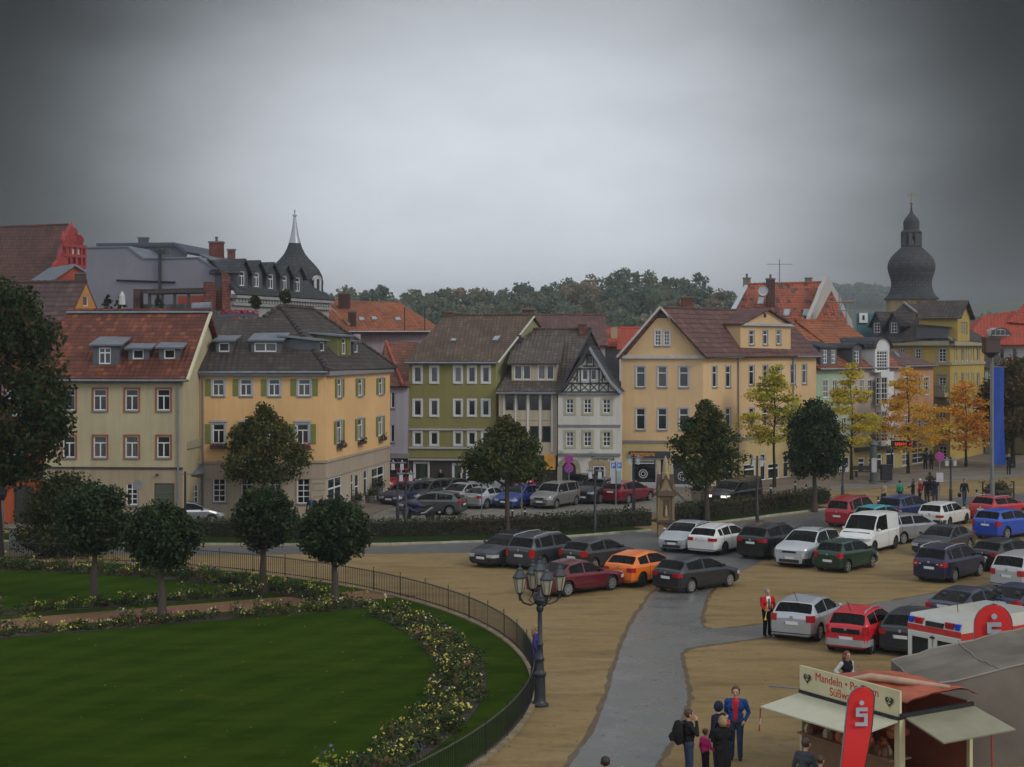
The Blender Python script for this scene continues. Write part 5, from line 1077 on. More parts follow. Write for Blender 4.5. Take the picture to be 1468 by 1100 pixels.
def tree(name, label, x, y, h, th, rw, kind='cone',  leaves=LF_DK, nclump=70, nleaf=85, size=.17, bark=BARK, tr=.11, group=None, wts=(.4, .3, .2, .1), flat=.0, cr=.34, limbs=14, cat='tree', hollow=.25, top=None, lean=0):
    cone_ = kind == 'cone' and flat < .5
    if cone_: cr = .25; nclump = int(nclump*1.45); nleaf = int(nleaf*.68)
    rw *= 1.0 if kind == 'cone' else .8; h = th+(h-th)*.93; nleaf = int(nleaf*1.9); size *= .66; base = V(x, y, .03); root = empty(name, base, label, cat, group); rr = R
    ch = h-th; cl = []
    for i in range(nclump*6):
        if len(cl) >= nclump: break
        t = rr.random()**.95; a = rr.uniform(0, 6.283); e = envelope(kind, t)*rw*(1+(.6 if kind == 'cone' else .38)*mnoise.noise(V(math.cos(a)*1.5+x, math.sin(a)*1.5+y, t*4)))
        q = math.sqrt(rr.uniform(hollow, 1)); c = V(math.cos(a)*e*q*.88, math.sin(a)*e*q*.88, th+ch*(.04+t*.93))
        if all((c-d[0]).length > rw*cr*.42 for d in cl): cl.append((c, rw*cr*rr.uniform(.65, 1.2)*(1-.35*t*(kind == 'cone'))))
    P_, S_, I_ = [], [], []
    for c, r in cl:
        n = int(nleaf*rr.uniform(.7, 1.25)); d = NR.normal(size=(n, 3)); d /= np.linalg.norm(d, axis=1)[:, None]
        q = r*(NR.uniform(.25, 1.12, (n, 1))); pos = np.array(c)+d*q*np.array([1.08, 1.08, .8 if flat < .5 else .34])
        P_.append(pos); w = np.array(wts, float); k = rr.randrange(4); w = w*1.0; w[k] += .35; I_.append(NR.choice(4, n, p=w/w.sum()))
    P_ = np.concatenate(P_); I_ = np.concatenate(I_)
    if top is not None:                               # sun-browned leaves towards the outside top of the crown
        m = (P_[:, 2] > th+ch*top) & (NR.random(len(P_)) < .22); I_[m] = 3
    v, f = leaf_quads(P_, size, .6, flat)
    g = MB(); tz = th+ch*(.86 if kind != 'globe' else .5); pts = []
    for i in range(7):
        t = i/6; pts.append(V(.05*math.sin(i*1.7+x)*t*h/4+lean*t, .05*math.cos(i*2.1+y)*t*h/4, tz*t))
    g.tube(pts, [tr*1.35]+[tr*(1-.78*(i/6)) for i in range(1, 7)], 9)
    for i, (c, r) in enumerate(sorted(cl, key=lambda q: rr.random())[:limbs]):
        z0 = max(th*.92, min(c.z-.35*math.hypot(c.x, c.y), tz*.95)); t = z0/tz; j = min(5, int(t*6)); p = pts[j].lerp(pts[j+1], t*6-j)
        m = p.lerp(c, .5)+V(0, 0, .12*ch*.3); g.tube([p, m, c], [tr*.42*(1.1-t), tr*.26, tr*.1], 6)
    g.build('trunk', bark, root, smooth=60, local=True)
    np_build('crown', v, f, I_, leaves, root); return root
def bar(pxb, pyb): g = G(pxb, pyb); return g.x, g.y
k_ = lambda px, y, Y: W(px, y, Y).z
# four clipped globe trees along the garden path
GT = 'clipped globe trees along the garden path'
for (px, py, top_, cb, w, lb) in ((135, 866, 694, 786, 63, 'clipped globe tree standing leftmost on the back lawn, beside the olive bush'), (232, 893, 722, 806, 62, 'clipped globe tree on the near side of the path, crown partly over the cream house'),
                                  (377, 851, 700, 780, 55, 'clipped globe tree rooted in the back flower bed below the tall maple'), (480, 873, 716, 797, 60, 'clipped globe tree at the end of the garden path beside the railing')):
    x, y = bar(px, py); h = k_(px, top_, y); th = k_(px, cb, y); tree('globe_tree', lb, x, y, h, th-.15, w*y/F*.95, 'globe', LF_GL, 95, 95, .125, BARK, .19, GT, (.45, .33, .14, .08), cr=.36, limbs=20, hollow=.55)
# maples
x, y = bar(378, 752); tree('maple_tree', 'tall maple with rusty top in front of the yellow corner house', x, y, k_(378, 572, y), k_(378, 690, y), 2.75, 'cone', LF_DK, 80, 85, .16, BARKD, .16, 'maples along the hedge', (.3, .3, .22, .18), top=.35)
x, y = bar(727, 766); tree('maple_tree', 'broad maple before the olive green house, above the parked cars', x, y, k_(727, 591, y), k_(727, 694, y), 2.5, 'cone', LF_DK, 85, 90, .155, BARK, .17, 'maples along the hedge', (.33, .33, .24, .1), top=.6)
x, y = bar(1013, 746); tree('maple_tree', 'tall green maple in front of the music shop beside the carved shrine', x, y, k_(1013, 566, y), k_(1013, 690, y), 2.45, 'cone', LF_DK, 85, 90, .155, BARK, .17, 'maples along the hedge', (.38, .36, .2, .06), top=.8)
x, y = bar(1168, 734); tree('maple_tree', 'darkest maple with dense round crown at the right end of the hedge', x, y, k_(1168, 569, y), k_(1168, 682, y), 2.45, 'dome', LF_GL, 95, 95, .155, BARK, .17, 'maples along the hedge', (.45, .35, .14, .06))
# feathery autumn trees on the footway
FT = 'feathery autumn trees on the footway'
for (px, py, top_, cb, w, lf, lb, wt) in ((1110, 701, 513, 640, 44, LF_YE, 'thin lime-yellow feathery tree before the cross gable of the big yellow house', (.2, .45, .05, .3)),
                                          (1221, 690, 508, 652, 38, LF_YE, 'yellow feathery tree in front of the mint-green house', (.45, .35, .15, .05)),
                                          (1302, 681, 512, 650, 47, LF_OR, 'golden feathery tree in front of the apricot house', (.1, .25, .05, .6)),
                                          (1385, 672, 538, 645, 44, LF_OR, 'orange feathery tree in front of the palace corner, left of the blue banner', (.45, .3, .25, .0))):
    x, y = bar(px, py); tree('feathery_tree', lb, x, y, k_(px, top_, y), k_(px, cb, y), w*y/F*1.22, 'cone', lf, 62, 58, .17, BARKD, .12, FT, wt, flat=.6, cr=.36, limbs=30, hollow=.1)
x, y = gx(1452, 135); tree('russet_tree', 'large dark russet tree behind the blue banner at right edge', x, y, k_(1452, 510, y), k_(1452, 640, y), 3.8, 'dome', LF_RU, 95, 80, .24, BARKD, .2, None, (.3, .3, .25, .15))
# left edge
x, y = gx(-6, 74); tree('chestnut_tree', 'big dark chestnut with rusty leaves filling the left edge', x, y, k_(0, 384, y), 3.9, 4.0, 'dome', LF_CH, 150, 110, .2, BARKD, .32, None, (.46, .36, .18, .02), cr=.3, limbs=24)
x, y = gx(92, 78); tree('round_bush', 'large olive-green bush in front of the cream house, behind the globe trees', x, y, k_(92, 678, y), .15, 2.9, 'dome', LF_BU, 90, 90, .14, BARKD, .08, None, (.3, .3, .25, .15), cat='bush', limbs=8)
# roof-terrace plants
for px, yt, yb, lb in ((366, 421, 456, 'potted ball tree on the roof terrace, left one beside red balcony flowers'), (410, 421, 448, 'potted ball tree on the roof terrace, close to the roof hip')):
    p = hit(px, yb, (TERR[0], TERR[1], TERR[0]+V(0, 4, -.02))); p = W(px, yb, 103); r_ = tree('potted_tree', lb, p.x, p.y, 1.55, .65, .55, 'globe', LF_BU, 22, 60, .09, BARKD, .04, 'potted ball trees on the roof terrace', cat='potted tree', limbs=4); r_.location = p
    MB().lathe((0, 0, 0), [(.16, 0), (.22, .35), (.24, .35), (.24, .4), (.18, .4)], 10).build('pot', plain('terrace_pot', (.25, .25, .24), .6), r_, local=True)
for px, py, Y, lb in ((155, 440, 110, 'dark potted conifer on the terrace left of the wrapped white parasol'), (173, 440, 110.4, 'dark potted conifer on the terrace right of the wrapped white parasol'), (227, 441, 110, 'small dark shrub in front of the timber pergola')):
    p = W(px, py+6, Y); r_ = tree('potted_shrub', lb, p.x, p.y, 1.3, .12, .42, 'cone', LF_GL, 20, 50, .08, BARKD, .03, 'dark shrubs on the block terrace', cat='shrub', limbs=3); r_.location = p
pr = empty('closed_parasol', W(175, 448, 109.5), 'closed whitish parasol among dark potted conifers on the roof terrace', 'parasol'); p = W(175, 448, 109.5)
MB().lathe(p, [(.03, 0), (.03, .5), (.25, .55), (.2, 1.2), (.05, 1.5)], 10).build('canopy', plain('parasol_cloth', (.4, .42, .4), .8), pr)
# ------------------------------------------------------------------ hedges
HG = [leafm('hedge_dark', (.022, .032, .012)), leafm('hedge_mid', (.035, .05, .016)), leafm('hedge_light', (.06, .075, .022)), leafm('hedge_rust', (.1, .06, .025))]
def hedge(line, hgt, wid, label, rust=None, dens=260):
    o = V(line[0].x, line[0].y, 0); root = empty('hedge', o, label, 'hedge', 'clipped hedges round the square'); core = MB(); P_ = []; I_ = []
    for a, b in zip(line, line[1:]):
        d = (b-a); Ls = d.length; n = V(-d.y, d.x, 0).normalized(); core.hexa(a+n*.14+V(0, 0, .02), d, n*(wid-.28), V(0, 0, hgt-.14))
        k = int(Ls*dens); u = NR.uniform(0, 1, k); face = NR.choice(3, k, p=(.55, .33, .12)); w = NR.uniform(0, 1, k); z = NR.uniform(.05, 1, k); jit = NR.normal(0, .05, k)
        off = np.where(face == 0, jit+.05, np.where(face == 1, w*wid, wid-.05+jit)); zz = np.where(face == 1, hgt+jit*1.3-.03, z*hgt)
        p = np.array(a)[None]+u[:, None]*np.array(d)[None]+off[:, None]*np.array(n)[None]; p[:, 2] = zz+.05; P_.append(p)
        i = NR.choice(4, k, p=(.42, .36, .19, .03)); i[face == 1] = NR.choice(4, (face == 1).sum(), p=(.15, .35, .45, .05))
        if rust: m = (p[:, 0] > rust[0]) & (p[:, 0] < rust[1]) & (NR.random(k) < .45); i[m] = 3
        I_.append(i)
    core.build('twig_core', plain('hedge_twigs', (.02, .018, .012), .9), root); P_ = np.concatenate(P_); I_ = np.concatenate(I_)
    v, f = leaf_quads(P_, .065, .6); np_build('foliage', v, f, I_, HG, root, origin=o)
hl_ = [G(150, 768), G(285, 771), G(440, 772.5), G(560, 771.5), G(700, 768), G(800, 763), G(936, 754)]
hedge(hl_, .92, 1.3, 'long clipped hedge in front of the upper car park, left of the carved shrine', rust=(-2.6, 1.6))
hedge([G(972, 750), G(1060, 740), G(1120, 731.5), G(1192, 722)], .98, 1.3, 'shorter brownish hedge right of the carved shrine', rust=(12, 20))
# ------------------------------------------------------------------ flower beds
FB = [leafm('bed_dark', (.03, .05, .014)), leafm('bed_green', (.055, .08, .02)), leafm('bed_sage', (.10, .115, .045)), leafm('bed_brown', (.11, .08, .03)), plain('flower_yellow', (.5, .42, .07), .6), plain('flower_cream', (.46, .42, .22), .6), plain('flower_pink', (.5, .1, .25), .6), leafm('foliage_lime', (.28, .3, .04)), plain('flower_violet', (.1, .07, .22), .6)]
def bed(label, pts, wid, flow=1.0, tall=.55, pink=0.0):
    """pts: a line on the ground; plants grow in drifts across the width"""
    P_, S_, I_ = [], [], []; soil = MB(); acc = 0
    for a, b in zip(pts, pts[1:]):
        d = b-a; n = V(-d.y, d.x, 0).normalized(); w2 = wid/2
        soil.slab([a-n*w2+V(0, 0, .055), b-n*w2+V(0, 0, .055), b+n*w2+V(0, 0, .055), a+n*w2+V(0, 0, .055)], .05)
        for _ in range(max(1, int(d.length*wid*8.5))):
            c = a+d*R.random()+n*R.uniform(-w2, w2)*.95; r = R.uniform(.14, .34); ht = R.uniform(.15, tall)*(1.0 if R.random() < .8 else 1.5); k = int(46*r/.25)
            q = NR.normal(0, r*.55, (k, 3)); q[:, 2] = NR.beta(1.3, 1.3, k)*ht+.04; q[:, :2] *= (1.1-.4*q[:, 2:3]/ht); P_.append(np.array(c)[None]+q); S_.append(NR.uniform(.035, .075, k))
            kind = R.choices((0, 1, 2, 3, 7), (.36, .32, .14, .12, .06*flow))[0]; I_.append(np.where(NR.random(k) < .75, kind, NR.integers(0, 3, k)))
            if R.random() < .3*flow:
                m = R.randint(4, 14); q = NR.normal(0, r*.6, (m, 3)); q[:, 2] = ht*NR.uniform(.75, 1.15, m)+.05; P_.append(np.array(c)[None]+q); S_.append(NR.uniform(.03, .055, m))
                I_.append(np.full(m, R.choices((4, 5, 6, 8), (.58, .28, .05+pink, .07))[0]))
    
    P_ = np.concatenate(P_); S_ = np.concatenate(S_); I_ = np.concatenate(I_); v, f = leaf_quads(P_, S_, .62)
    o = tag(np_build('flower_bed', v, f, I_, FB), label, 'flower bed', kind='stuff')
    g = soil.build('bed_soil', plain('dark_soil', (.025, .018, .012), .95)); tag(g, kind='structure')
A_ = lambda r, a0, a1, n: [ring(r, rad(a0+(a1-a0)*i/n)) for i in range(n+1)]
bed('curved flower bed inside the railing of the front lawn', A_(25.7, 30.5, -26, 26), 1.6, 1.1, .42, .05)
bed('curved flower bed along the back railing of the far lawn', A_(25.3, 39, 118, 26), 1.6, .8, .55)
bed('straight flower bed on the far side of the garden path', [pc-pd*22+pn*2.55, pc+pn*2.55, G(440, 862)+pn*2.35-pd*1.2], 1.0, 1.25, .5)
bed('straight flower bed on the near side of the garden path', [pc-pd*22-pn*2.25, pc-pn*2.25, G(480, 862)-pn*1.9+pd*1.0], 1.05, 1.25, .5)
# ------------------------------------------------------------------ wooded ridge and far woods
WD = [leafm('wood_dark', (.10, .145, .11), .5), leafm('wood_mid', (.14, .185, .13), .5), leafm('wood_olive', (.2, .21, .13), .5), leafm('wood_rust', (.31, .22, .14), .5)]  # tones lightened and blued, so part of the distance haze sits in the colour
def wood(name, spots, leaf, per, mats=WD, label=None):
    P_, I_ = [], []
    for x, y, r, ht, tone in spots:
        z0 = hz(x, y); nc = 9; cc = []
        for i in range(nc):
            a = R.uniform(0, 6.28); q = R.random()**.5*r*.72; t = R.random(); cc.append((x+math.cos(a)*q, y+math.sin(a)*q, z0+ht*(.35+.6*t*(1-.5*q/r)), r*R.uniform(.3, .52)))
        for c in cc:
            n = per; d = NR.normal(size=(n, 3)); d /= np.linalg.norm(d, axis=1)[:, None]; P_.append(np.array(c[:3])+d*c[3]*NR.uniform(.55, 1.1, (n, 1))*np.array([1, 1, .9]))
            w = [[.6, .33, .06, .01], [.25, .5, .2, .05], [.08, .3, .5, .12], [.03, .12, .3, .55]][tone]; I_.append(NR.choice(4, n, p=w))
    P_ = np.concatenate(P_); I_ = np.concatenate(I_); v, f = leaf_quads(P_, leaf, .7); return tag(np_build(name, v, f, I_, mats), label, 'wood', kind='stuff')
sp_ = []
TOPS = [(440, 418), (470, 410), (520, 408), (560, 413), (580, 409), (620, 408), (680, 404), (695, 416), (740, 401), (760, 399), (800, 392), (830, 400), (860, 402), (878, 384), (935, 380), (960, 387), (978, 390), (1002, 405), (1020, 412), (1045, 410), (1058, 426), (1100, 440), (1180, 452)]
def ty(px): return np.interp(px, [t[0] for t in TOPS], [t[1] for t in TOPS])
for row, Y in enumerate((455, 425, 398, 372, 350, 328)):
    px = 380
    while px < 1190:
        Yq = Y+R.uniform(-9, 9); X = (px-CX)*Yq/F; z0 = hz(X, Yq); r = R.uniform(3.2, 5.6)
        if row == 0: ht = CH-(ty(px)+R.uniform(-3, 5)-HY)*Yq/F-z0
        else: ht = R.uniform(9, 14)
        ht = min(max(ht, 6), 22)
        big = R.random()
        sp_.append((X, Yq, r, ht, R.choices((0, 1, 2, 3), (.3, .3, .22, .18))[0])); px += r*F/Yq*R.uniform(.75, 1.3)
wood('wooded_ridge', sp_, .5, 90, label='mixed autumn wood covering the ridge behind the roofs')
sp_ = []
for i in range(420):
    px = R.uniform(1170, 1300) if i < 250 else R.uniform(1380, 1520); Yq = R.uniform(1350, 1640) if i < 250 else R.uniform(700, 900)
    X = (px-CX)*Yq/F; sp_.append((X, Yq, R.uniform(5, 8), R.uniform(11, 17)*(1 if i < 250 else 1.6), R.choice((0, 0, 1, 1))))
wood('distant_woods', sp_, 1.5, 16, label='far blue-grey woods on the long hill')
# ------------------------------------------------------------------ cars
SPEC = dict(   # L W H nose cowl(x,z) roof front x, roof rear(x,z), rear window foot(x,z), tail z, wheels x x, radius, belt front/rear
 hatch=dict(L=4.2, W=1.78, H=1.46, nz=.74, xc=1.05, zc=.98, xr=1.95, xe=3.62, ze=1.36, xb=4.05, zb=1.0, xf=.86, xw=3.47, r=.315, b0=.93, b1=1.0),
 small=dict(L=3.62, W=1.66, H=1.47, nz=.76, xc=.82, zc=1.0, xr=1.6, xe=3.2, ze=1.39, xb=3.5, zb=.98, xf=.74, xw=3.06, r=.30, b0=.94, b1=1.02),
 wagon=dict(L=4.6, W=1.8, H=1.47, nz=.72, xc=1.2, zc=.97, xr=2.1, xe=4.1, ze=1.37, xb=4.5, zb=.98, xf=.9, xw=3.6, r=.32, b0=.92, b1=1.0),
 oldwagon=dict(L=4.55, W=1.7, H=1.45, nz=.78, xc=1.3, zc=.95, xr=2.0, xe=4.2, ze=1.38, xb=4.5, zb=.95, xf=.9, xw=3.5, r=.30, b0=.92, b1=.95),
 sedan=dict(L=4.52, W=1.76, H=1.42, nz=.72, xc=1.25, zc=.94, xr=2.1, xe=3.25, ze=1.34, xb=3.95, zb=1.0, xf=.9, xw=3.54, r=.325, b0=.91, b1=.97),
 suv=dict(L=4.5, W=1.86, H=1.68, nz=.92, xc=1.15, zc=1.14, xr=1.95, xe=4.0, ze=1.56, xb=4.4, zb=1.14, xf=.88, xw=3.66, r=.36, b0=1.08, b1=1.16),
 mpv=dict(L=4.35, W=1.8, H=1.63, nz=.82, xc=.95, zc=1.08, xr=1.75, xe=3.95, ze=1.52, xb=4.25, zb=1.05, xf=.86, xw=3.5, r=.32, b0=1.02, b1=1.06),
 boxy=dict(L=4.25, W=1.76, H=1.68, nz=.84, xc=1.0, zc=1.08, xr=1.6, xe=3.95, ze=1.6, xb=4.18, zb=1.06, xf=.84, xw=3.5, r=.31, b0=1.02, b1=1.06),
 van=dict(L=4.5, W=1.82, H=1.98, nz=.92, xc=.95, zc=1.2, xr=1.65, xe=4.38, ze=1.9, xb=4.45, zb=1.2, xf=.86, xw=3.7, r=.33, b0=1.1, b1=1.15),
 coupe=dict(L=4.0, W=1.75, H=1.40, nz=.72, xc=1.1, zc=.95, xr=1.85, xe=2.95, ze=1.32, xb=3.75, zb=.98, xf=.85, xw=3.3, r=.32, b0=.92, b1=.98),
)
PAINTS = {}
def paint(col, metal=0.0):
    key = (col, metal)
    if key not in PAINTS:
        m, nt, bs = nodes('car_paint_%d' % len(PAINTS)); p = N(nt, 'ShaderNodeTexCoord').outputs['Object']
        f = ramp(nt, noise_n(nt, p, 2.5, 4), .4, .75); sz = N(nt, 'ShaderNodeSeparateXYZ'); L(nt, p, sz.inputs[0])
        dirt = math_n(nt, 'MULTIPLY', ramp(nt, sz.outputs[2], .7, .2, 0, .3), f)        # road film on the sills
        L(nt, mixc(nt, dirt, col, (.10, .09, .075)), bs.inputs['Base Color']); bs.inputs['Metallic'].default_value = metal
        bs.inputs['Roughness'].default_value = .32 if metal else .3; bs.inputs['Coat Weight'].default_value = .45; bs.inputs['Specular IOR Level'].default_value = .35; bs.inputs['Coat Roughness'].default_value = .06
        PAINTS[key] = m
    return PAINTS[key]
def interp(x, pts): return float(np.interp(x, [p[0] for p in pts], [p[1] for p in pts]))
SEAM = plain('door_seam', (.008, .008, .008), .7)
def tread(par, x, y, r, rimm, spokes, w=.2):
    """tyre + rim at (x, y); outer face towards sign(y)"""
    sg = 1 if y > 0 else -1; t = MB(); hw = w/2
    t.lathe((x, y-sg*hw, r), [(r*.62, -hw), (r*.9, -hw), (r, -hw*.7), (r, hw*.7), (r*.9, hw), (r*.66, hw*.95)], 22, ax='y')
    wo = t.build('wheel', TYRE, par, smooth=40, local=True); g = MB(); yo = y+sg*.022; y0_ = y
    g.lathe((x, y-sg*.02, r), [(r*.64, -.03), (r*.64, .03)], 22, 1, ax='y')
    for k in range(22):
        a0, a1 = 2*math.pi*k/22, 2*math.pi*(k+1)/22; P = lambda a, q, yy: V(x+math.cos(a)*q*r, yy, r+math.sin(a)*q*r)
        pts = [P(a0, .58, yo), P(a1, .58, yo), P(a1, .68, yo+sg*.004), P(a0, .68, yo+sg*.004)]; g.poly(pts if sg < 0 else pts[::-1], 0)
    for k in range(spokes):
        a = 2*math.pi*k/spokes+.3; d = V(math.cos(a), 0, math.sin(a)); n = V(-math.sin(a), 0, math.cos(a)); c = V(x, yo-sg*.015, r)
        g.hexa(c+d*.02-n*.026, d*r*.58, n*.052, V(0, sg*.02, 0), 0)
    g.lathe((x, yo-sg*.01, r), [(r*.16, -.012), (r*.16, .012)], 10, 0, ax='y')
    g.build('rim', [rimm, BLACKPL], wo, local=True)
def car(kind, col, label, pxc, ybase, yaw, metal=0.0, group='cars parked on the gravel square', cat='car', rim=None, spokes=7, rails=False, clad=False, doors=4, tail=(.72, .95), tailw=.3, tails=None, lit=False, antenna=False, blank=False, sc=1.0, emblem=True, name='parked_car', bumper=None, rearglass=True, blacktail=False, H=None, Lg=None):
    s = dict(SPEC[kind]); 
    if Lg: 
        q = Lg/s['L']
        for k in ('xc', 'xr', 'xe', 'xb', 'xf', 'xw', 'L'): s[k] *= q
    if H: s['H'] = H
    Ln, Wd, Hh = s['L'], s['W'], s['H']; w2 = Wd/2; P_ = paint(col, metal); gp = bpy.data
    yaw -= math.degrees(math.atan((pxc-CX)/F))
    hd = abs(math.sin(rad(yaw)))*Ln/2+abs(math.cos(rad(yaw)))*w2; Y = F*CH/(ybase-HY)+hd*.93; X = (pxc-CX)*Y/F
    root = empty(name, (X, Y, .004), label, cat, group, rz=rad(yaw)+math.pi); LOC[root.name] = V(0, 0, 0); root.scale = (sc,)*3
    # local frame: nose at x=-L/2 ... x grows to the tail
    ox = -Ln/2; xc, xr, xe, xb, xf, xw, r = (s[k] for k in ('xc', 'xr', 'xe', 'xb', 'xf', 'xw', 'r')); nz = s['nz']; zc = s['zc']
    deck = xb < Ln-.25; tz = s['zb']-.02 if deck else s['zb']
    top = [(0, nz-.2), (.03, nz-.08), (.12, nz), (.5, nz+(zc-nz)*.45), (xc, zc), (xc+(xr-xc)*.5, zc+(Hh-.05-zc)*.58), (xr, Hh-.05), (xr+(xe-xr)*.4, Hh), (xe, s['ze']), (xb, s['zb']), (Ln-.04 if not deck else Ln-.1, tz-.02 if not deck else tz-.03), (Ln, tz-.16)]
    plan = [(0, w2*.74), (.06, w2*.84), (.2, w2*.93), (.5, w2*.985), (.95, w2), (Ln-.9, w2), (Ln-.35, w2*.965), (Ln-.1, w2*.9), (Ln, w2*.82)]
    belt = [(0, nz-.22), (.12, nz-.05), (.5, nz+(zc-nz)*.45-.07), (xc, min(s['b0'], zc-.05)), (xb, s['b1']-.01 if not deck else s['zb']-.05), (Ln, tz-.18)]
    ra = r+.055
    def bottom(x):
        z = .19 if .25 < x < Ln-.25 else .25
        for wx in (xf, xw):
            if abs(x-wx) < ra: z = max(z, r+math.sqrt(ra*ra-(x-wx)**2))
        return z
    fd = xc+(xr-xc)*.28; bp = xr+(xe-xr)*(.38 if doors == 4 else .55); rd = min(xw+.1, xe-.05) if doors == 4 else None
    seams = [xc-.02, bp]+([rd] if rd else [])
    xs_ = set([0, .03, .06, .12, .2, .35, .5, .95, xc, fd, xc+(xr-xc)*.5, xr, xr+(xe-xr)*.4, xe, (xe+xb)/2, xb, Ln-.35, Ln-.1, Ln-.04, Ln])
    for q in seams: xs_ |= {q, q+.022}
    for wx in (xf, xw):
        for i in range(13): xs_.add(wx-ra*math.cos(math.pi*i/12))
    xs_ = sorted(x for x in xs_ if 0 <= x <= Ln); out = [xs_[0]]
    for x in xs_[1:]:
        if x-out[-1] > .008: out.append(x)
        elif x in (xc, xr, xe, xb, fd, bp): out[-1] = x
    xs_ = out; K = 15; grid = []
    for x in xs_:
        zt = interp(x, top); w = interp(x, plan); zb_ = bottom(x); be = min(interp(x, belt), zt-.035); mid = max(.48, zb_+.02); wt = w-.05-(.17*w2/.89+.02)*min(1, max(0, (zt-be)/(Hh-be+1e-6)))
        if kind == 'van': wt = w-.04-.09*min(1, max(0, (zt-be)/(Hh-be)))
        sh2 = max(be-.1, zb_+.04); half = [(w-.09, zb_-.01 if zb_ < .3 else zb_), (w-.02, max(zb_+.015, .27)), (w, mid), (w-.008, max(sh2, mid+.01)), (w-.045, max(be, sh2+.03)), (wt, max(zt-.055 if zt-be > .12 else zt-.02, be+.005)), (wt*.78, zt-.008), (0, zt+.012*(wt/.7))]
        grid.append([V(x+ox, a, z) for a, z in half]+[V(x+ox, -a, z) for a, z in half[:-1][::-1]])
    idx = lambda x: min(range(len(xs_)), key=lambda i: abs(xs_[i]-x))
    used = set(); body = MB()
    def patch(i0, i1, j0, j1, nm, mat, mg=.05, off=.0, mg2=None):
        sub = [[grid[i][j].copy() for j in range(j0, j1+1)] for i in range(i0, i1+1)]; m, n = len(sub), len(sub[0])
        inn = [[p.copy() for p in q] for q in sub]; mg2 = mg2 or mg
        def pull(a, b, d): l = (b-a).length; return a.lerp(b, min(.45, d/max(l, 1e-5)))
        for j in range(n): inn[0][j] = pull(sub[0][j], sub[min(2, m-1) if m > 2 else 1][j], mg); inn[-1][j] = pull(sub[-1][j], sub[max(-3, -m) if m > 2 else -2][j], mg)
        for i in range(m):
            a, b = inn[i][0].copy(), inn[i][-1].copy(); inn[i][0] = pull(a, inn[i][1], mg2); inn[i][-1] = pull(b, inn[i][-2], mg2)
        for i in range(i0, i1):
            for j in range(j0, j1): used.add((i, j))
        g = MB()
        for i in range(m-1):
            for j in range(n-1): g.poly([inn[i][j], inn[i][j+1], inn[i+1][j+1], inn[i+1][j]])
        edge = [(0, j, 0, j+1) for j in range(n-1)]+[(i, n-1, i+1, n-1) for i in range(m-1)]+[(m-1, j, m-1, j-1) for j in range(n-1, 0, -1)]+[(i, 0, i-1, 0) for i in range(m-1, 0, -1)]
        for a, b, c, d in edge: body.poly([sub[a][b], sub[c][d], inn[c][d], inn[a][b]], 0)
        return g.build(nm, mat, root, smooth=50, local=True)
    ic, ir, ie, ib, ifd, ibp = idx(xc), idx(xr), idx(xe), idx(xb), idx(fd), idx(bp)
    patch(ic, ir, 5, 9, 'windscreen', CARGLASS, .07, mg2=.06)
    if not blank: patch(ie, ib, 5, 9, 'rear_window', CARGLASS, .05, mg2=.07)
    isd = idx(xe+(xb-xe)*(.12 if not deck else .3))
    for j0 in (4, 9):
        patch(ifd, ibp, j0, j0+1, 'side_window', CARGLASS, .03, mg2=.022)
        if not blank:
            mid_ = idx(rd-.02) if (rd and rd < xe-.3) else isd
            patch(ibp+1, min(mid_, isd), j0, j0+1, 'side_window', CARGLASS, .025, mg2=.022)
            if mid_ < isd-1: patch(mid_+1, isd, j0, j0+1, 'side_window', CARGLASS, .03, mg2=.022)
    seam_i = {idx(q) for q in seams}
    isa = [idx(q) for q in seams]
    for j0 in (1, 10):          # doors: the skin between two seams
        for a, b in zip(isa, isa[1:]):
            g = MB()
            for i in range(a+1, b):
                for j in range(j0, j0+3): used.add((i, j)); g.poly([grid[i][j], grid[i][j+1], grid[i+1][j+1], grid[i+1][j]], 1 if clad and j in (1, 12) else 0)
            do = g.build('door', [P_, BLACKPL], root, smooth=50, local=True); y = -(w2+.012) if j0 != 1 else w2-.008; g = MB()
            hx = xs_[b]-.24; hz_ = interp(hx, belt)-.13; g.box((hx+ox-.1, y, hz_), (hx+ox+.1, y+.02, hz_+.03)); g.build('handle', P_ if metal or sum(col) > .1 else BLACKPL, do, local=True)
    for i in range(len(xs_)-1):
        for j in range(K-1):
            if (i, j) in used: continue
            mi = 0
            if j in (0, 13) or (clad and j in (1, 12)): mi = 1
            if i in seam_i and j in (1, 2, 3, 10, 11, 12): mi = 2
            if blank and j in (5, 6, 7, 8) and i >= ie: mi = 0
            body.poly([grid[i][j], grid[i][j+1], grid[i+1][j+1], grid[i+1][j]], mi)
    body.poly(grid[0][::-1], 0); body.poly(grid[-1], 0)
    body.build('body', [P_, BLACKPL, SEAM], root, smooth=38, local=True)
    MB().box((ox+.12, -w2+.24, .17), (ox+Ln-.12, w2-.24, .62)).build('underbody', BLACKPL, root, local=True)
    g = MB(); z_ = .5 if kind not in ('suv', 'van') else .62
    for sg in (-1, 1):
        for x_, lean_ in ((xc+1.0, .1), (min(xw, xc+1.95), .12)): g.tube([V(x_+ox-.25, sg*.38, z_), V(x_+ox+.12, sg*.38, z_)], .14, 8); g.tube([V(x_+ox+.15, sg*.38, z_), V(x_+ox+.15+lean_, sg*.38, z_+.5), V(x_+ox+.18+lean_, sg*.38, z_+.72)], [.17, .16, .09], 8)
    g.build('seat', SEATM, root, smooth=60, local=True)
    MB().box((ox+xc-.35, -w2*.8, z_), (ox+xc+.15, w2*.8, zc-.1)).build('dashboard', BLACKPL, root, local=True)
    for wx in (xf, xw):
        for sg in (-1, 1): tread(root, wx+ox, sg*(w2-.045), r, rim or CHROME, spokes)
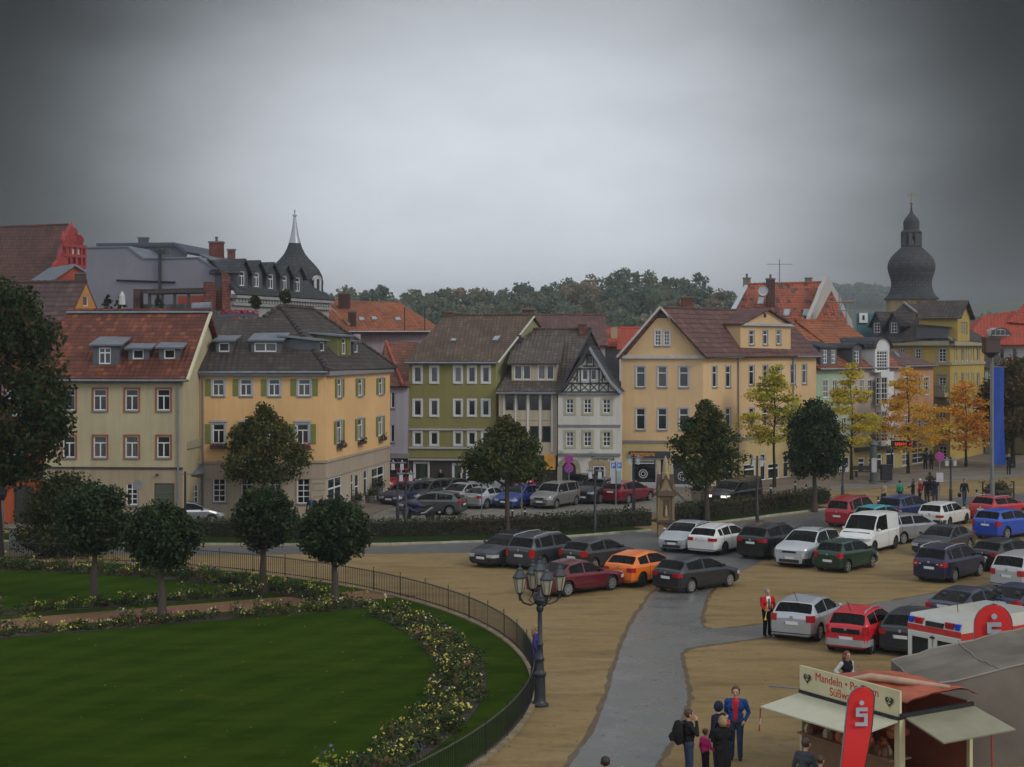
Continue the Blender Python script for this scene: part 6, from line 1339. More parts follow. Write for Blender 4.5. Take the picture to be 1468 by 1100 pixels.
    def lamp(front, z0, z1, wy, sx, nm, mat):
        for sg in (-1, 1):
            e = 0 if front else Ln; dr = 1 if front else -1; o = []
            for t in (sx, sx*.5, .06, 0.0): x = e+dr*t; o.append(V(x+ox, sg*(interp(x, plan)+.006), 0))
            wo_ = interp(e, plan); o.append(V(e-dr*.014+ox, sg*(wo_+.0), 0)); o.append(V(e-dr*.02+ox, sg*(wo_-wy), 0)); o.append(V(e+dr*.12+ox, sg*(wo_-wy), 0)); o.append(V(e+dr*sx+ox, sg*(wo_-.1), 0))
            MB().prism([(p.x, p.y) for p in o], z0, z1).build(nm, mat, root, local=True)
    hm = emit('lit_headlight', (1, .95, .8), 1.3) if lit else HEADL
    lamp(True, nz-.21, nz-.065, .3, .34, 'headlight', hm)
    lamp(False, tail[0], tail[1], tailw*.75, .2, 'tail_light', REDL)
    if tails == 'rings':
        for sg in (-1, 1):
            for yy in (.62, .42):
                MB().lathe((ox+Ln+.03, sg*yy, (tail[0]+tail[1])/2), [(.05, -.02), (.05, .02)], 10).build('reverse_light', HEADL, root, local=True)
    g = MB(); g.box((ox-.03, -.36, nz-.2), (ox+.06, .36, nz-.1)); g.box((ox-.035, -w2*.55, .27), (ox+.06, w2*.55, .41)); g.build('grille', BLACKPL, root, local=True)
    g = MB(); g.box((ox-.05, -.26, .43), (ox-.03, .26, .54), 0); g.box((ox-.052, .215, .432), (ox-.03, .258, .538), 1)
    g.build('number_plate', [PLATE, BLUE], root, local=True)
    zp = .62 if kind in ('sedan', 'hatch', 'small', 'mpv', 'boxy') else .78
    if kind in ('small', 'oldwagon'): zp = .5
    g = MB(); g.box((ox+Ln+.005, -.26, zp), (ox+Ln+.03, .26, zp+.11), 0); g.box((ox+Ln+.005, -.258, zp+.002), (ox+Ln+.032, -.215, zp+.108), 1); g.build('number_plate', [PLATE, BLUE], root, local=True)
    g = MB(); bz = .42; pl_ = [(Ln-.5, interp(Ln-.5, plan)+.012), (Ln-.2, interp(Ln-.2, plan)+.015), (Ln-.03, interp(Ln-.03, plan)+.01), (Ln+.04, w2*.74)]
    pts = [(x+ox, -y) for x, y in pl_]+[(x+ox, y) for x, y in pl_[::-1]]; g.prism(pts, .30, .33 if not bumper else .52); g.build('rear_bumper', bumper or BLACKPL, root, local=True)
    if emblem:
        MB().lathe((0, 0, 0), [(.06, -.01), (.05, .014)], 12, ax='y').build('emblem', CHROME, root, local=True); e = root.children[-1] if False else [c for c in root.children if c.name.startswith('emblem')][0]; e.rotation_euler = (0, 0, rad(90)); e.location = (ox+Ln+.012, 0, tz-.12 if kind != 'suv' else .98)
    for sg in (-1, 1):
        g = MB(); xm = fd+.1+ox; g.ball((xm, sg*(w2+.07), interp(fd, belt)+.1), .1, 0, 8, 6, (.55, 1, .75)); g.box((xm-.03, min(sg*(w2-.08), sg*(w2+.03)), interp(fd, belt)+.03), (xm+.03, max(sg*(w2-.08), sg*(w2+.03)), interp(fd, belt)+.07)); g.build('wing_mirror', P_ if not clad else BLACKPL, root, smooth=60, local=True)
    if rails:
        for sg in (-1, 1):
            yy = sg*(w2-.30); pts = [V(x+ox, yy, interp(x, top)+(.05 if k in (1, 2, 3) else .0)) for k, x in enumerate((xr+.1, xr+.3, (xr+xe)/2, xe-.2, xe))]; MB().tube(pts, .022, 6).build('roof_rail', CHROME if rails == 'silver' else BLACKPL, root, local=True)
    if blacktail: MB().prism([(ox+Ln-.10, -w2*.6), (ox+Ln+.022, -w2*.6), (ox+Ln+.022, w2*.6), (ox+Ln-.10, w2*.6)], .72, s['zb']-.1).build('tailgate_panel', DGLASS, root, local=True)
    if antenna: MB().tube([V(xe-.15+ox, 0, interp(xe-.15, top)), V(xe+.25+ox, 0, interp(xe, top)+.4)], .012, 5).build('aerial', BLACKPL, root, local=True)
    return root
RED = (.38, .012, .018); WINE = (.12, .008, .016); NAVY = (.01, .014, .04); BLK = (.009, .009, .011); DGREY = (.022, .024, .028); SIL = (.42, .44, .47); GRY = (.14, .145, .15); WHT = (.62, .62, .6); ORA = (.72, .16, .012); GREEN = (.01, .04, .022); BLU = (.012, .06, .38); DBLU = (.012, .03, .12)
SQ = 'cars parked on the gravel square'; UP = 'cars in the upper car park'
# --- gravel square, row by row from the left
car('wagon', (.018, .02, .03), 'black estate car facing the camera, leftmost on the gravel square', 731, 816, 232, .3, rails='black', tail=(.7, .9))
car('mpv', (.05, .055, .065), 'dark grey people carrier seen from behind, second from left on the gravel', 783, 819, 53, .4, rails='silver', tail=(.62, 1.0), tailw=.16, Lg=4.4)
car('hatch', (.024, .022, .024), 'black hatchback with large red tail lights left of the orange car', 858, 822, 52, .2, tail=(.74, 1.0), tailw=.25)
car('sedan', WINE, 'wine-red saloon partly hidden behind the candelabra lamp', 826, 859, 44, .3, spokes=9, tail=(.7, .88))
car('hatch', ORA, 'bright orange three-door hatchback on the gravel square', 922, 844, 57, 0, doors=2, rim=BLACKPL, tail=(.68, .88), Lg=4.1, tailw=.34)
car('hatch', (.026, .028, .032), 'dark grey hatchback parked across the start of the wet path', 999, 853, 50, .4, tail=(.72, .88), tailw=.4, spokes=9)
car('hatch', SIL, 'silver hatchback facing the camera beside the carved shrine', 984, 794, 247, .55, Lg=3.95, tail=(.7, .9))
car('wagon', WHT, 'white estate car with its tail to the camera, next to the silver hatchback', 1035, 798, 62, 0, rails='silver', tail=(.74, .9), tailw=.42, rim=DRIM)
car('suv', BLK, 'black off-roader with silver rear bumper strips', 1108, 804, 60, .2, tail=(.88, 1.06), tailw=.42, rails='black')
car('suv', (.5, .52, .54), 'silver-white off-roader with black lower cladding facing the camera', 1159, 816, 246, .4, clad=True, rails='black')
car('small', GREEN, 'dark green small three-door hatchback with bright rims', 1214, 823, 60, .2, doors=2, tail=(.7, .95), tailw=.22, spokes=5, antenna=True)
car('van', WHT, 'white delivery van without rear side windows', 1246, 797, 246, 0, Lg=4.3, name='delivery_van', cat='van', blank=True, rim=DRIM, tail=(.6, 1.0), tailw=.12)
car('mpv', (.26, .27, .28), 'grey-silver compact car half hidden behind the white van', 1300, 782, 50, .55, Lg=4.2, H=1.55, tail=(.7, .95), tailw=.15)
car('boxy', (.32, .014, .022), 'crimson box-shaped family car at the right end of the verge', 1224, 758, 62, .1, rails='black', tail=(.6, .8), tailw=.12, H=1.78)
car('small', (.02, .30, .36), 'turquoise small car of which only the roof shows above the white van', 1262, 764, 56, .2)
car('mpv', DBLU, 'dark blue people carrier with ringed tail lights near the strollers', 1297, 752, 62, .3, tails='rings', tail=(.75, .95), Lg=4.2)
car('oldwagon', (.55, .55, .52), 'old white angular estate car with dark bumpers', 1354, 759, 68, 0, bumper=BLACKPL, tail=(.66, .8), tailw=.42, rim=DRIM)
car('suv', RED, 'red compact car with whitish roof at the upper right edge', 1432, 752, 60, 0, tail=(.8, .98), Lg=4.2, H=1.55, rails='silver')
car('suv', BLU, 'bright blue compact off-roader at the right edge', 1441, 776, 60, .1, tail=(.78, 1.06), tailw=.2, Lg=4.25, H=1.62)
car('sedan', (.03, .032, .04), 'dark grey car facing the camera behind the navy hatchback', 1353, 800, 246, .4)
car('mpv', (.012, .014, .045), 'navy tall hatchback with ringed tail lights', 1362, 838, 64, .3, tails='rings', tail=(.74, .96), rails='silver', Lg=4.2, H=1.6)
car('hatch', BLK, 'black three-door hatchback with red tail lights beside the navy one', 1445, 822, 57, .1, doors=2, tail=(.74, .92), tailw=.42)
car('mpv', (.4, .4, .4), 'pale grey car cut off by the right edge above the ambulance', 1478, 851, 62, .3, tail=(.7, .95))
car('hatch', SIL, 'silver hatchback with roof aerial beside the trumpet player', 1160, 923, 71, .55, Lg=3.9, antenna=True, tail=(.74, .98), tailw=.24)
car('small', (.5, .012, .022), 'bright red mini car with black tailgate and silver rear bumper', 1237, 941, 71, 0, doors=2, rails='silver', antenna=True, tail=(.68, .98), tailw=.1, bumper=plain('silver_bumper', (.35, .36, .37), .4, .3), clad=False, spokes=5, blacktail=True)
car('hatch', (.014, .018, .022), 'dark hatchback squeezed between the red mini car and the ambulance', 1320, 945, 71, .2, tail=(.74, .9))
car('coupe', (.012, .016, .04), 'dark blue hatchback behind the ambulance roof', 1392, 905, 60, .2, tail=(.74, .9), Lg=4.1)
car('coupe', (.012, .018, .06), 'dark blue car roof at the right edge behind the ambulance', 1470, 899, 62, .2)
# --- upper car park
car('hatch', (.085, .088, .092), 'grey hatchback parked sideways behind the motorbike', 620, 740, 163, .5, group=UP, tail=(.75, .95), tailw=.3, spokes=10)
car('wagon', (.014, .02, .06), 'dark blue car beside the corner shop, left end of the upper car park', 583, 727, 238, .2, group=UP)
car('boxy', (.3, .012, .02), 'red car mostly hidden at the far left of the upper car park', 570, 708, 235, 0, group=UP)
car('wagon', (.03, .032, .036), 'dark estate with pale roof rails behind the grey hatchback', 612, 724, 236, .3, group=UP, rails='silver', H=1.52)
car('suv', (.008, .009, .012), 'black off-roader in front of the green house wall', 613, 704, 236, .1, group=UP)
car('hatch', (.025, .03, .03), 'dark green-black hatchback between the estate and the silver saloon', 640, 720, 238, .2, group=UP)
car('sedan', (.36, .38, .4), 'silver saloon right of the grey hatchback in the upper car park', 661, 727, 236, .5, group=UP)
car('coupe', (.4, .42, .44), 'silver convertible with red tail light in the upper car park', 699, 731, 56, .5, group=UP, tail=(.72, .9), tailw=.3)
car('hatch', (.012, .035, .2), 'royal blue hatchback under the broad maple', 744, 731, 241, .2, group=UP)
car('boxy', (.36, .4, .42), 'grey car glimpsed between the red pick-up and the silver convertible', 690, 715, 238, .5, group=UP, H=1.5)
car('boxy', (.45, .012, .016), 'bright red pick-up with roof bars by the green house', 690, 702, 200, 0, group=UP, rails='black', H=1.8, cat='pick-up')
car('boxy', (.22, .215, .2), 'beige-grey high-roofed car in the middle of the upper car park', 796, 731, 240, .5, group=UP, H=1.66)
car('hatch', (.32, .012, .03), 'red car half hidden under the maple, behind the beige-grey one', 770, 707, 215, 0, group=UP)
car('suv', (.014, .018, .028), 'dark blue-black off-roader left of the wine-red estate', 859, 724, 240, .2, group=UP, H=1.62, rails='silver')
car('hatch', (.02, .022, .024), 'dark car behind the beige-grey one, below the arched doorway', 832, 712, 238, .2, group=UP)
car('wagon', (.16, .006, .018), 'wine-red estate with pale rails in front of the half-timbered house', 901, 724, 57, .2, group=UP, rails='silver', tail=(.72, .9), tailw=.35)
car('van', (.010, .011, .013), 'black minibus driving with one headlight lit, behind the hedge', 1054, 730, 236, .2, group='moving traffic', name='minibus', cat='minibus', lit=True, H=1.75, Lg=4.4)
car('hatch', (.2, .21, .23), 'silver car parked by the garage door of the cream house', 271, 757, 12, .5, group='cars by the houses', Lg=3.9)
# ------------------------------------------------------------------ motorbike
x, y = gx(600, 94.2); mb_ = empty('motorbike', (x, y, .012), 'dark blue motorbike with silver exhaust beside the lamp post', 'motorbike', rz=rad(168)); LOC[mb_.name] = V(0, 0, 0)
for wx in (-.72, .72):
    g = MB(); g.lathe((wx, 0, .31), [(.2, -.05), (.29, -.05), (.31, 0), (.29, .05), (.2, .05)], 20, ax='y'); wo = g.build('wheel', TYRE, mb_, smooth=40, local=True); g = MB(); g.lathe((wx, 0, .31), [(.2, -.02), (.2, .02)], 16, 1, ax='y')
    for k in range(5): a = k*1.2566; g.hexa(V(wx, -.03, .31), V(math.cos(a)*.2, 0, math.sin(a)*.2), V(0, .06, 0), V(-math.sin(a)*.03, 0, math.cos(a)*.03))
    g.build('rim', [CHROME, BLACKPL], wo, local=True)
nv = paint((.012, .016, .06), .3); g = MB()
g.tube([V(.95, 0, .75), V(.7, 0, .95), V(.35, 0, .92), V(.0, 0, .9), V(-.2, 0, .78)], [.08, .17, .2, .19, .1], 10); g.tube([V(.6, 0, .75), V(.3, 0, .5), V(-.15, 0, .45)], [.12, .2, .14], 10); g.build('fairing', nv, mb_, smooth=60, local=True)
MB().tube([V(-.1, 0, .82), V(-.45, 0, .82), V(-.85, 0, .95), V(-.98, 0, .97)], [.1, .13, .1, .04], 8).build('seat', BLACKPL, mb_, smooth=60, local=True)
MB().tube([V(.72, .08, .31), V(.52, .08, .95)], .03, 8).tube([V(.72, -.08, .31), V(.52, -.08, .95)], .03, 8).build('fork', METAL, mb_, local=True)
MB().tube([V(.5, -.36, 1.02), V(.55, 0, 1.0), V(.5, .36, 1.02)], .018, 6).build('handlebar', BLACKPL, mb_, local=True)
MB().tube([V(-.2, .2, .4), V(-.5, .2, .45), V(-.95, .22, .78)], [.04, .07, .075], 8).build('exhaust', CHROME, mb_, smooth=60, local=True)
MB().tube([V(.1, 0, .4), V(-.72, 0, .31)], .06, 6).cbox((.1, 0, .4), (.5, .3, .3)).build('engine', DMETAL, mb_, local=True); MB().cbox((1.0, 0, .85), (.05, .16, .14)).build('headlight', HEADL, mb_, local=True)
# ------------------------------------------------------------------ ambulance
a = V(12.0, 46.5, 0); ang = math.atan2(2.1, 3.1); am = empty('ambulance', (a.x, a.y, 0), 'white ambulance with red stripe and blue corner lights behind the grey tent', 'ambulance', rz=ang); LOC[am.name] = V(0, 0, 0)
AW = plain('ambulance_white', (.55, .55, .5), .35, 0, .06, 2, .5, .5); AR = plain('ambulance_red', (.5, .03, .02), .4); wA = 2.0; g = MB()
prof = [(0, .4), (0, 2.25), (.12, 2.5), (3.6, 2.55), (4.1, 2.4), (4.9, 1.55), (5.9, 1.25), (6.0, .9), (6.0, .4)]
g.v += [(x, -y, z) for y in (0, wA) for x, z in prof]; n = len(prof)
for i in range(n):
    j = (i+1) % n; g.f.append([i, j, j+n, i+n]); g.m.append(0)
g.f.append(list(range(n))); g.f.append([i+n for i in range(n)][::-1]); g.m += [0, 0]; g.build('body', AW, am, smooth=30, local=True)
g = MB(); g.box((-.012, -wA-.012, 2.02), (.0, .012, 2.2)); g.box((0, -wA-.012, 1.95), (4.2, -wA, 2.15)); g.box((0, 0, 1.95), (4.2, .012, 2.15)); g.box((-.01, -wA-.01, .75), (.0, .01, .95)); g.box((0, -wA-.012, 1.1), (5.0, -wA, 1.3)); g.build('stripe', AR, am, local=True)
for y0, y1 in ((-.95, -.08), (-wA+.08, -1.03)):
    d_ = MB().box((-.05, min(y0, y1), .5), (-.013, max(y0, y1), 1.98)).build('rear_door', AW, am, local=True); m = (y0+y1)/2
    MB().box((-.065, m-.3, 1.25), (-.05, m+.3, 1.85)).build('pane', DGLASS, d_, local=True); MB().box((-.085, -.99 if y0 > -1 else -1.06, 1.88), (-.05, -.9 if y0 > -1 else -.97, 1.93)).build('hinge', BLACKPL, d_, local=True)
for yy, w, mt, nm in ((-.13, .17, plain('blue_beacon', (.02, .06, .5), .15), 'blue_light'), (-.42, .3, REDL, 'red_light'), (-1.58, .3, REDL, 'red_light'), (-1.87, .17, M['blue_beacon'], 'blue_light')): MB().box((-.03, yy-w/2, 2.24), (.14, yy+w/2, 2.42)).build(nm, mt, am, local=True)
g = MB(); g.box((-.04, -1.35, 2.22), (.05, -.7, 2.36)); g.build('rear_vent', BLACKPL, am, local=True); MB().tube([V(1.2, -.9, 2.5), V(1.15, -.9, 2.85)], .012, 5).build('aerial', BLACKPL, am, local=True)
for wx in (1.0, 4.9):
    for sg in (0, -wA): tread(am, wx, .005 if sg == 0 else -wA-.005, .36, DRIM, 6)
MB().box((1.4, -wA-.02, 1.35), (2.6, -wA-.005, 1.85)).build('side_window', DGLASS, am, local=True)
# ------------------------------------------------------------------ people: one continuous voxel-fused skin per body
HAIRS = {'brown': (.05, .028, .015), 'dark': (.015, .012, .01), 'grey': (.18, .17, .16), 'blond': (.25, .16, .07), 'red': (.14, .03, .015), 'white': (.5, .48, .44)}
CL = {}
def cloth(c, r=.85):
    c = tuple(c)
    if c not in CL: CL[c] = plain('cloth_%d' % len(CL), c, r, 0, .18, 5, .2)
    return CL[c]
def capsule(bm, a, b, ra, rb, n=12):
    g = MB(); d = (b-a); l = max(d.length, 1e-4); d = d/l; k = 4; pts, rs = [], []
    for i in range(k+1): t = math.pi/2*(1-i/k); pts.append(a-d*ra*math.sin(t)); rs.append(max(ra*math.cos(t), ra*.05))
    for i in range(k+1): t = math.pi/2*i/k; pts.append(b+d*rb*math.sin(t)); rs.append(max(rb*math.cos(t), rb*.05))
    g.tube(pts, rs, n); bm.append(g)
def person(label, px, py, yaw, h=1.74, top=(.02, .02, .025), legs=(.02, .025, .045), hair='brown', hl='short', arms=('down', 'down'), stride=0.0, shirt=None, shoes=(.012, .012, .012), build=1.0, skirt=False, near=False, group=None, pos=None, lean=0.0, sit=False, hood=None, bald=False, look=0.0, skin=None, longcoat=False, bend=0.0, sleeves=False):
    """yaw: 0 faces away from the camera (+Y), 180 faces it, 90 faces left"""
    x, y = pos if pos else bar(px, py); z0 = .145 if (py < 707 and pos is None) else .01
    s = h/1.75; root_loc = V(x, y, z0); bones = []       # (a, b, ra, rb, tag)
    def bn(a, b, ra, rb, t): bones.append((Vector(a)*s, Vector(b)*s, ra*s, rb*s, t))
    B_ = build; st = stride
    for sg in (-1, 1):
        f = st*sg; hp = V(.085*sg*B_, 0, .92); kn = V(.095*sg, .02+.30*f, .49+.02*abs(f)); an = V(.1*sg, (.55 if f > 0 else .7)*f-.02, .085+(.07 if f < 0 else 0))
        bn(hp, kn, .092*B_, .068*B_, 'legs'); bn(kn, an, .066*B_, .056*B_, 'legs'); t = V(.115*sg, an.y+.17, .04 if f >= 0 else .03); bn(an+V(0, -.03, -.04), t, .045, .036, 'shoes')
    L_ = lean; bd = bend
    def T(x_, y_, z_):                   # torso bends forward from the hips
        q = z_-.95; return V(x_, y_+q*math.sin(bd)+L_*q, .95+q*math.cos(bd))
    bn(V(-.07*B_, 0, .94), V(.07*B_, 0, .94), .115*B_, .115*B_, 'legs'); bn(T(-.06, 0, 1.06), T(.06, 0, 1.06), .11*B_, .11*B_, 'top'); bn(T(-.085, 0, 1.27), T(.085, 0, 1.27), .118*B_, .118*B_, 'top'); bn(T(0, 0, 1.0), T(0, 0, 1.36), .125*B_, .12*B_, 'top')
    bn(T(-.13, -.01, 1.39), T(.13, -.01, 1.39), .075, .075, 'top'); bn(T(0, 0, 1.42), T(0, .012, 1.52), .055, .052, 'skin')
    hc = T(0, .02, 1.62)
    bn(hc+V(0, -.012, .025), hc+V(0, -.005, .045), .098, .095, 'hairz' if not bald else 'skin'); bn(hc+V(0, .018, -.03), hc+V(0, .02, -.06), .078, .062, 'skin'); bn(hc+V(0, .03, .03), hc+V(0, .03, 0), .078, .078, 'skin')
    bn(hc+V(0, .10, .0), hc+V(0, .122, -.028), .011, .017, 'skin'); bn(hc+V(0, .075, -.1), hc+V(0, .08, -.1), .03, .028, 'skin'); bn(hc+V(-.022, .098, -.062), hc+V(.022, .098, -.062), .009, .009, 'lips')
    for sg in (-1, 1):
        bn(hc+V(.1*sg, -.005, .015), hc+V(.102*sg, -.01, -.035), .018, .014, 'skin'); bn(hc+V(.036*sg, .098, .012), hc+V(.038*sg, .1, .012), .0085, .0085, 'eyes'); bn(hc+V(.02*sg, .102, .035), hc+V(.055*sg, .092, .035), .006, .005, 'hairz')
    if longcoat or skirt:
        for sg in (-1, 1): bn(V(.05*sg, 0, .95), V(.085*sg, 0, .55), .125*B_, .115*B_, 'top' if longcoat else 'legs')
    hands = []
    for sg, ar in zip((-1, 1), arms):
        sh = T(.185*sg*B_, -.005, 1.39)
        el, wr = {'down': (T(.25*sg*B_, -.03, 1.12), T(.26*sg*B_, .06, .885)), 'swing': (T(.24*sg, -.10, 1.13), T(.23*sg, .02, .93)), 'fwd': (T(.25*sg, .05, 1.13), T(.2*sg, .24, 1.02)),
                  'face': (T(.24*sg, .15, 1.20), T(.09*sg, .17, 1.47)), 'hold': (T(.25*sg, .06, 1.14), T(.08*sg, .22, 1.2)), 'pocket': (T(.27*sg*B_, -.08, 1.13), T(.19*sg*B_, .07, .95)),
                  'hip': (T(.36*sg, -.08, 1.16), T(.19*sg, .02, 1.02)), 'reach': (T(.24*sg, .2, 1.25), T(.18*sg, .42, 1.16)), 'cross': (T(.25*sg, .06, 1.15), T(-.02*sg, .19, 1.16)), 'back': (T(.25*sg, -.12, 1.13), T(.08*sg, -.17, .97))}[ar]
        at = 'shirt' if sleeves else 'top'; bn(sh, el, .064*B_, .05, at); bn(el, wr, .05, .037, at); d = (wr-el).normalized(); side = V(sg, 0, 0); side = (side-d*side.dot(d)).normalized(); nrm = d.cross(side)
        p1 = wr+d*.075; bn(wr+d*.015, p1, .031, .036, 'skin')
        for i, ln in enumerate((.062, .075, .07, .055)):
            o = p1+nrm*((i-1.5)*.019); m = o+d*ln*.55-side*.012; e = m+d*ln*.4-side*.022; bn(o, m, .0105, .0098, 'skin'); bn(m, e, .0098, .0085, 'skin')
        bn(wr+d*.035+nrm*-.03, wr+d*.08+nrm*-.055-side*.01, .0125, .0105, 'skin'); hands.append(p1*s)
    parts = []
    for a, b, ra, rb, t in bones: capsule(parts, a, b, ra, rb)
    allm = MB()
    for g in parts:
        i = len(allm.v); allm.v += g.v; allm.f += [[k+i for k in q] for q in g.f]; allm.m += g.m
    me = bpy.data.meshes.new('person_src'); me.from_pydata(allm.v, [], allm.f); ob = bpy.data.objects.new('person_src', me); COL.objects.link(ob)
    md = ob.modifiers.new('r', 'REMESH'); md.mode = 'VOXEL'; md.voxel_size = .0105 if near else .016; sm = ob.modifiers.new('s', 'SMOOTH'); sm.iterations = 3 if near else 2; sm.factor = .4
    m2 = bpy.data.meshes.new_from_object(ob.evaluated_get(bpy.context.evaluated_depsgraph_get())); bpy.data.objects.remove(ob); m2.name = 'person'
    mats = [cloth(top), cloth(legs), skin or SKIN, cloth(shoes), plain('hair_'+hair, HAIRS[hair], .6, 0, .2, 30), cloth(shirt or top), plain('lip', (.3, .1, .08), .5), plain('eye_dark', (.02, .015, .012), .2)]
    for m in mats: m2.materials.append(m)
    co_ = np.empty(len(m2.vertices)*3, 'f'); m2.vertices.foreach_get('co', co_); co_ = co_.reshape(-1, 3); best = np.full(len(co_), 9.); who = np.zeros(len(co_), int); names = ['top', 'legs', 'skin', 'shoes', 'hairz', 'shirt', 'lips', 'eyes']
    for a, b, ra, rb, t in bones:
        a, b = np.array(a), np.array(b); d = b-a; tt = np.clip(((co_-a)@d)/max(d@d, 1e-9), 0, 1); dist = np.linalg.norm(co_-a-tt[:, None]*d, axis=1)-(ra+(rb-ra)*tt); m = dist < best; best[m] = dist[m]; who[m] = names.index(t)
    if shirt and not sleeves: who[(who == 0) & (co_[:, 1] > .06*s) & (np.abs(co_[:, 0]) < (.035+.10*(co_[:, 2]/s-.95))*s) & (co_[:, 2] > .93*s)] = 5
    if not bald:                         # the hairline
        rel = co_/s-np.array(hc); m = (rel[:, 2] > -.04) & (who != 7) & ((rel[:, 1] < .005+.55*np.maximum(rel[:, 2]-.05, 0)) | (rel[:, 2] > .085)) & (np.linalg.norm(rel, axis=1) < .2) & (np.abs(rel[:, 0]) < .1); who[m] = 4
    fv = np.empty(len(m2.loops), 'i'); m2.loops.foreach_get('vertex_index', fv); ls = np.empty(len(m2.polygons), 'i'); m2.polygons.foreach_get('loop_start', ls)
    m2.polygons.foreach_set('material_index', who[fv[ls]].astype('i')); m2.polygons.foreach_set('use_smooth', [True]*len(m2.polygons)); m2.update()
    o = link('person', m2); o.location = root_loc; o.rotation_euler = (0, 0, rad(yaw)); tag(o, label, 'person', group); LOC[o.name] = V(0, 0, 0)
    hcs = hc*s; g = MB(); hm = plain('hair_'+hair, HAIRS[hair], .6, 0, .2, 30)
    if hood is not None: g.ball(hcs+V(0, -.02, .02)*s, .128*s, 0, 14, 10, (1, 1.02, 1.1)); g.v = [(a, min(b, hcs.y+.055*s), c) for a, b, c in g.v]; g.build('hood', cloth(hood), o, smooth=180, local=True)
    elif not bald:
        g.ball(hcs+V(0, -.016, .042)*s, .107*s, 0, 14, 10, (.98, 1.03, .98)); g.v = [(a, min(b, hcs.y+(.05+.5*max(0, c-hcs.z-.07*s))), max(c, hcs.z-(.05 if b < hcs.y else -.05)*s)) for a, b, c in g.v]
        if hl == 'long': g.tube([hcs+V(0, -.05, .06)*s, hcs+V(0, -.085, -.06)*s, hcs+V(0, -.10, -.2)*s, hcs+V(0, -.1, -.3)*s], [.09*s, .098*s, .085*s, .04*s], 12)
        if hl == 'bob': g.tube([hcs+V(0, -.03, .06)*s, hcs+V(0, -.045, -.04)*s, hcs+V(0, -.05, -.12)*s], [.1*s, .108*s, .085*s], 12)
        g.build('hair', hm, o, smooth=180, local=True)
    return o, hands, s
def wp(o, v): return Matrix.Translation(o.location) @ Matrix.Rotation(o.rotation_euler.z, 4, 'Z') @ Vector(v)
# near group at the wet path
m1, hd, s = person('balding man in open blue jacket over red shirt with hands behind his back', 1056, 1090, 168, 1.86, (.015, .05, .19), (.025, .045, .09), 'brown', arms=('pocket', 'back'), shirt=(.42, .02, .025), near=True, build=1.12, pos=gx(1055, 39.2))
bp_, hd, s = person('man with black backpack raising a hand to his mouth', 988, 1120, 278, 1.80, (.012, .012, .014), (.03, .04, .075), 'brown', arms=('down', 'face'), near=True, build=1.08, pos=gx(987, 37.0))
bk = empty('backpack', wp(bp_, V(0, -.2, 1.0)), 'large black rucksack on the back of the man touching his face', 'backpack', rz=bp_.rotation_euler.z); LOC[bk.name] = V(0, 0, 0); g = MB()
g.tube([V(0, -.02, -.02), V(0, -.06, .1), V(0, -.07, .3), V(0, -.03, .48), V(0, 0, .52)], [.1, .165, .17, .13, .05], 12); g.v = [(a*1.05, b*.85, c) for a, b, c in g.v]; g.build('bag', cloth((.01, .01, .011)), bk, smooth=60, local=True)
MB().tube([V(0, -.19, .06), V(0, -.21, .16), V(0, -.19, .25)], [.06, .09, .05], 10).build('front_pocket', cloth((.016, .016, .018)), bk, smooth=60, local=True)
for sg in (-1, 1): MB().tube([V(.1*sg, .06, .48), V(.12*sg, .2, .5), V(.13*sg, .33, .36), V(.15*sg, .3, .15), V(.14*sg, .12, .02)], .018, 6).build('strap', cloth((.02, .02, .02)), bk, local=True)
person('child in pink jacket beside the woman in black', 1011, 1120, 300, 1.25, (.48, .03, .16), (.015, .012, .02), 'brown', arms=('down', 'fwd'), near=True, pos=gx(1011, 37.3))
w1, hd, s = person('woman in long black coat carrying a baby, back to the camera', 1037, 1130, 18, 1.68, (.009, .009, .011), (.01, .01, .012), 'blond', 'bob', ('hold', 'hold'), near=True, build=1.2, longcoat=True, pos=gx(1036, 36.8))
person('person in dark blue hood behind the woman in the black coat', 1030, 1110, 40, 1.72, (.012, .016, .03), (.012, .012, .018), 'dark', hood=(.014, .02, .05), near=True, pos=gx(1030, 38.1))
# the baby on her shoulder
bb = wp(w1, V(.17, .13, 1.26)); by = person('baby held over the shoulder of the woman in black', 0, 900, 150, .62, (.35, .06, .08), (.2, .05, .06), 'blond', arms=('hold', 'hold'), bald=True, pos=(bb.x, bb.y))[0]; by.location.z = 1.05
person('dark-haired passer-by cut off at the bottom edge beside the wet path', 868, 1190, 0, 1.74, (.02, .02, .022), hair='dark', near=True, pos=gx(868, 32.9)); person('white-haired passer-by cut off at the bottom edge', 893, 1200, 10, 1.70, (.05, .05, .06), hair='white', near=True, pos=gx(893, 32.2)); person('fair-haired passer-by at the bottom edge below the man in the blue jacket', 1081, 1200, 0, 1.68, (.2, .18, .15), hair='blond', near=True, pos=gx(1081, 32.1))
# trumpet player
tp, hd, s = person('musician in red jacket, white shirt and black tie holding a brass trumpet', 1100, 912, 196, 1.72, (.42, .015, .018), (.006, .006, .007), 'grey', arms=('pocket', 'fwd'), shirt=(.6, .6, .6), near=True, build=1.2)
MB().hexa(V(-.025, .15, 1.0)*s, V(.05, 0, 0), V(0, .015, .02), V(0, -.01, .38)).build('tie', cloth((.01, .01, .012)), tp, local=True)
tr = empty('trumpet', wp(tp, hd[1]), 'brass trumpet pointing down in the musician\'s hand', 'trumpet', rz=tp.rotation_euler.z); LOC[tr.name] = V(0, 0, 0)
BR = plain('brass', (.6, .38, .08), .25, .9, .05); g = MB(); g.tube([V(-.05, 0, .35), V(.0, .02, 0), V(.04, .05, -.18), V(.06, .07, -.27), V(.075, .085, -.33)], [.008, .012, .02, .04, .085], 12); g.build('bell', BR, tr, smooth=60, local=True)
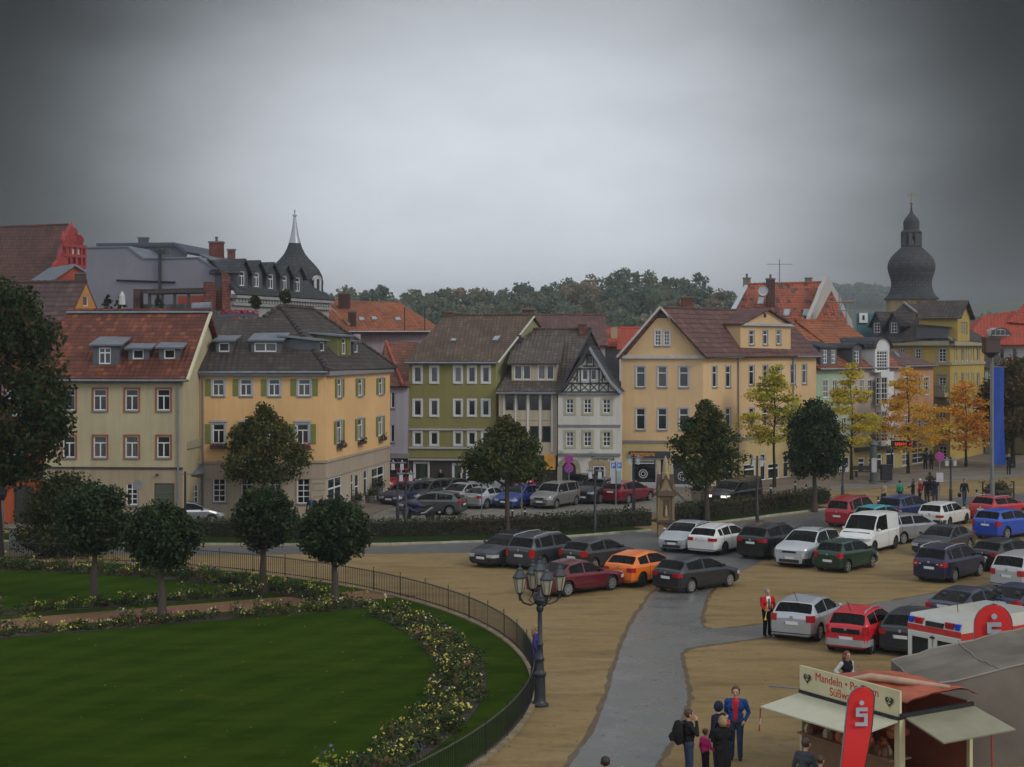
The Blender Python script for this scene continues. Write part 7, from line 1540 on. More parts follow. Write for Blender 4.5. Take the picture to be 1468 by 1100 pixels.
MB().tube([V(-.03, .03, .2), V(.03, .06, -.02), V(.05, 0, 0), V(-.02, -.02, .22)], .009, 6).tube([V(.02, .0, -.02), V(.02, .12, .06)], .016, 8).build('valve', BR, tr, local=True)
person('woman in violet-blue coat standing behind the candelabra lamp', 769, 967, 262, 1.62, (.05, .03, .2), (.012, .012, .015), 'blond', 'long', ('pocket', 'down'), near=True, longcoat=True, pos=gx(768.5, 49.3))
person('red-haired woman in black waistcoat and white sleeves behind the sweets sign', 1214, 1000, 205, 1.70, (.01, .01, .012), (.01, .01, .012), 'red', 'long', ('pocket', 'hip'), shirt=(.5, .5, .52), sleeves=True, near=True, pos=gx(1214, 44.6))
# customers at the stall
cm_, hd_, _ = person('man in grey-blue jacket leaning to the sweets counter', 1150, 1170, 320, 1.74, (.05, .055, .065), (.03, .03, .04), 'brown', arms=('down', 'fwd'), near=True, bend=.15, pos=gx(1152, 34.4)); person('boy in dark blue pullover looking into the sweets stall', 1176, 1180, 310, 1.5, (.014, .02, .06), (.03, .03, .04), 'brown', arms=('fwd', 'down'), near=True, pos=gx(1176, 33.9))
rb = empty('shopping_bag', wp(cm_, hd_[0])+V(0, 0, -.47), 'red shopping bag hanging beside the man in grey-blue', 'bag'); LOC[rb.name] = V(0, 0, 0); g = MB(); g.tube([V(0, 0, 0), V(0, 0, .12), V(0, 0, .3)], [.12, .15, .13], 10); g.build('bag', cloth((.4, .02, .025)), rb, smooth=60, local=True); MB().tube([V(-.08, 0, .28), V(-.05, 0, .48), V(.05, 0, .48), V(.08, 0, .28)], .012, 6).build('strap', cloth((.2, .02, .02)), rb, local=True)
# strollers on the upper road
person('stroller in beige coat walking left to right near the crimson car', 1267, 747, 120, 1.68, (.42, .30, .2), (.02, .02, .03), 'dark', arms=('fwd', 'swing'), stride=.5, longcoat=False, pos=gx(1267, 101.5)); person('stroller in green jacket in the middle of the road', 1290, 745, 20, 1.66, (.02, .2, .12), (.02, .02, .03), 'brown', pos=gx(1290, 103))
person('stroller in dark coat pointing left, next to the red jacket', 1310, 741, 90, 1.7, (.015, .014, .016), (.015, .015, .02), 'dark', 'bob', ('reach', 'down'), pos=gx(1309, 103.5)); person('stroller in red jacket with pale cap within the walking group', 1320, 740, 100, 1.66, (.38, .02, .04), (.02, .02, .03), 'white', pos=gx(1319, 104.2))
GP = 'walking group by the sign post'
person('tall man in black jacket seen from behind within the walking group', 1330, 741, 5, 1.8, (.012, .012, .014), (.04, .04, .045), 'dark', pos=gx(1329, 104), group=GP, build=1.15); person('man in dark blue jacket beside the no-stopping sign', 1341, 741, 350, 1.82, (.012, .014, .022), (.03, .032, .05), 'brown', pos=gx(1340.5, 103.6), group=GP, build=1.15); person('person with dark hair behind the walking group', 1334, 720, 10, 1.74, (.02, .014, .012), (.02, .02, .025), 'dark', 'bob', pos=gx(1333, 109), group=GP)
person('man in black jacket and jeans walking towards the camera with a bag', 1383, 727, 185, 1.8, (.012, .013, .016), (.03, .045, .09), 'dark', arms=('down', 'down'), stride=.35, pos=gx(1382.5, 102.5))
bg_ = empty('shoulder_bag', V(*gx(1375.5, 102.2), .62), 'black bag in the hand of the man walking towards the camera', 'bag'); LOC[bg_.name] = V(0, 0, 0); MB().tube([V(0, 0, 0), V(0, 0, .1), V(0, 0, .24)], [.1, .13, .11], 8).build('bag', cloth((.012, .012, .012)), bg_, smooth=60, local=True); MB().tube([V(-.06, 0, .22), V(0, 0, .36), V(.06, 0, .22)], .012, 5).build('strap', cloth((.012, .012, .012)), bg_, local=True)
person('left person of the dark couple in front of the apricot house shop', 1327, 676, 355, 1.75, (.01, .01, .012), (.012, .012, .014), 'dark', pos=gx(1326.5, 132)); person('right person of the dark couple in front of the apricot house shop', 1335, 676, 5, 1.72, (.012, .011, .012), (.012, .012, .014), 'dark', 'bob', pos=gx(1335, 132))
person('dark figure at the right edge under the russet tree', 1446, 677, 180, 1.76, (.008, .008, .009), (.01, .01, .011), 'dark', pos=gx(1446, 128))
person('older man in dark jacket over blue shirt at the corner shop', 446, 757, 175, 1.74, (.014, .014, .018), (.02, .02, .025), 'grey', pos=gx(447, 91.5), shirt=(.04, .08, .25), build=1.15); person('older man in black jacket right of the one in the blue shirt', 464, 757, 185, 1.74, (.01, .01, .012), (.02, .02, .025), 'grey', pos=gx(463.5, 91.8), shirt=(.1, .08, .07), build=1.12)
person('man in black waistcoat before the green-blind windows', 661, 715, 200, 1.75, (.012, .012, .014), (.015, .015, .02), 'dark', pos=gx(661, 111.6), shirt=(.35, .35, .35)); person('dark figure in front of the brown shopfront of the green house', 631, 712, 150, 1.7, (.008, .008, .009), (.01, .01, .01), 'dark', pos=gx(632, 112.2))
for px, yw, sd_, c in ((66, 100, .45, 'leftmost of three dark walkers behind the garden railing'), (96, 260, .4, 'middle of three dark walkers behind the garden railing'), (112, 262, .5, 'rightmost of three dark walkers behind the garden railing')): person(c, px, 803, yw, 1.72, (.012, .012, .014), (.01, .01, .012), 'dark', stride=sd_, pos=gx(px, 77.6), group='dark walkers behind the railing')
# ------------------------------------------------------------------ garden railing
BLK_IR = plain('black_railing', (.016, .017, .018), .45, .3, .2)
rl = empty('garden_railing', ring(GR, 0), 'low black iron railing round the lawn', 'railing'); g = MB(); tp_ = MB()
a0, a1 = -64, 128; nb = int(rad(a1-a0)*GR/.125); rt, rb_ = [], []
gap = (math.degrees(math.atan2(*(G(486, 858)+pd*3-GC).yx))-2.2, 0)
for i in range(nb+1):
    a = rad(a0+(a1-a0)*i/nb); p = ring(GR, a); q = (p-GC).normalized(); t = V(-q.y, q.x, 0)*.008; q = q*.008
    g.hexa(p-t-q+V(0, 0, .1), t*2, q*2, V(0, 0, .84))
g.build('railing_bars', BLK_IR, rl); NS = 150
for z, nm, hh in ((.88, 'top_rail', .035), (.17, 'bottom_rail', .03)):
    g = MB()
    for i in range(NS):
        p, q = ring(GR, rad(a0+(a1-a0)*i/NS)), ring(GR, rad(a0+(a1-a0)*(i+1.01)/NS)); n2 = (p-GC).normalized()*.03; g.hexa(p-n2/2+V(0, 0, z), q-p, n2, V(0, 0, hh))
    g.build(nm, plain('rail_top_iron', (.09, .09, .085), .4, .4) if z > .5 else BLK_IR, rl)
for i in range(47):
    p = ring(GR, rad(a0+(a1-a0)*i/46)); g = MB(); g.box((p.x-.014, p.y-.014, 0), (p.x+.014, p.y+.014, 1.05)); g.ball(p+V(0, 0, 1.07), .026, 0, 8, 5); g.build('post', BLK_IR, rl)
# ------------------------------------------------------------------ candelabra lamp
x, y = bar(774, 1012); lp = empty('candelabra_lamp', (x, y, 0), 'ornate cast-iron candelabra lamp with five lanterns on the gravel by the railing', 'street lamp'); LOC[lp.name] = V(0, 0, 0)
IRON = plain('cast_iron', (.035, .037, .042), .45, .4, .2)
MB().lathe((0, 0, 0), [(.26, 0), (.26, .06), (.2, .1), (.17, .16), (.165, .3), (.155, .85), (.19, .9), (.19, .96), (.14, 1.0), (.12, 1.06), (.11, 1.3), (.13, 1.33), (.13, 1.4), (.1, 1.44), (.085, 1.75), (.1, 1.78), (.1, 1.83), (.075, 1.87), (.062, 2.75), (.1, 2.8), (.11, 2.9), (.08, 2.95), (.16, 3.02), (.18, 3.12), (.12, 3.22), (.06, 3.3), (.05, 3.55)], 14).build('post', IRON, lp, smooth=35, local=True)
LGL = plain('milky_lantern_glass', (.34, .31, .23), .25, 0, .2, 4); CAPM = plain('lantern_cap', (.06, .068, .075), .4, .4, .2)
def lantern(p, k=1.0):
    m = Matrix.Scale(k, 4); g = MB(); g.lathe(p, [(.05*k, 0), (.1*k, .04*k), (.12*k, .07*k)], 6); pass
    for i in range(6):
        a = i*math.pi/3; c, s_ = math.cos(a), math.sin(a); g.tube([p+V(c*.115, s_*.115, .07)*k, p+V(c*.215, s_*.215, .55)*k], .012*k, 4)
    g.lathe(p, [(.235*k, .54*k), (.235*k, .575*k), (.2*k, .575*k)], 6); la = g.build('lantern', IRON, lp, local=True)
    MB().lathe(p, [(.1*k, .075*k), (.2*k, .54*k)], 6).build('lantern_glass', LGL, la, local=True); MB().lathe(p, [(.24*k, .58*k), (.2*k, .63*k), (.12*k, .76*k), (.1*k, .78*k), (.1*k, .83*k), (.03*k, .9*k), (.05*k, .96*k), (.012*k, 1.0*k), (.008*k, 1.08*k)], 6).build('lantern_cap', CAPM, la, local=True); MB().lathe(p, [(.05*k, .1*k), (.065*k, .2*k), (.03*k, .32*k)], 8).build('lamp_bulb', plain('bulb_dim', (.12, .1, .1), .3), la, local=True)
lantern(V(0, 0, 3.5), .88)
for i in range(4):
    a = rad(18+90*i); d = V(math.cos(a), math.sin(a), 0); e = d*.62
    MB().tube([d*.1+V(0, 0, 3.05), d*.3+V(0, 0, 2.98), d*.52+V(0, 0, 3.06), e+V(0, 0, 3.22), e+V(0, 0, 3.3)], [.035, .03, .03, .035, .05], 8).tube([d*.15+V(0, 0, 3.2), d*.28+V(0, 0, 3.22), d*.34+V(0, 0, 3.12), d*.26+V(0, 0, 3.05)], .018, 6).tube([e+V(0, 0, 3.2), e+V(0, 0, 3.12)], [.04, .015], 6).build('arm', IRON, lp, smooth=60, local=True); lantern(e+V(0, 0, 3.3), .9)
tag(MB().box((x-.5, y-1.2, .0), (x+.1, y-1.14, .001)).build('x', SAND), kind='structure') if False else None
# ------------------------------------------------------------------ modern double lamps
def mlamp(px, Y, ytop, label, wid=1.0):
    x, y = gx(px, Y); h = CH-(ytop-HY)*Y/F; r = empty('double_lamp', (x, y, 0), label, 'street lamp', 'modern double-headed lamps'); LOC[r.name] = V(0, 0, 0)
    MB().lathe((0, 0, 0), [(.11, 0), (.11, .9), (.075, .95), (.06, h)], 10).build('post', DMETAL, r, smooth=40, local=True); g = MB(); g.box((-wid/2, -.05, h-.22), (wid/2, .05, h-.15)); g.build('crossbar', METAL, r, local=True)
    for sg in (-1, 1):
        g = MB(); g.box((sg*.27-.1, -.1, h-.62), (sg*.27+.1, .1, h-.26)); l = g.build('lamp_head', plain('opal_lamp', (.42, .43, .44), .3), r, local=True); MB().lathe((sg*.27, 0, h-.15), [(.07, 0), (.05, .1), (.02, .14)], 8).build('cap', METAL, l, local=True)
    MB().lathe((0, 0, h-.15), [(.06, 0), (.05, .12), (.01, .16)], 8).build('post_cap', METAL, r, local=True)
mlamp(582, 86.2, 674, 'double-headed lamp post rising from the verge near the motorbike'); mlamp(570, 92.5, 659, 'double-headed lamp post just behind the motorbike'); mlamp(853, 86.8, 670, 'double-headed lamp post left of the dark blue off-roader, rooted in the verge'); mlamp(908.5, 98.5, 652, 'double-headed lamp post before the music shop window'); mlamp(1085.5, 93, 654, 'double-headed lamp post behind the black minibus'); mlamp(1363, 105, 655, 'double-headed lamp post near the walking group, right side'); mlamp(1208, 107, 664, 'slim lamp post behind the darkest maple', .5)
# ------------------------------------------------------------------ sign posts
def nostop(px, Y, ytop, label, extra=False):
    x, y = gx(px, Y); h = CH-(ytop-HY)*Y/F; r = empty('traffic_sign', (x, y, 0), label, 'traffic sign'); LOC[r.name] = V(0, 0, 0); MB().tube([V(0, 0, 0), V(0, 0, h)], .035, 8).build('pole', METAL, r, local=True)
    for k, z in enumerate((h-.3, h-.92) if extra else (h-.3,)):
        ds = MB().lathe((0, -.05, z), [(.3, -.01), (.3, .01)], 24, ax='y').build('sign_disc', plain('sign_red', (.5, .02, .06), .4), r, local=True); MB().lathe((0, -.065, z), [(.235, -.004), (.235, .004)], 24, ax='y').build('blue_field', plain('sign_blue_field', (.06, .06, .4), .4), ds, local=True); g = MB()
        c, s_ = .7071, .7071; d = V(c, 0, s_); n = V(-s_, 0, c)
        g.hexa(V(0, -.08, z)-d*.235-n*.03, d*.47, V(0, .01, 0), n*.06)
        if k == 0: g.hexa(V(0, -.082, z)-n*.235-d*.03, n*.47, V(0, .01, 0), d*.06)
        g.build('red_bar', M['sign_red'], ds, local=True)
    return r
nostop(815.5, 104, 652, 'pole with two round no-stopping signs in front of the arched doorway', True); r = nostop(1347, 99, 648, 'pole with round no-stopping sign and paper notices beside the walking group'); MB().box((-.22, -.07, 1.9), (.22, -.05, 2.5)).build('notice', plain('notice_white', (.4, .4, .42), .5), r, local=True)
x, y = gx(883, 102.5); h = CH-(661-HY)*102.5/F; r = empty('parking_sign', (x, y, 0), 'grey pole carrying two blue parking signs and white notices', 'traffic sign'); LOC[r.name] = V(0, 0, 0); MB().tube([V(0, 0, 0), V(0, 0, h)], .035, 8).build('pole', METAL, r, local=True)
for sg in (-1, 1):
    xx = sg*.20-.14+.02; b = MB().box((xx, -.07, h-.5), (xx+.3, -.045, h-.1)).build('blue_plate', plain('parking_blue', (.03, .14, .5), .4), r, local=True); text(b, 'P', .36, (xx+.05, -.075, h-.43), (1, 0, 0), (0, 0, 1), WHITE, 'letter', .004)
MB().box((-.34, -.065, h-1.5), (-.03, -.045, h-.56)).build('notice', plain('notice_white', (.4, .4, .42), .5), r, local=True); MB().box((.03, -.065, h-1.5), (.34, -.045, h-.62)).build('notice', plain('notice_mixed', (.25, .32, .3), .5), r, local=True)
for px, Y, yt, lb in ((690.5, 91.5, 686, 'plain grey sign pole in front of the silver convertible'), (748, 90.5, 697, 'thin dark post right of the broad maple trunk'), (198, 86, 688, 'round traffic sign seen edge-on by the cream house')):
    x, y = gx(px, Y); h = CH-(yt-HY)*Y/F; r = empty('sign_pole', (x, y, 0), lb, 'pole'); LOC[r.name] = V(0, 0, 0); MB().tube([V(0, 0, 0), V(0, 0, h)], .035, 8).build('pole', METAL, r, local=True)
    if px == 198: MB().lathe((0, -.05, h-.3), [(.3, -.012), (.3, .012)], 20, ax='y').build('sign_disc', plain('sign_back', (.2, .2, .21), .5), r, local=True)
    else: MB().box((-.05, -.06, h-.2), (.05, .06, h)).build('cap', METAL, r, local=True)
# bollards
def bollard(px, Y, label, grp='dark bollards', hh=.95):
    x, y = gx(px, Y); r = empty('bollard', (x, y, .01), label, 'bollard', grp); LOC[r.name] = V(0, 0, 0); MB().lathe((0, 0, 0), [(.07, 0), (.06, hh-.12), (.075, hh-.1), (.075, hh-.06), (.05, hh), (.01, hh+.02)], 10).build('post', DMETAL, r, smooth=40, local=True); MB().lathe((0, 0, hh-.3), [(.066, 0), (.064, .08)], 10).build('band', WHITE, r, local=True)
for px, Y, lb in ((630, 92, 'bollard beside the tail of the motorbike'), (734.5, 93, 'left bollard by the broad maple trunk'), (752.5, 92.6, 'right bollard by the broad maple trunk'), (896.5, 94, 'left one of two bollards below the wine-red estate'), (900.5, 94.6, 'right one of two bollards below the wine-red estate'), (1056, 110, 'bollard behind the lit minibus'), (1105, 108, 'bollard between lime-yellow tree and minibus'), (1140, 111, 'bollard left of the darkest maple trunk'), (1156, 108, 'bollard beside the darkest maple trunk'), (1259, 99, 'bollard left of the stroller in beige'), (1400, 104, 'bollard right of the man with the bag')): bollard(px, Y, lb)
# ------------------------------------------------------------------ carved gothic shrine
x, y = bar(954, 769); sh_ = empty('carved_shrine', (x, y, .0), 'small gothic sandstone shrine with steep dark gables at the gap in the hedge', 'monument'); LOC[sh_.name] = V(0, 0, 0); sh_.scale = (.86, .86, .97); OST = stucco('ochre_stone', (.25, .185, .10), .8); DST = stucco('weathered_stone', (.1, .07, .05), .6)
g = MB()
for sx in (-1, 1):
    for sy in (-1, 1): g.cbox((sx*.34, sy*.34, .42), (.34, .34, .84))
g.cbox((0, 0, .4), (.8, .8, .8)); g.build('plinth', OST, sh_, local=True); MB().cbox((0, 0, .9), (1.3, 1.3, .14)).build('base_slab', DST, sh_, local=True); g = MB(); g.cbox((0, 0, 1.7), (.82, .82, 1.5))
for sx in (-1, 1):
    for sy in (-1, 1): g.cbox((sx*.46, sy*.46, 1.62), (.16, .16, 1.3)); g.lathe((sx*.46, sy*.46, 2.27), [(.13, 0), (.1, .06), (.08, .3), (.1, .33), (.02, .75)], 6)
g.build('shaft', OST, sh_, local=True)
for i in range(4):
    a = i*math.pi/2; m = Matrix.Rotation(a, 3, 'Z'); g = MB(); pts = [(-.62, 2.42), (-.5, 2.5), (-.3, 2.85), (0, 3.5), (.3, 2.85), (.5, 2.5), (.62, 2.42), (.3, 2.42), (0, 2.75), (-.3, 2.42)]
    g.poly([m @ V(px_, -.52, pz_) for px_, pz_ in pts]); g.poly([m @ V(px_, -.36, pz_) for px_, pz_ in pts][::-1])
    for (p1, z1), (p2, z2) in zip(pts, pts[1:]+pts[:1]): g.poly([m @ V(p1, -.52, z1), m @ V(p1, -.36, z1), m @ V(p2, -.36, z2), m @ V(p2, -.52, z2)])
    g.build('gable', OST, sh_, local=True); g = MB(); g.slab([m @ V(-.68, -.56, 2.38), m @ V(0, -.56, 3.58), m @ V(0, 0, 3.58), m @ V(-.68, 0, 2.38)], .05); g.slab([m @ V(.68, -.56, 2.38), m @ V(0, -.56, 3.58), m @ V(0, 0, 3.58), m @ V(.68, 0, 2.38)], .05); g.build('gable_roof', DST, sh_, local=True); g = MB(); g.hexa(m @ V(-.2, -.425, 1.2), m @ V(.4, 0, 0), m @ V(0, .03, 0), V(0, 0, .95)); g.build('niche', DST, sh_, local=True)
    g = MB(); p = m @ V(0, -.45, 1.2); g.tube([p, p+V(0, 0, .35), p+V(0, 0, .5), p+V(0, 0, .62)], [.1, .09, .05, .06], 8); g.build('niche_figure', STONE, sh_, smooth=60, local=True)
MB().lathe((0, 0, 3.3), [(.3, 0), (.24, .3), (.26, .35), (.2, .4), (.16, 1.0), (.02, 1.35)], 8).build('pinnacle', STONE, sh_, local=True)
# planter with plants, bench, kiosk column, litter bin, planter at right, display
x, y = gx(1003, 104); pl_ = empty('planter', (x, y, .01), 'round pale planter with reddish plants beside the music shop tree', 'planter'); LOC[pl_.name] = V(0, 0, 0); MB().lathe((0, 0, 0), [(.5, 0), (.62, .75), (.66, .78), (.66, .86), (.56, .86)], 12).build('tub', stucco('planter_concrete', (.26, .22, .17), .4), pl_, local=True)
c = NR.normal(size=(900, 3))*np.array([.36, .36, .42])+np.array([0, 0, 1.35]); v, f = leaf_quads(c, .1); np_build('plants', v, f, np.where(c[:, 2] > 1.6, 3, NR.integers(0, 3, 900)), HG, pl_)
x, y = gx(1431, 104); pl_ = empty('planter', (x, y, .01), 'dark brown planter box on the square at the right edge', 'planter'); LOC[pl_.name] = V(0, 0, 0); MB().lathe((0, 0, 0), [(.75, 0), (.95, .8), (1.0, .8), (1.0, .95), (.85, .95)], 10).build('tub', plain('brown_tub', (.05, .035, .025), .7), pl_, local=True); g = MB()
for sg in (-1, 1): g.box((sg*1.05-.04, -.05, 0), (sg*1.05+.04, .05, 1.5))
g.build('frame', DMETAL, pl_, local=True); c = NR.normal(size=(500, 3))*np.array([.45, .45, .18])+np.array([0, 0, 1.1]); v, f = leaf_quads(c, .1); np_build('plants', v, f, NR.integers(0, 4, 500), HG, pl_)
x, y = gx(1241, 124); bn_ = empty('bench', (x, y, .13), 'dark bench on the footway before the pink house', 'bench'); LOC[bn_.name] = V(0, 0, 0); MB().box((-.95, -.25, .42), (.95, .25, .48)).build('seat', DARKW, bn_, local=True); MB().box((-.95, .22, .55), (.95, .28, .9)).build('backrest', DARKW, bn_, local=True)
for sg in (-1, 1): MB().box((sg*.75-.05, -.22, 0), (sg*.75+.05, .26, .42)).build('leg', DMETAL, bn_, local=True)
x, y = gx(1252, 119); kb = empty('advert_pillar', (x, y, .13), 'slender round notice pillar with pale posters on the footway', 'notice pillar'); LOC[kb.name] = V(0, 0, 0); h = CH-(632-HY)*119/F; MB().lathe((0, 0, 0), [(.34, 0), (.34, .1), (.28, .12), (.28, h-.5), (.38, h-.45), (.32, h-.25), (.1, h-.1), (.03, h)], 14).build('pillar', plain('pillar_green_grey', (.05, .07, .06), .5), kb, smooth=40, local=True); MB().box((-.2, -.3, .8), (.18, -.27, 1.9)).build('poster', plain('pale_poster', (.35, .35, .36), .6), kb, local=True)
x, y = gx(1270.5, 121); bi = empty('litter_bin', (x, y, .13), 'square dark litter bin on the footway right of the notice pillar', 'litter bin'); LOC[bi.name] = V(0, 0, 0); MB().box((-.4, -.35, 0), (.4, .35, 1.15)).box((-.45, -.4, 1.15), (.45, .4, 1.22)).build('bin_body', DMETAL, bi, local=True)
x, y = gx(1297, 128); dp = empty('led_display', (x, y, .13), 'hanging departure display with red glowing lettering by the golden tree', 'display'); LOC[dp.name] = V(0, 0, 0); h = CH-(634-HY)*128/F; MB().tube([V(-1.1, 0, 0), V(-1.1, 0, h)], .05, 8).build('pole', DMETAL, dp, local=True); cs = MB().box((-1.1, -.12, h-.55), (.9, .12, h)).build('case', BLACKPL, dp, local=True); g = MB()
for i in range(9): g.box((-.85+i*.17, -.135, h-.37), (-.74+i*.17, -.12, h-.17))
g.build('glowing_text', emit('led_red', (.8, .03, .02), .7), dp, local=True)
# flower boxes on the yellow house
FLW = [HG[0], HG[1], plain('geranium_red', (.5, .02, .05), .6), plain('geranium_pink', (.55, .1, .22), .6)]
def fbox(fc, px, py, w, label, red=True):
    u, z = fc.pix(px, py); p = fc.pt(u, z, .22); r = empty('flower_box', p, label, 'flower box', 'flower boxes of the yellow house'); LOC[r.name] = V(0, 0, 0); g = MB(); d = fc.d; g.hexa(-d*w/2-fc.n*.1-V(0, 0, .1), d*w, fc.n*.2, V(0, 0, .18)); g.build('box', plain('box_brown', (.05, .035, .025), .7), r, local=True)
    k = 130; c = NR.normal(size=(k, 3))*np.array([.0, .0, .11])+NR.uniform(-.5, .5, (k, 1))*w*np.array(d)+NR.normal(0, .08, (k, 1))*np.array(fc.n)+np.array([0, 0, .12]); v, f = leaf_quads(c, .06); np_build('flowers', v, f, NR.choice(4, k, p=(.35, .2, .25, .2) if red else (.55, .4, .02, .03)), FLW, r)
for x_, yy, n_, rd_ in ((313.5, 641, 'red geranium box under the leftmost window of the yellow house', 1), (353, 641, 'red geranium box second from left on the yellow house', 1), (394, 641, 'red geranium box behind the maple crown on the yellow house', 1), (434, 641, 'red geranium box left of the corner of the yellow house', 1)): fbox(YF, x_, yy, 1.0, n_, rd_)
for x_, yy, n_ in ((486, 640, 'green plant box nearest the corner on the shop side'), (516, 634.5, 'middle green plant box on the shop side'), (545.5, 629.5, 'farthest green plant box on the shop side')): fbox(YS, x_, yy, 1.3, n_, 0)
p = TERR[1].lerp(TERR[0], .45)+V(.0, .4, .1); r = empty('flower_box', p, 'long balcony box of red and pink flowers on the roof terrace', 'flower box'); LOC[r.name] = V(0, 0, 0); MB().box((-1.3, -.12, 0), (1.3, .12, .22)).build('box', GREYCL, r, local=True); c = NR.uniform(-1, 1, (420, 3))*np.array([1.3, .15, .14])+np.array([0, 0, .33]); v, f = leaf_quads(c, .07); np_build('flowers', v, f, NR.choice(4, 420, p=(.2, .2, .35, .25)), FLW, r)
for i, (x_, yy, Y, lb) in enumerate(((506.5, 722, 100.4, 'potted shrub left of the shop door'), (525, 716, 103.6, 'potted shrub right of the shop door'), (537, 723, 104.6, 'tall grey planter with shrub by the shop window'))):
    p = gx(x_, Y)-V2(YSL.n)*-.35; r = empty('planter', (p.x, p.y, .11), lb, 'planter', 'planters of the corner shop'); LOC[r.name] = V(0, 0, 0); hh = .95 if i == 2 else .4; MB().lathe((0, 0, 0), [(.2, 0), (.27, hh), (.29, hh), (.29, hh+.06)], 10).build('tub', plain('tub_grey', (.12, .12, .12), .6), r, local=True); c = NR.normal(size=(260, 3))*np.array([.2, .2, .17])+np.array([0, 0, hh+.25]); v, f = leaf_quads(c, .07); np_build('plants', v, f, NR.integers(0, 3, 260), HG, r)
# ------------------------------------------------------------------ masts and banners
x, y = gx(1422.5, 103); fm_ = empty('floodlight_mast', (x, y, .01), 'tall grey floodlight mast with lamp box tinted by a red-brown reflection in front of the blue banner', 'mast'); LOC[fm_.name] = V(0, 0, 0); h = CH-(512-HY)*103/F; MB().lathe((0, 0, 0), [(.17, 0), (.17, 1.6), (.115, 1.65), (.085, h)], 12).build('pole', plain('mast_grey', (.17, .17, .175), .5, .3), fm_, smooth=40, local=True); MB().box((-.55, -.5, h+.3), (.4, .5, h+1.25)).box((-.62, -.55, h+1.2), (.5, .55, h+1.32)).build('lamp_box', plain('lamp_box_reflection', (.06, .035, .03), .6), fm_, local=True); MB().lathe((-.08, 0, h), [(.15, -.05), (.35, .12), (.6, .3)], 10).build('lamp_hood', DMETAL, fm_, local=True)  # red-brown reflection on the lamp box is put into its base colour
x, y = gx(1440, 117); bn2 = empty('blue_banner', (x, y, .1), 'long plain blue vertical banner on a mast at the right', 'banner'); LOC[bn2.name] = V(0, 0, 0); h = CH-(528-HY)*117/F; zb_ = CH-(668-HY)*117/F; MB().tube([V(-1.05, 0, 0), V(-1.05, 0, h+.3)], .05, 8).tube([V(-1.1, 0, h), V(.2, 0, h-.02)], .03, 6).build('pole', METAL, bn2, local=True); g = MB(); k = 24
for i in range(k):
    for (sx0, sx1) in ((0, .33), (.33, .66), (.66, 1)):
        q = lambda t, s_: V(-.98+.12*t+s_*(.95-.06*math.sin(t*3)), .07*math.sin(s_*5+t*6)*(.3+t), h-.03-(h-zb_)*t); A_, B_, C_, D_ = q(i/k, sx0), q((i+1)/k, sx0), q((i+1)/k, sx1), q(i/k, sx1); o = V(0, .012, 0); g.poly([A_, B_, C_, D_]); g.poly([D_+o, C_+o, B_+o, A_+o])
g.build('cloth', plain('banner_blue', (.006, .045, .27), .7, 0, .12, .8), bn2, smooth=60, local=True)
x, y = gx(4, 80); fp = empty('flagpole', (x, y, 0), 'bare grey pole with angled top at the left edge', 'pole'); LOC[fp.name] = V(0, 0, 0); h = CH-(542-HY)*80/F; MB().tube([V(0, 0, 0), V(0, 0, h), V(-.4, 0, h+.02)], .05, 8).build('pole', METAL, fp, local=True); MB().lathe((0, 0, 2.6), [(.1, 0), (.22, .3), (.15, .8), (.05, .9)], 8).build('lantern', DMETAL, fp, local=True)
x, y = gx(20, 80.5); cb_ = empty('utility_cabinet', (x, y, 0), 'pale grey utility cabinet beside the pole at the left edge', 'utility box'); LOC[cb_.name] = V(0, 0, 0); MB().box((-.22, -.15, 0), (.22, .15, 1.05)).box((-.25, -.18, 1.05), (.25, .18, 1.12)).build('cabinet', plain('cabinet_grey', (.24, .24, .2), .6), cb_, local=True)
x, y = gx(265.5, 87); lq = empty('garden_lamp', (x, y, 0), 'slim dark lamp post with small crossbar in front of the entrance porch', 'street lamp'); LOC[lq.name] = V(0, 0, 0); h = CH-(676-HY)*87/F; MB().lathe((0, 0, 0), [(.08, 0), (.06, h)], 8).build('post', DMETAL, lq, local=True); MB().box((-.4, -.04, h-.18), (.4, .04, h-.12)).build('crossbar', METAL, lq, local=True)
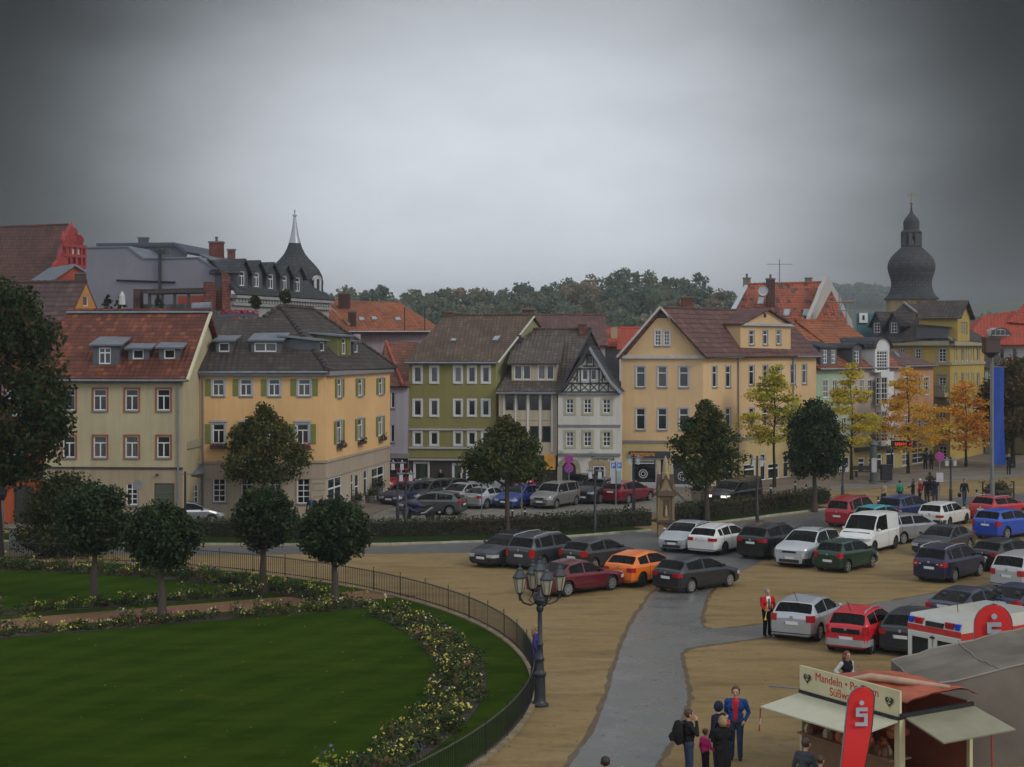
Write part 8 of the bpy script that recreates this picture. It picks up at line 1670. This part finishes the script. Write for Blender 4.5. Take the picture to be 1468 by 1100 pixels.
# ------------------------------------------------------------------ feather flags
def feather(px, Y, ytop, label, wid, ph, lean_, rz=0):
    x, y = gx(px, Y); H_ = CH-(ytop-HY)*Y/F; r = empty('feather_flag', (x, y, 0), label, 'flag', 'red feather flags', rz=rz); LOC[r.name] = V(0, 0, 0); k = 26; L_, Rr = [], []
    for i in range(k+1):
        t = (i/k)**1.6; z = H_-t*(H_-.35); q = min(1, (H_-z)/(wid*.55)); ro = math.sqrt(max(0, 1-(1-q)**2)); bow = math.sin(min(1, t*1.6)*math.pi)*.04*wid
        a = -wid*.5*ro-lean_*t; b = wid*.5*ro*(1-.3*max(0, t-.3)/.7)-lean_*t+bow
        L_.append(V(a, .02*math.sin(t*9), z)); Rr.append(V(b, .03*math.sin(t*7+1), z))
    for nm, ex, mt, off in (('cloth', 0, plain('flag_red', (.58, .012, .012), .6, 0, .08, 1.5), 0), ('hem', .028, BLACKPL, .012)):
        g = MB(); o = V(0, .008, 0)
        for i in range(k):
            A_, B_, C_, D_ = L_[i]+V(-ex, off, ex if i == 0 else 0), L_[i+1]+V(-ex, off, 0), Rr[i+1]+V(ex, off, 0), Rr[i]+V(ex, off, ex if i == 0 else 0); g.poly([A_, B_, C_, D_]); g.poly([D_+o, C_+o, B_+o, A_+o])
        g.build(nm, mt, r, local=True)
    MB().tube([l+V(-.02, .01, 0) for l in L_]+[V(L_[-1].x, .01, -.02)], .015, 6).build('pole', METAL, r, local=True); u, dz_ = ph; z = H_-dz_; cx_ = -lean_*.15; g = MB(); bx = lambda x0, z0, x1, z1: g.box((cx_+x0*u, -.075, z+z0*u), (cx_+x1*u, -.05, z+z1*u))
    bx(-.62, .55, .72, .95); bx(-.62, -.1, -.22, .55); bx(-.22, -.1, .72, .27); bx(.32, -.75, .72, -.1); bx(-.72, -1.15, .72, -.75); g.lathe((cx_+.05*u, -.06, z+1.5*u), [(.27*u, -.012), (.27*u, .012)], 18, ax='y'); g.build('emblem', plain('flag_grey', (.33, .36, .4), .6), r, local=True)
feather(1237, 33.6, 985, 'red feather flag with grey S emblem in front of the sweets sign', .54, (.19, .62), .32)
feather(1424, 43.6, 867, 'red feather flag with grey S emblem between tent and ambulance', 1.02, (.30, .78), .05)
# ------------------------------------------------------------------ sweets stall
A, B = V(7.16, 38.2, 0), V(8.92, 35.3, 0); st = empty('sweets_stall', (A+B)/2, 'cream sweets stall with lettered sign, raised flaps and orange roof', 'market stall'); f = Fac(A, B); n = f.n; zb_, zt_ = 2.02, 2.62; STC = plain('stall_cream', (.52, .47, .29), .5, 0, .1, 2); Dp = -n*2.4
g = MB(); f.bx(g, 0, zb_, f.L, zt_, -.06, 0); f.bx(g, 0, zb_-.07, f.L, zb_, -.1, .04, 1); g.build('sign_board', [STC, DMETAL], st)
RD = plain('sign_red_paint', (.42, .03, .02), .5); xd = f.d
text(st, 'Mandeln • Popcorn', .285, f.pt(f.L*.165, zb_+.33, .004), xd, (0, 0, 1), RD, 'lettering', .004, sx=.98); text(st, 'Süßwaren', .285, f.pt(f.L*.315, zb_+.06, .004), xd, (0, 0, 1), RD, 'lettering', .004, sx=.98)
def heart(u, z, s_):
    pts = []
    for i in range(32):
        t = 2*math.pi*i/32; pts.append((16*math.sin(t)**3/17, (13*math.cos(t)-5*math.cos(2*t)-2*math.cos(3*t)-math.cos(4*t))/17))
    g = MB(); c0 = f.pt(u, z, .012); P = [f.pt(u+a*s_, z+b*s_, .012) for a, b in pts]
    for p, q in zip(P, P[1:]+P[:1]): g.poly([c0, q, p])
    o = g.build('heart_emblem', plain('heart_dark', (.03, .02, .018), .6), st); g = MB(); Q = [f.pt(u+a*s_*1.22, z+b*s_*1.22, .01) for a, b in pts]
    for i in range(24): g.tube([Q[i], Q[i+1]], .007, 4)
    for a, b, c_, d in ((-.4, .3, -.15, .42), (.15, .42, .4, .3), (-.05, .15, .02, -.1), (-.3, -.2, 0, -.38), (0, -.38, .3, -.2)): g.tube([f.pt(u+a*s_, z+b*s_, .016), f.pt(u+c_*s_, z+d*s_, .016)], .012, 4)
    g.build('heart_line', STC, o)
heart(f.L*.085, zb_+.33, .14); heart(f.L*.905, zb_+.3, .14)
# corner posts, counter, back wall, roof tarp
g = MB(); 
for u, w in ((0, .08), (f.L-.17, .17)): f.bx(g, u, 0, u+w, zb_-.07, -.17, 0)
g.hexa(f.pt(f.L, 0, 0)+Dp, -f.d*.1, n*.1, V(0, 0, 2.1)); g.hexa(f.pt(0, 0, 0)+Dp, f.d*.1, n*.1, V(0, 0, 2.1)); g.build('corner_post', STC, st)
g = MB(); f.bx(g, .1, 0, f.L-.2, .95, -.1, -.02); f.bx(g, .05, .95, f.L-.17, 1.0, -.55, .12); g.build('counter', plain('counter_wood', (.2, .11, .06), .6), st)
g = MB(); g.hexa(f.pt(.1, 0, 0)+Dp, f.d*(f.L-.2), n*.05, V(0, 0, 2.1)); g.hexa(f.pt(0, 0, -.2), f.d*.04, Dp*.85, V(0, 0, 2.05)); g.build('back_wall', plain('stall_inside', (.24, .06, .03), .8), st)
TAR = plain('orange_tarp', (.32, .07, .03), .5, 0, .35, 1.2); g = MB(); ku, kv = 22, 12
def tz_(a, b): return 2.2+.12*min(1, a*3)+(.06+.24*min(1, a*2.2))*max(0, math.sin(math.pi*min(1, b)))**.7*(1-.35*a)+.05*mnoise.noise(V(a*5, b*4, 2))+.06*mnoise.noise(V(a*11, b*9, 7))
gv = [[f.pt(a*f.L, 0, 0)+Dp*b+V(0, 0, tz_(a, b)) for b in [.05+j/kv*1.0 for j in range(kv+1)]] for a in [i/ku*1.03 for i in range(ku+1)]]
for i in range(ku):
    for j in range(kv): g.poly([gv[i][j], gv[i+1][j], gv[i+1][j+1], gv[i][j+1]]); g.poly([gv[i][j+1]-V(0, 0, .03), gv[i+1][j+1]-V(0, 0, .03), gv[i+1][j]-V(0, 0, .03), gv[i][j]-V(0, 0, .03)])
g.build('roof_tarp', TAR, st, smooth=60); g = MB(); g.tube([f.pt(f.L*.42, 2.5, -.35), f.pt(f.L*.55, 2.6, -.6), f.pt(f.L*.75, 2.6, -.9), f.pt(f.L*.98, 2.5, -1.7)], [.05, .1, .09, .05], 8); g.build('rolled_tarp', plain('pale_tarp_roll', (.38, .25, .17), .6, 0, .2), st, smooth=60)
# flaps
g = MB(); q0, q1 = f.pt(.02, zb_-.08, .05), f.pt(f.L-.02, zb_-.08, .05); o = n*1.2+V(0, 0, -.2); g.slab([q0, q1, q1+o+f.d*-.05, q0+o-f.d*.05], .04); g.build('awning_flap', plain('flap_cream', (.44, .43, .32), .5, 0, .06), st)
sf = Fac(f.pt(f.L, 0, 0), f.pt(f.L, 0, 0)+Dp); g = MB(); sf.bx(g, 0, 2.0, sf.L, 2.1, -.05, .04); g.build('side_beam', DMETAL, st); q0, q1 = sf.pt(.15, 2.0, .05), sf.pt(sf.L, 2.0, .05); o = sf.n*1.15+V(0, 0, -.32); g = MB(); g.slab([q0, q1, q1+o+sf.d*.1, q0+o], .04); g.build('awning_flap', plain('flap_olive', (.22, .21, .14), .5, 0, .1), st)
g = MB(); p = f.pt(-.05, zb_-.28, 1.22); g.tube([p+V(0, 0, -.05), p+V(-.03, .02, -.62)], .016, 6); g.tube([p+V(0, 0, -.3), p+V(-.012, .01, -.45)], .019, 6, 1); g.build('flap_chain', [RD, WHITE], st); MB().tube([f.pt(0, zb_+.02, .02), f.pt(-.75, zb_-.02, .35)], .02, 6).build('side_strut', METAL, st)
MB().tube([sf.pt(sf.L*.75, 1.7, 1.1), sf.pt(sf.L*.75, 0, 1.15)], .025, 6).build('flap_post', plain('post_red', (.3, .04, .03), .6), st)
# goods: bags and hearts of sweets on and above the counter
for i in range(44):
    u = R.uniform(.15, f.L-.35); p = f.pt(u, 1.0, R.uniform(-.45, .05)); r = R.uniform(.07, .12); mt = R.choice((plain('sweet_orange', (.42, .14, .04), .5), plain('sweet_red', (.35, .03, .03), .4), plain('sweet_brown', (.14, .06, .03), .6), plain('sweet_cream', (.45, .38, .25), .6))); g = MB(); g.tube([p, p+V(0, 0, r*.9), p+V(0, 0, r*1.9), p+V(0, 0, r*2.3), p+V(0, 0, r*2.8)], [r*.8, r, r*.7, r*.25, r*.5], 9); o = g.build('sweets_bag', mt, None, smooth=60); tag(o, 'small filled sweets bag on the counter of the stall', 'sweets bag', 'sweets bags on the stall counter')
for i in range(26):
    u = R.uniform(.2, f.L-.4); p = f.pt(u, R.uniform(1.35, 1.8), R.uniform(-.9, -.5)); g = MB(); g.ball(p, R.uniform(.09, .14), 0, 9, 6, (1, .5, 1)); g.tube([p+V(0, 0, .1), V(p.x, p.y, 2.05)], .006, 4); tag(g.build('gingerbread_heart', R.choice((M['sweet_orange'], M['sweet_red'], M['sweet_brown'])), None, smooth=60), 'gingerbread sweet hanging from the stall ceiling', 'gingerbread', 'gingerbread hanging in the stall')
# ------------------------------------------------------------------ grey tent
tn = empty('grey_tent', (10.4, 38.6, 0), 'plain grey-beige tent roof in the lower right corner beside the ambulance', 'tent'); TC = plain('tent_canvas', (.14, .122, .10), .75, 0, .3, .6, .2); g = MB(); ku, kv = 20, 10
def tzz(a, b): return 1.95+1.25*math.sin(min(1, a*1.0)*math.pi/2)+.05*math.sin(b*math.pi*2)*a+.09*mnoise.noise(V(a*9, b*6, 3))+.03*mnoise.noise(V(a*25, b*14, 9))-.14*math.sin(math.pi*a)*math.sin(math.pi*b)
gv = [[V(10.4+7.5*i/ku+.0*j, 38.6+3.5*j/kv, tzz(i/ku, j/kv)) for j in range(kv+1)] for i in range(ku+1)]
for i in range(ku):
    for j in range(kv): g.poly([gv[i][j], gv[i+1][j], gv[i+1][j+1], gv[i][j+1]]); g.poly([gv[i][j+1]-V(0, 0, .02), gv[i+1][j+1]-V(0, 0, .02), gv[i+1][j]-V(0, 0, .02), gv[i][j]-V(0, 0, .02)])
g.build('tent_roof', TC, tn, smooth=60); g = MB()
for i in (0, 5, 10, 15, 20): g.tube([gv[i][j]+V(0, 0, .012) for j in range(kv+1)], .018, 5)
for j in (0, kv): g.tube([gv[i][j]+V(0, 0, .0) for i in range(ku+1)], .03, 5)
g.build('tent_seam', plain('tent_hem', (.22, .2, .17), .7), tn); g = MB()
for i in range(ku): g.poly([V(gv[i][0].x, 38.6, 0), V(gv[i+1][0].x, 38.6, 0), gv[i+1][0], gv[i][0]])
for j in range(kv): g.poly([V(10.4, gv[0][j+1].y, 0), V(10.4, gv[0][j].y, 0), gv[0][j], gv[0][j+1]])
g.build('tent_wall', TC, tn); g = MB()
for x_, y_ in ((10.45, 38.66), (10.45, 42.05), (17.8, 38.66), (17.8, 42.05)): g.tube([V(x_, y_, 0), V(x_, y_, 1.93 if x_ < 12 else 3.1)], .03, 6)
g.build('tent_pole', METAL, tn); MB().tube([V(10.4, 38.5, 1.97), V(10.15, 38.1, 1.9)], .02, 5).build('guy_rope', METAL, tn)
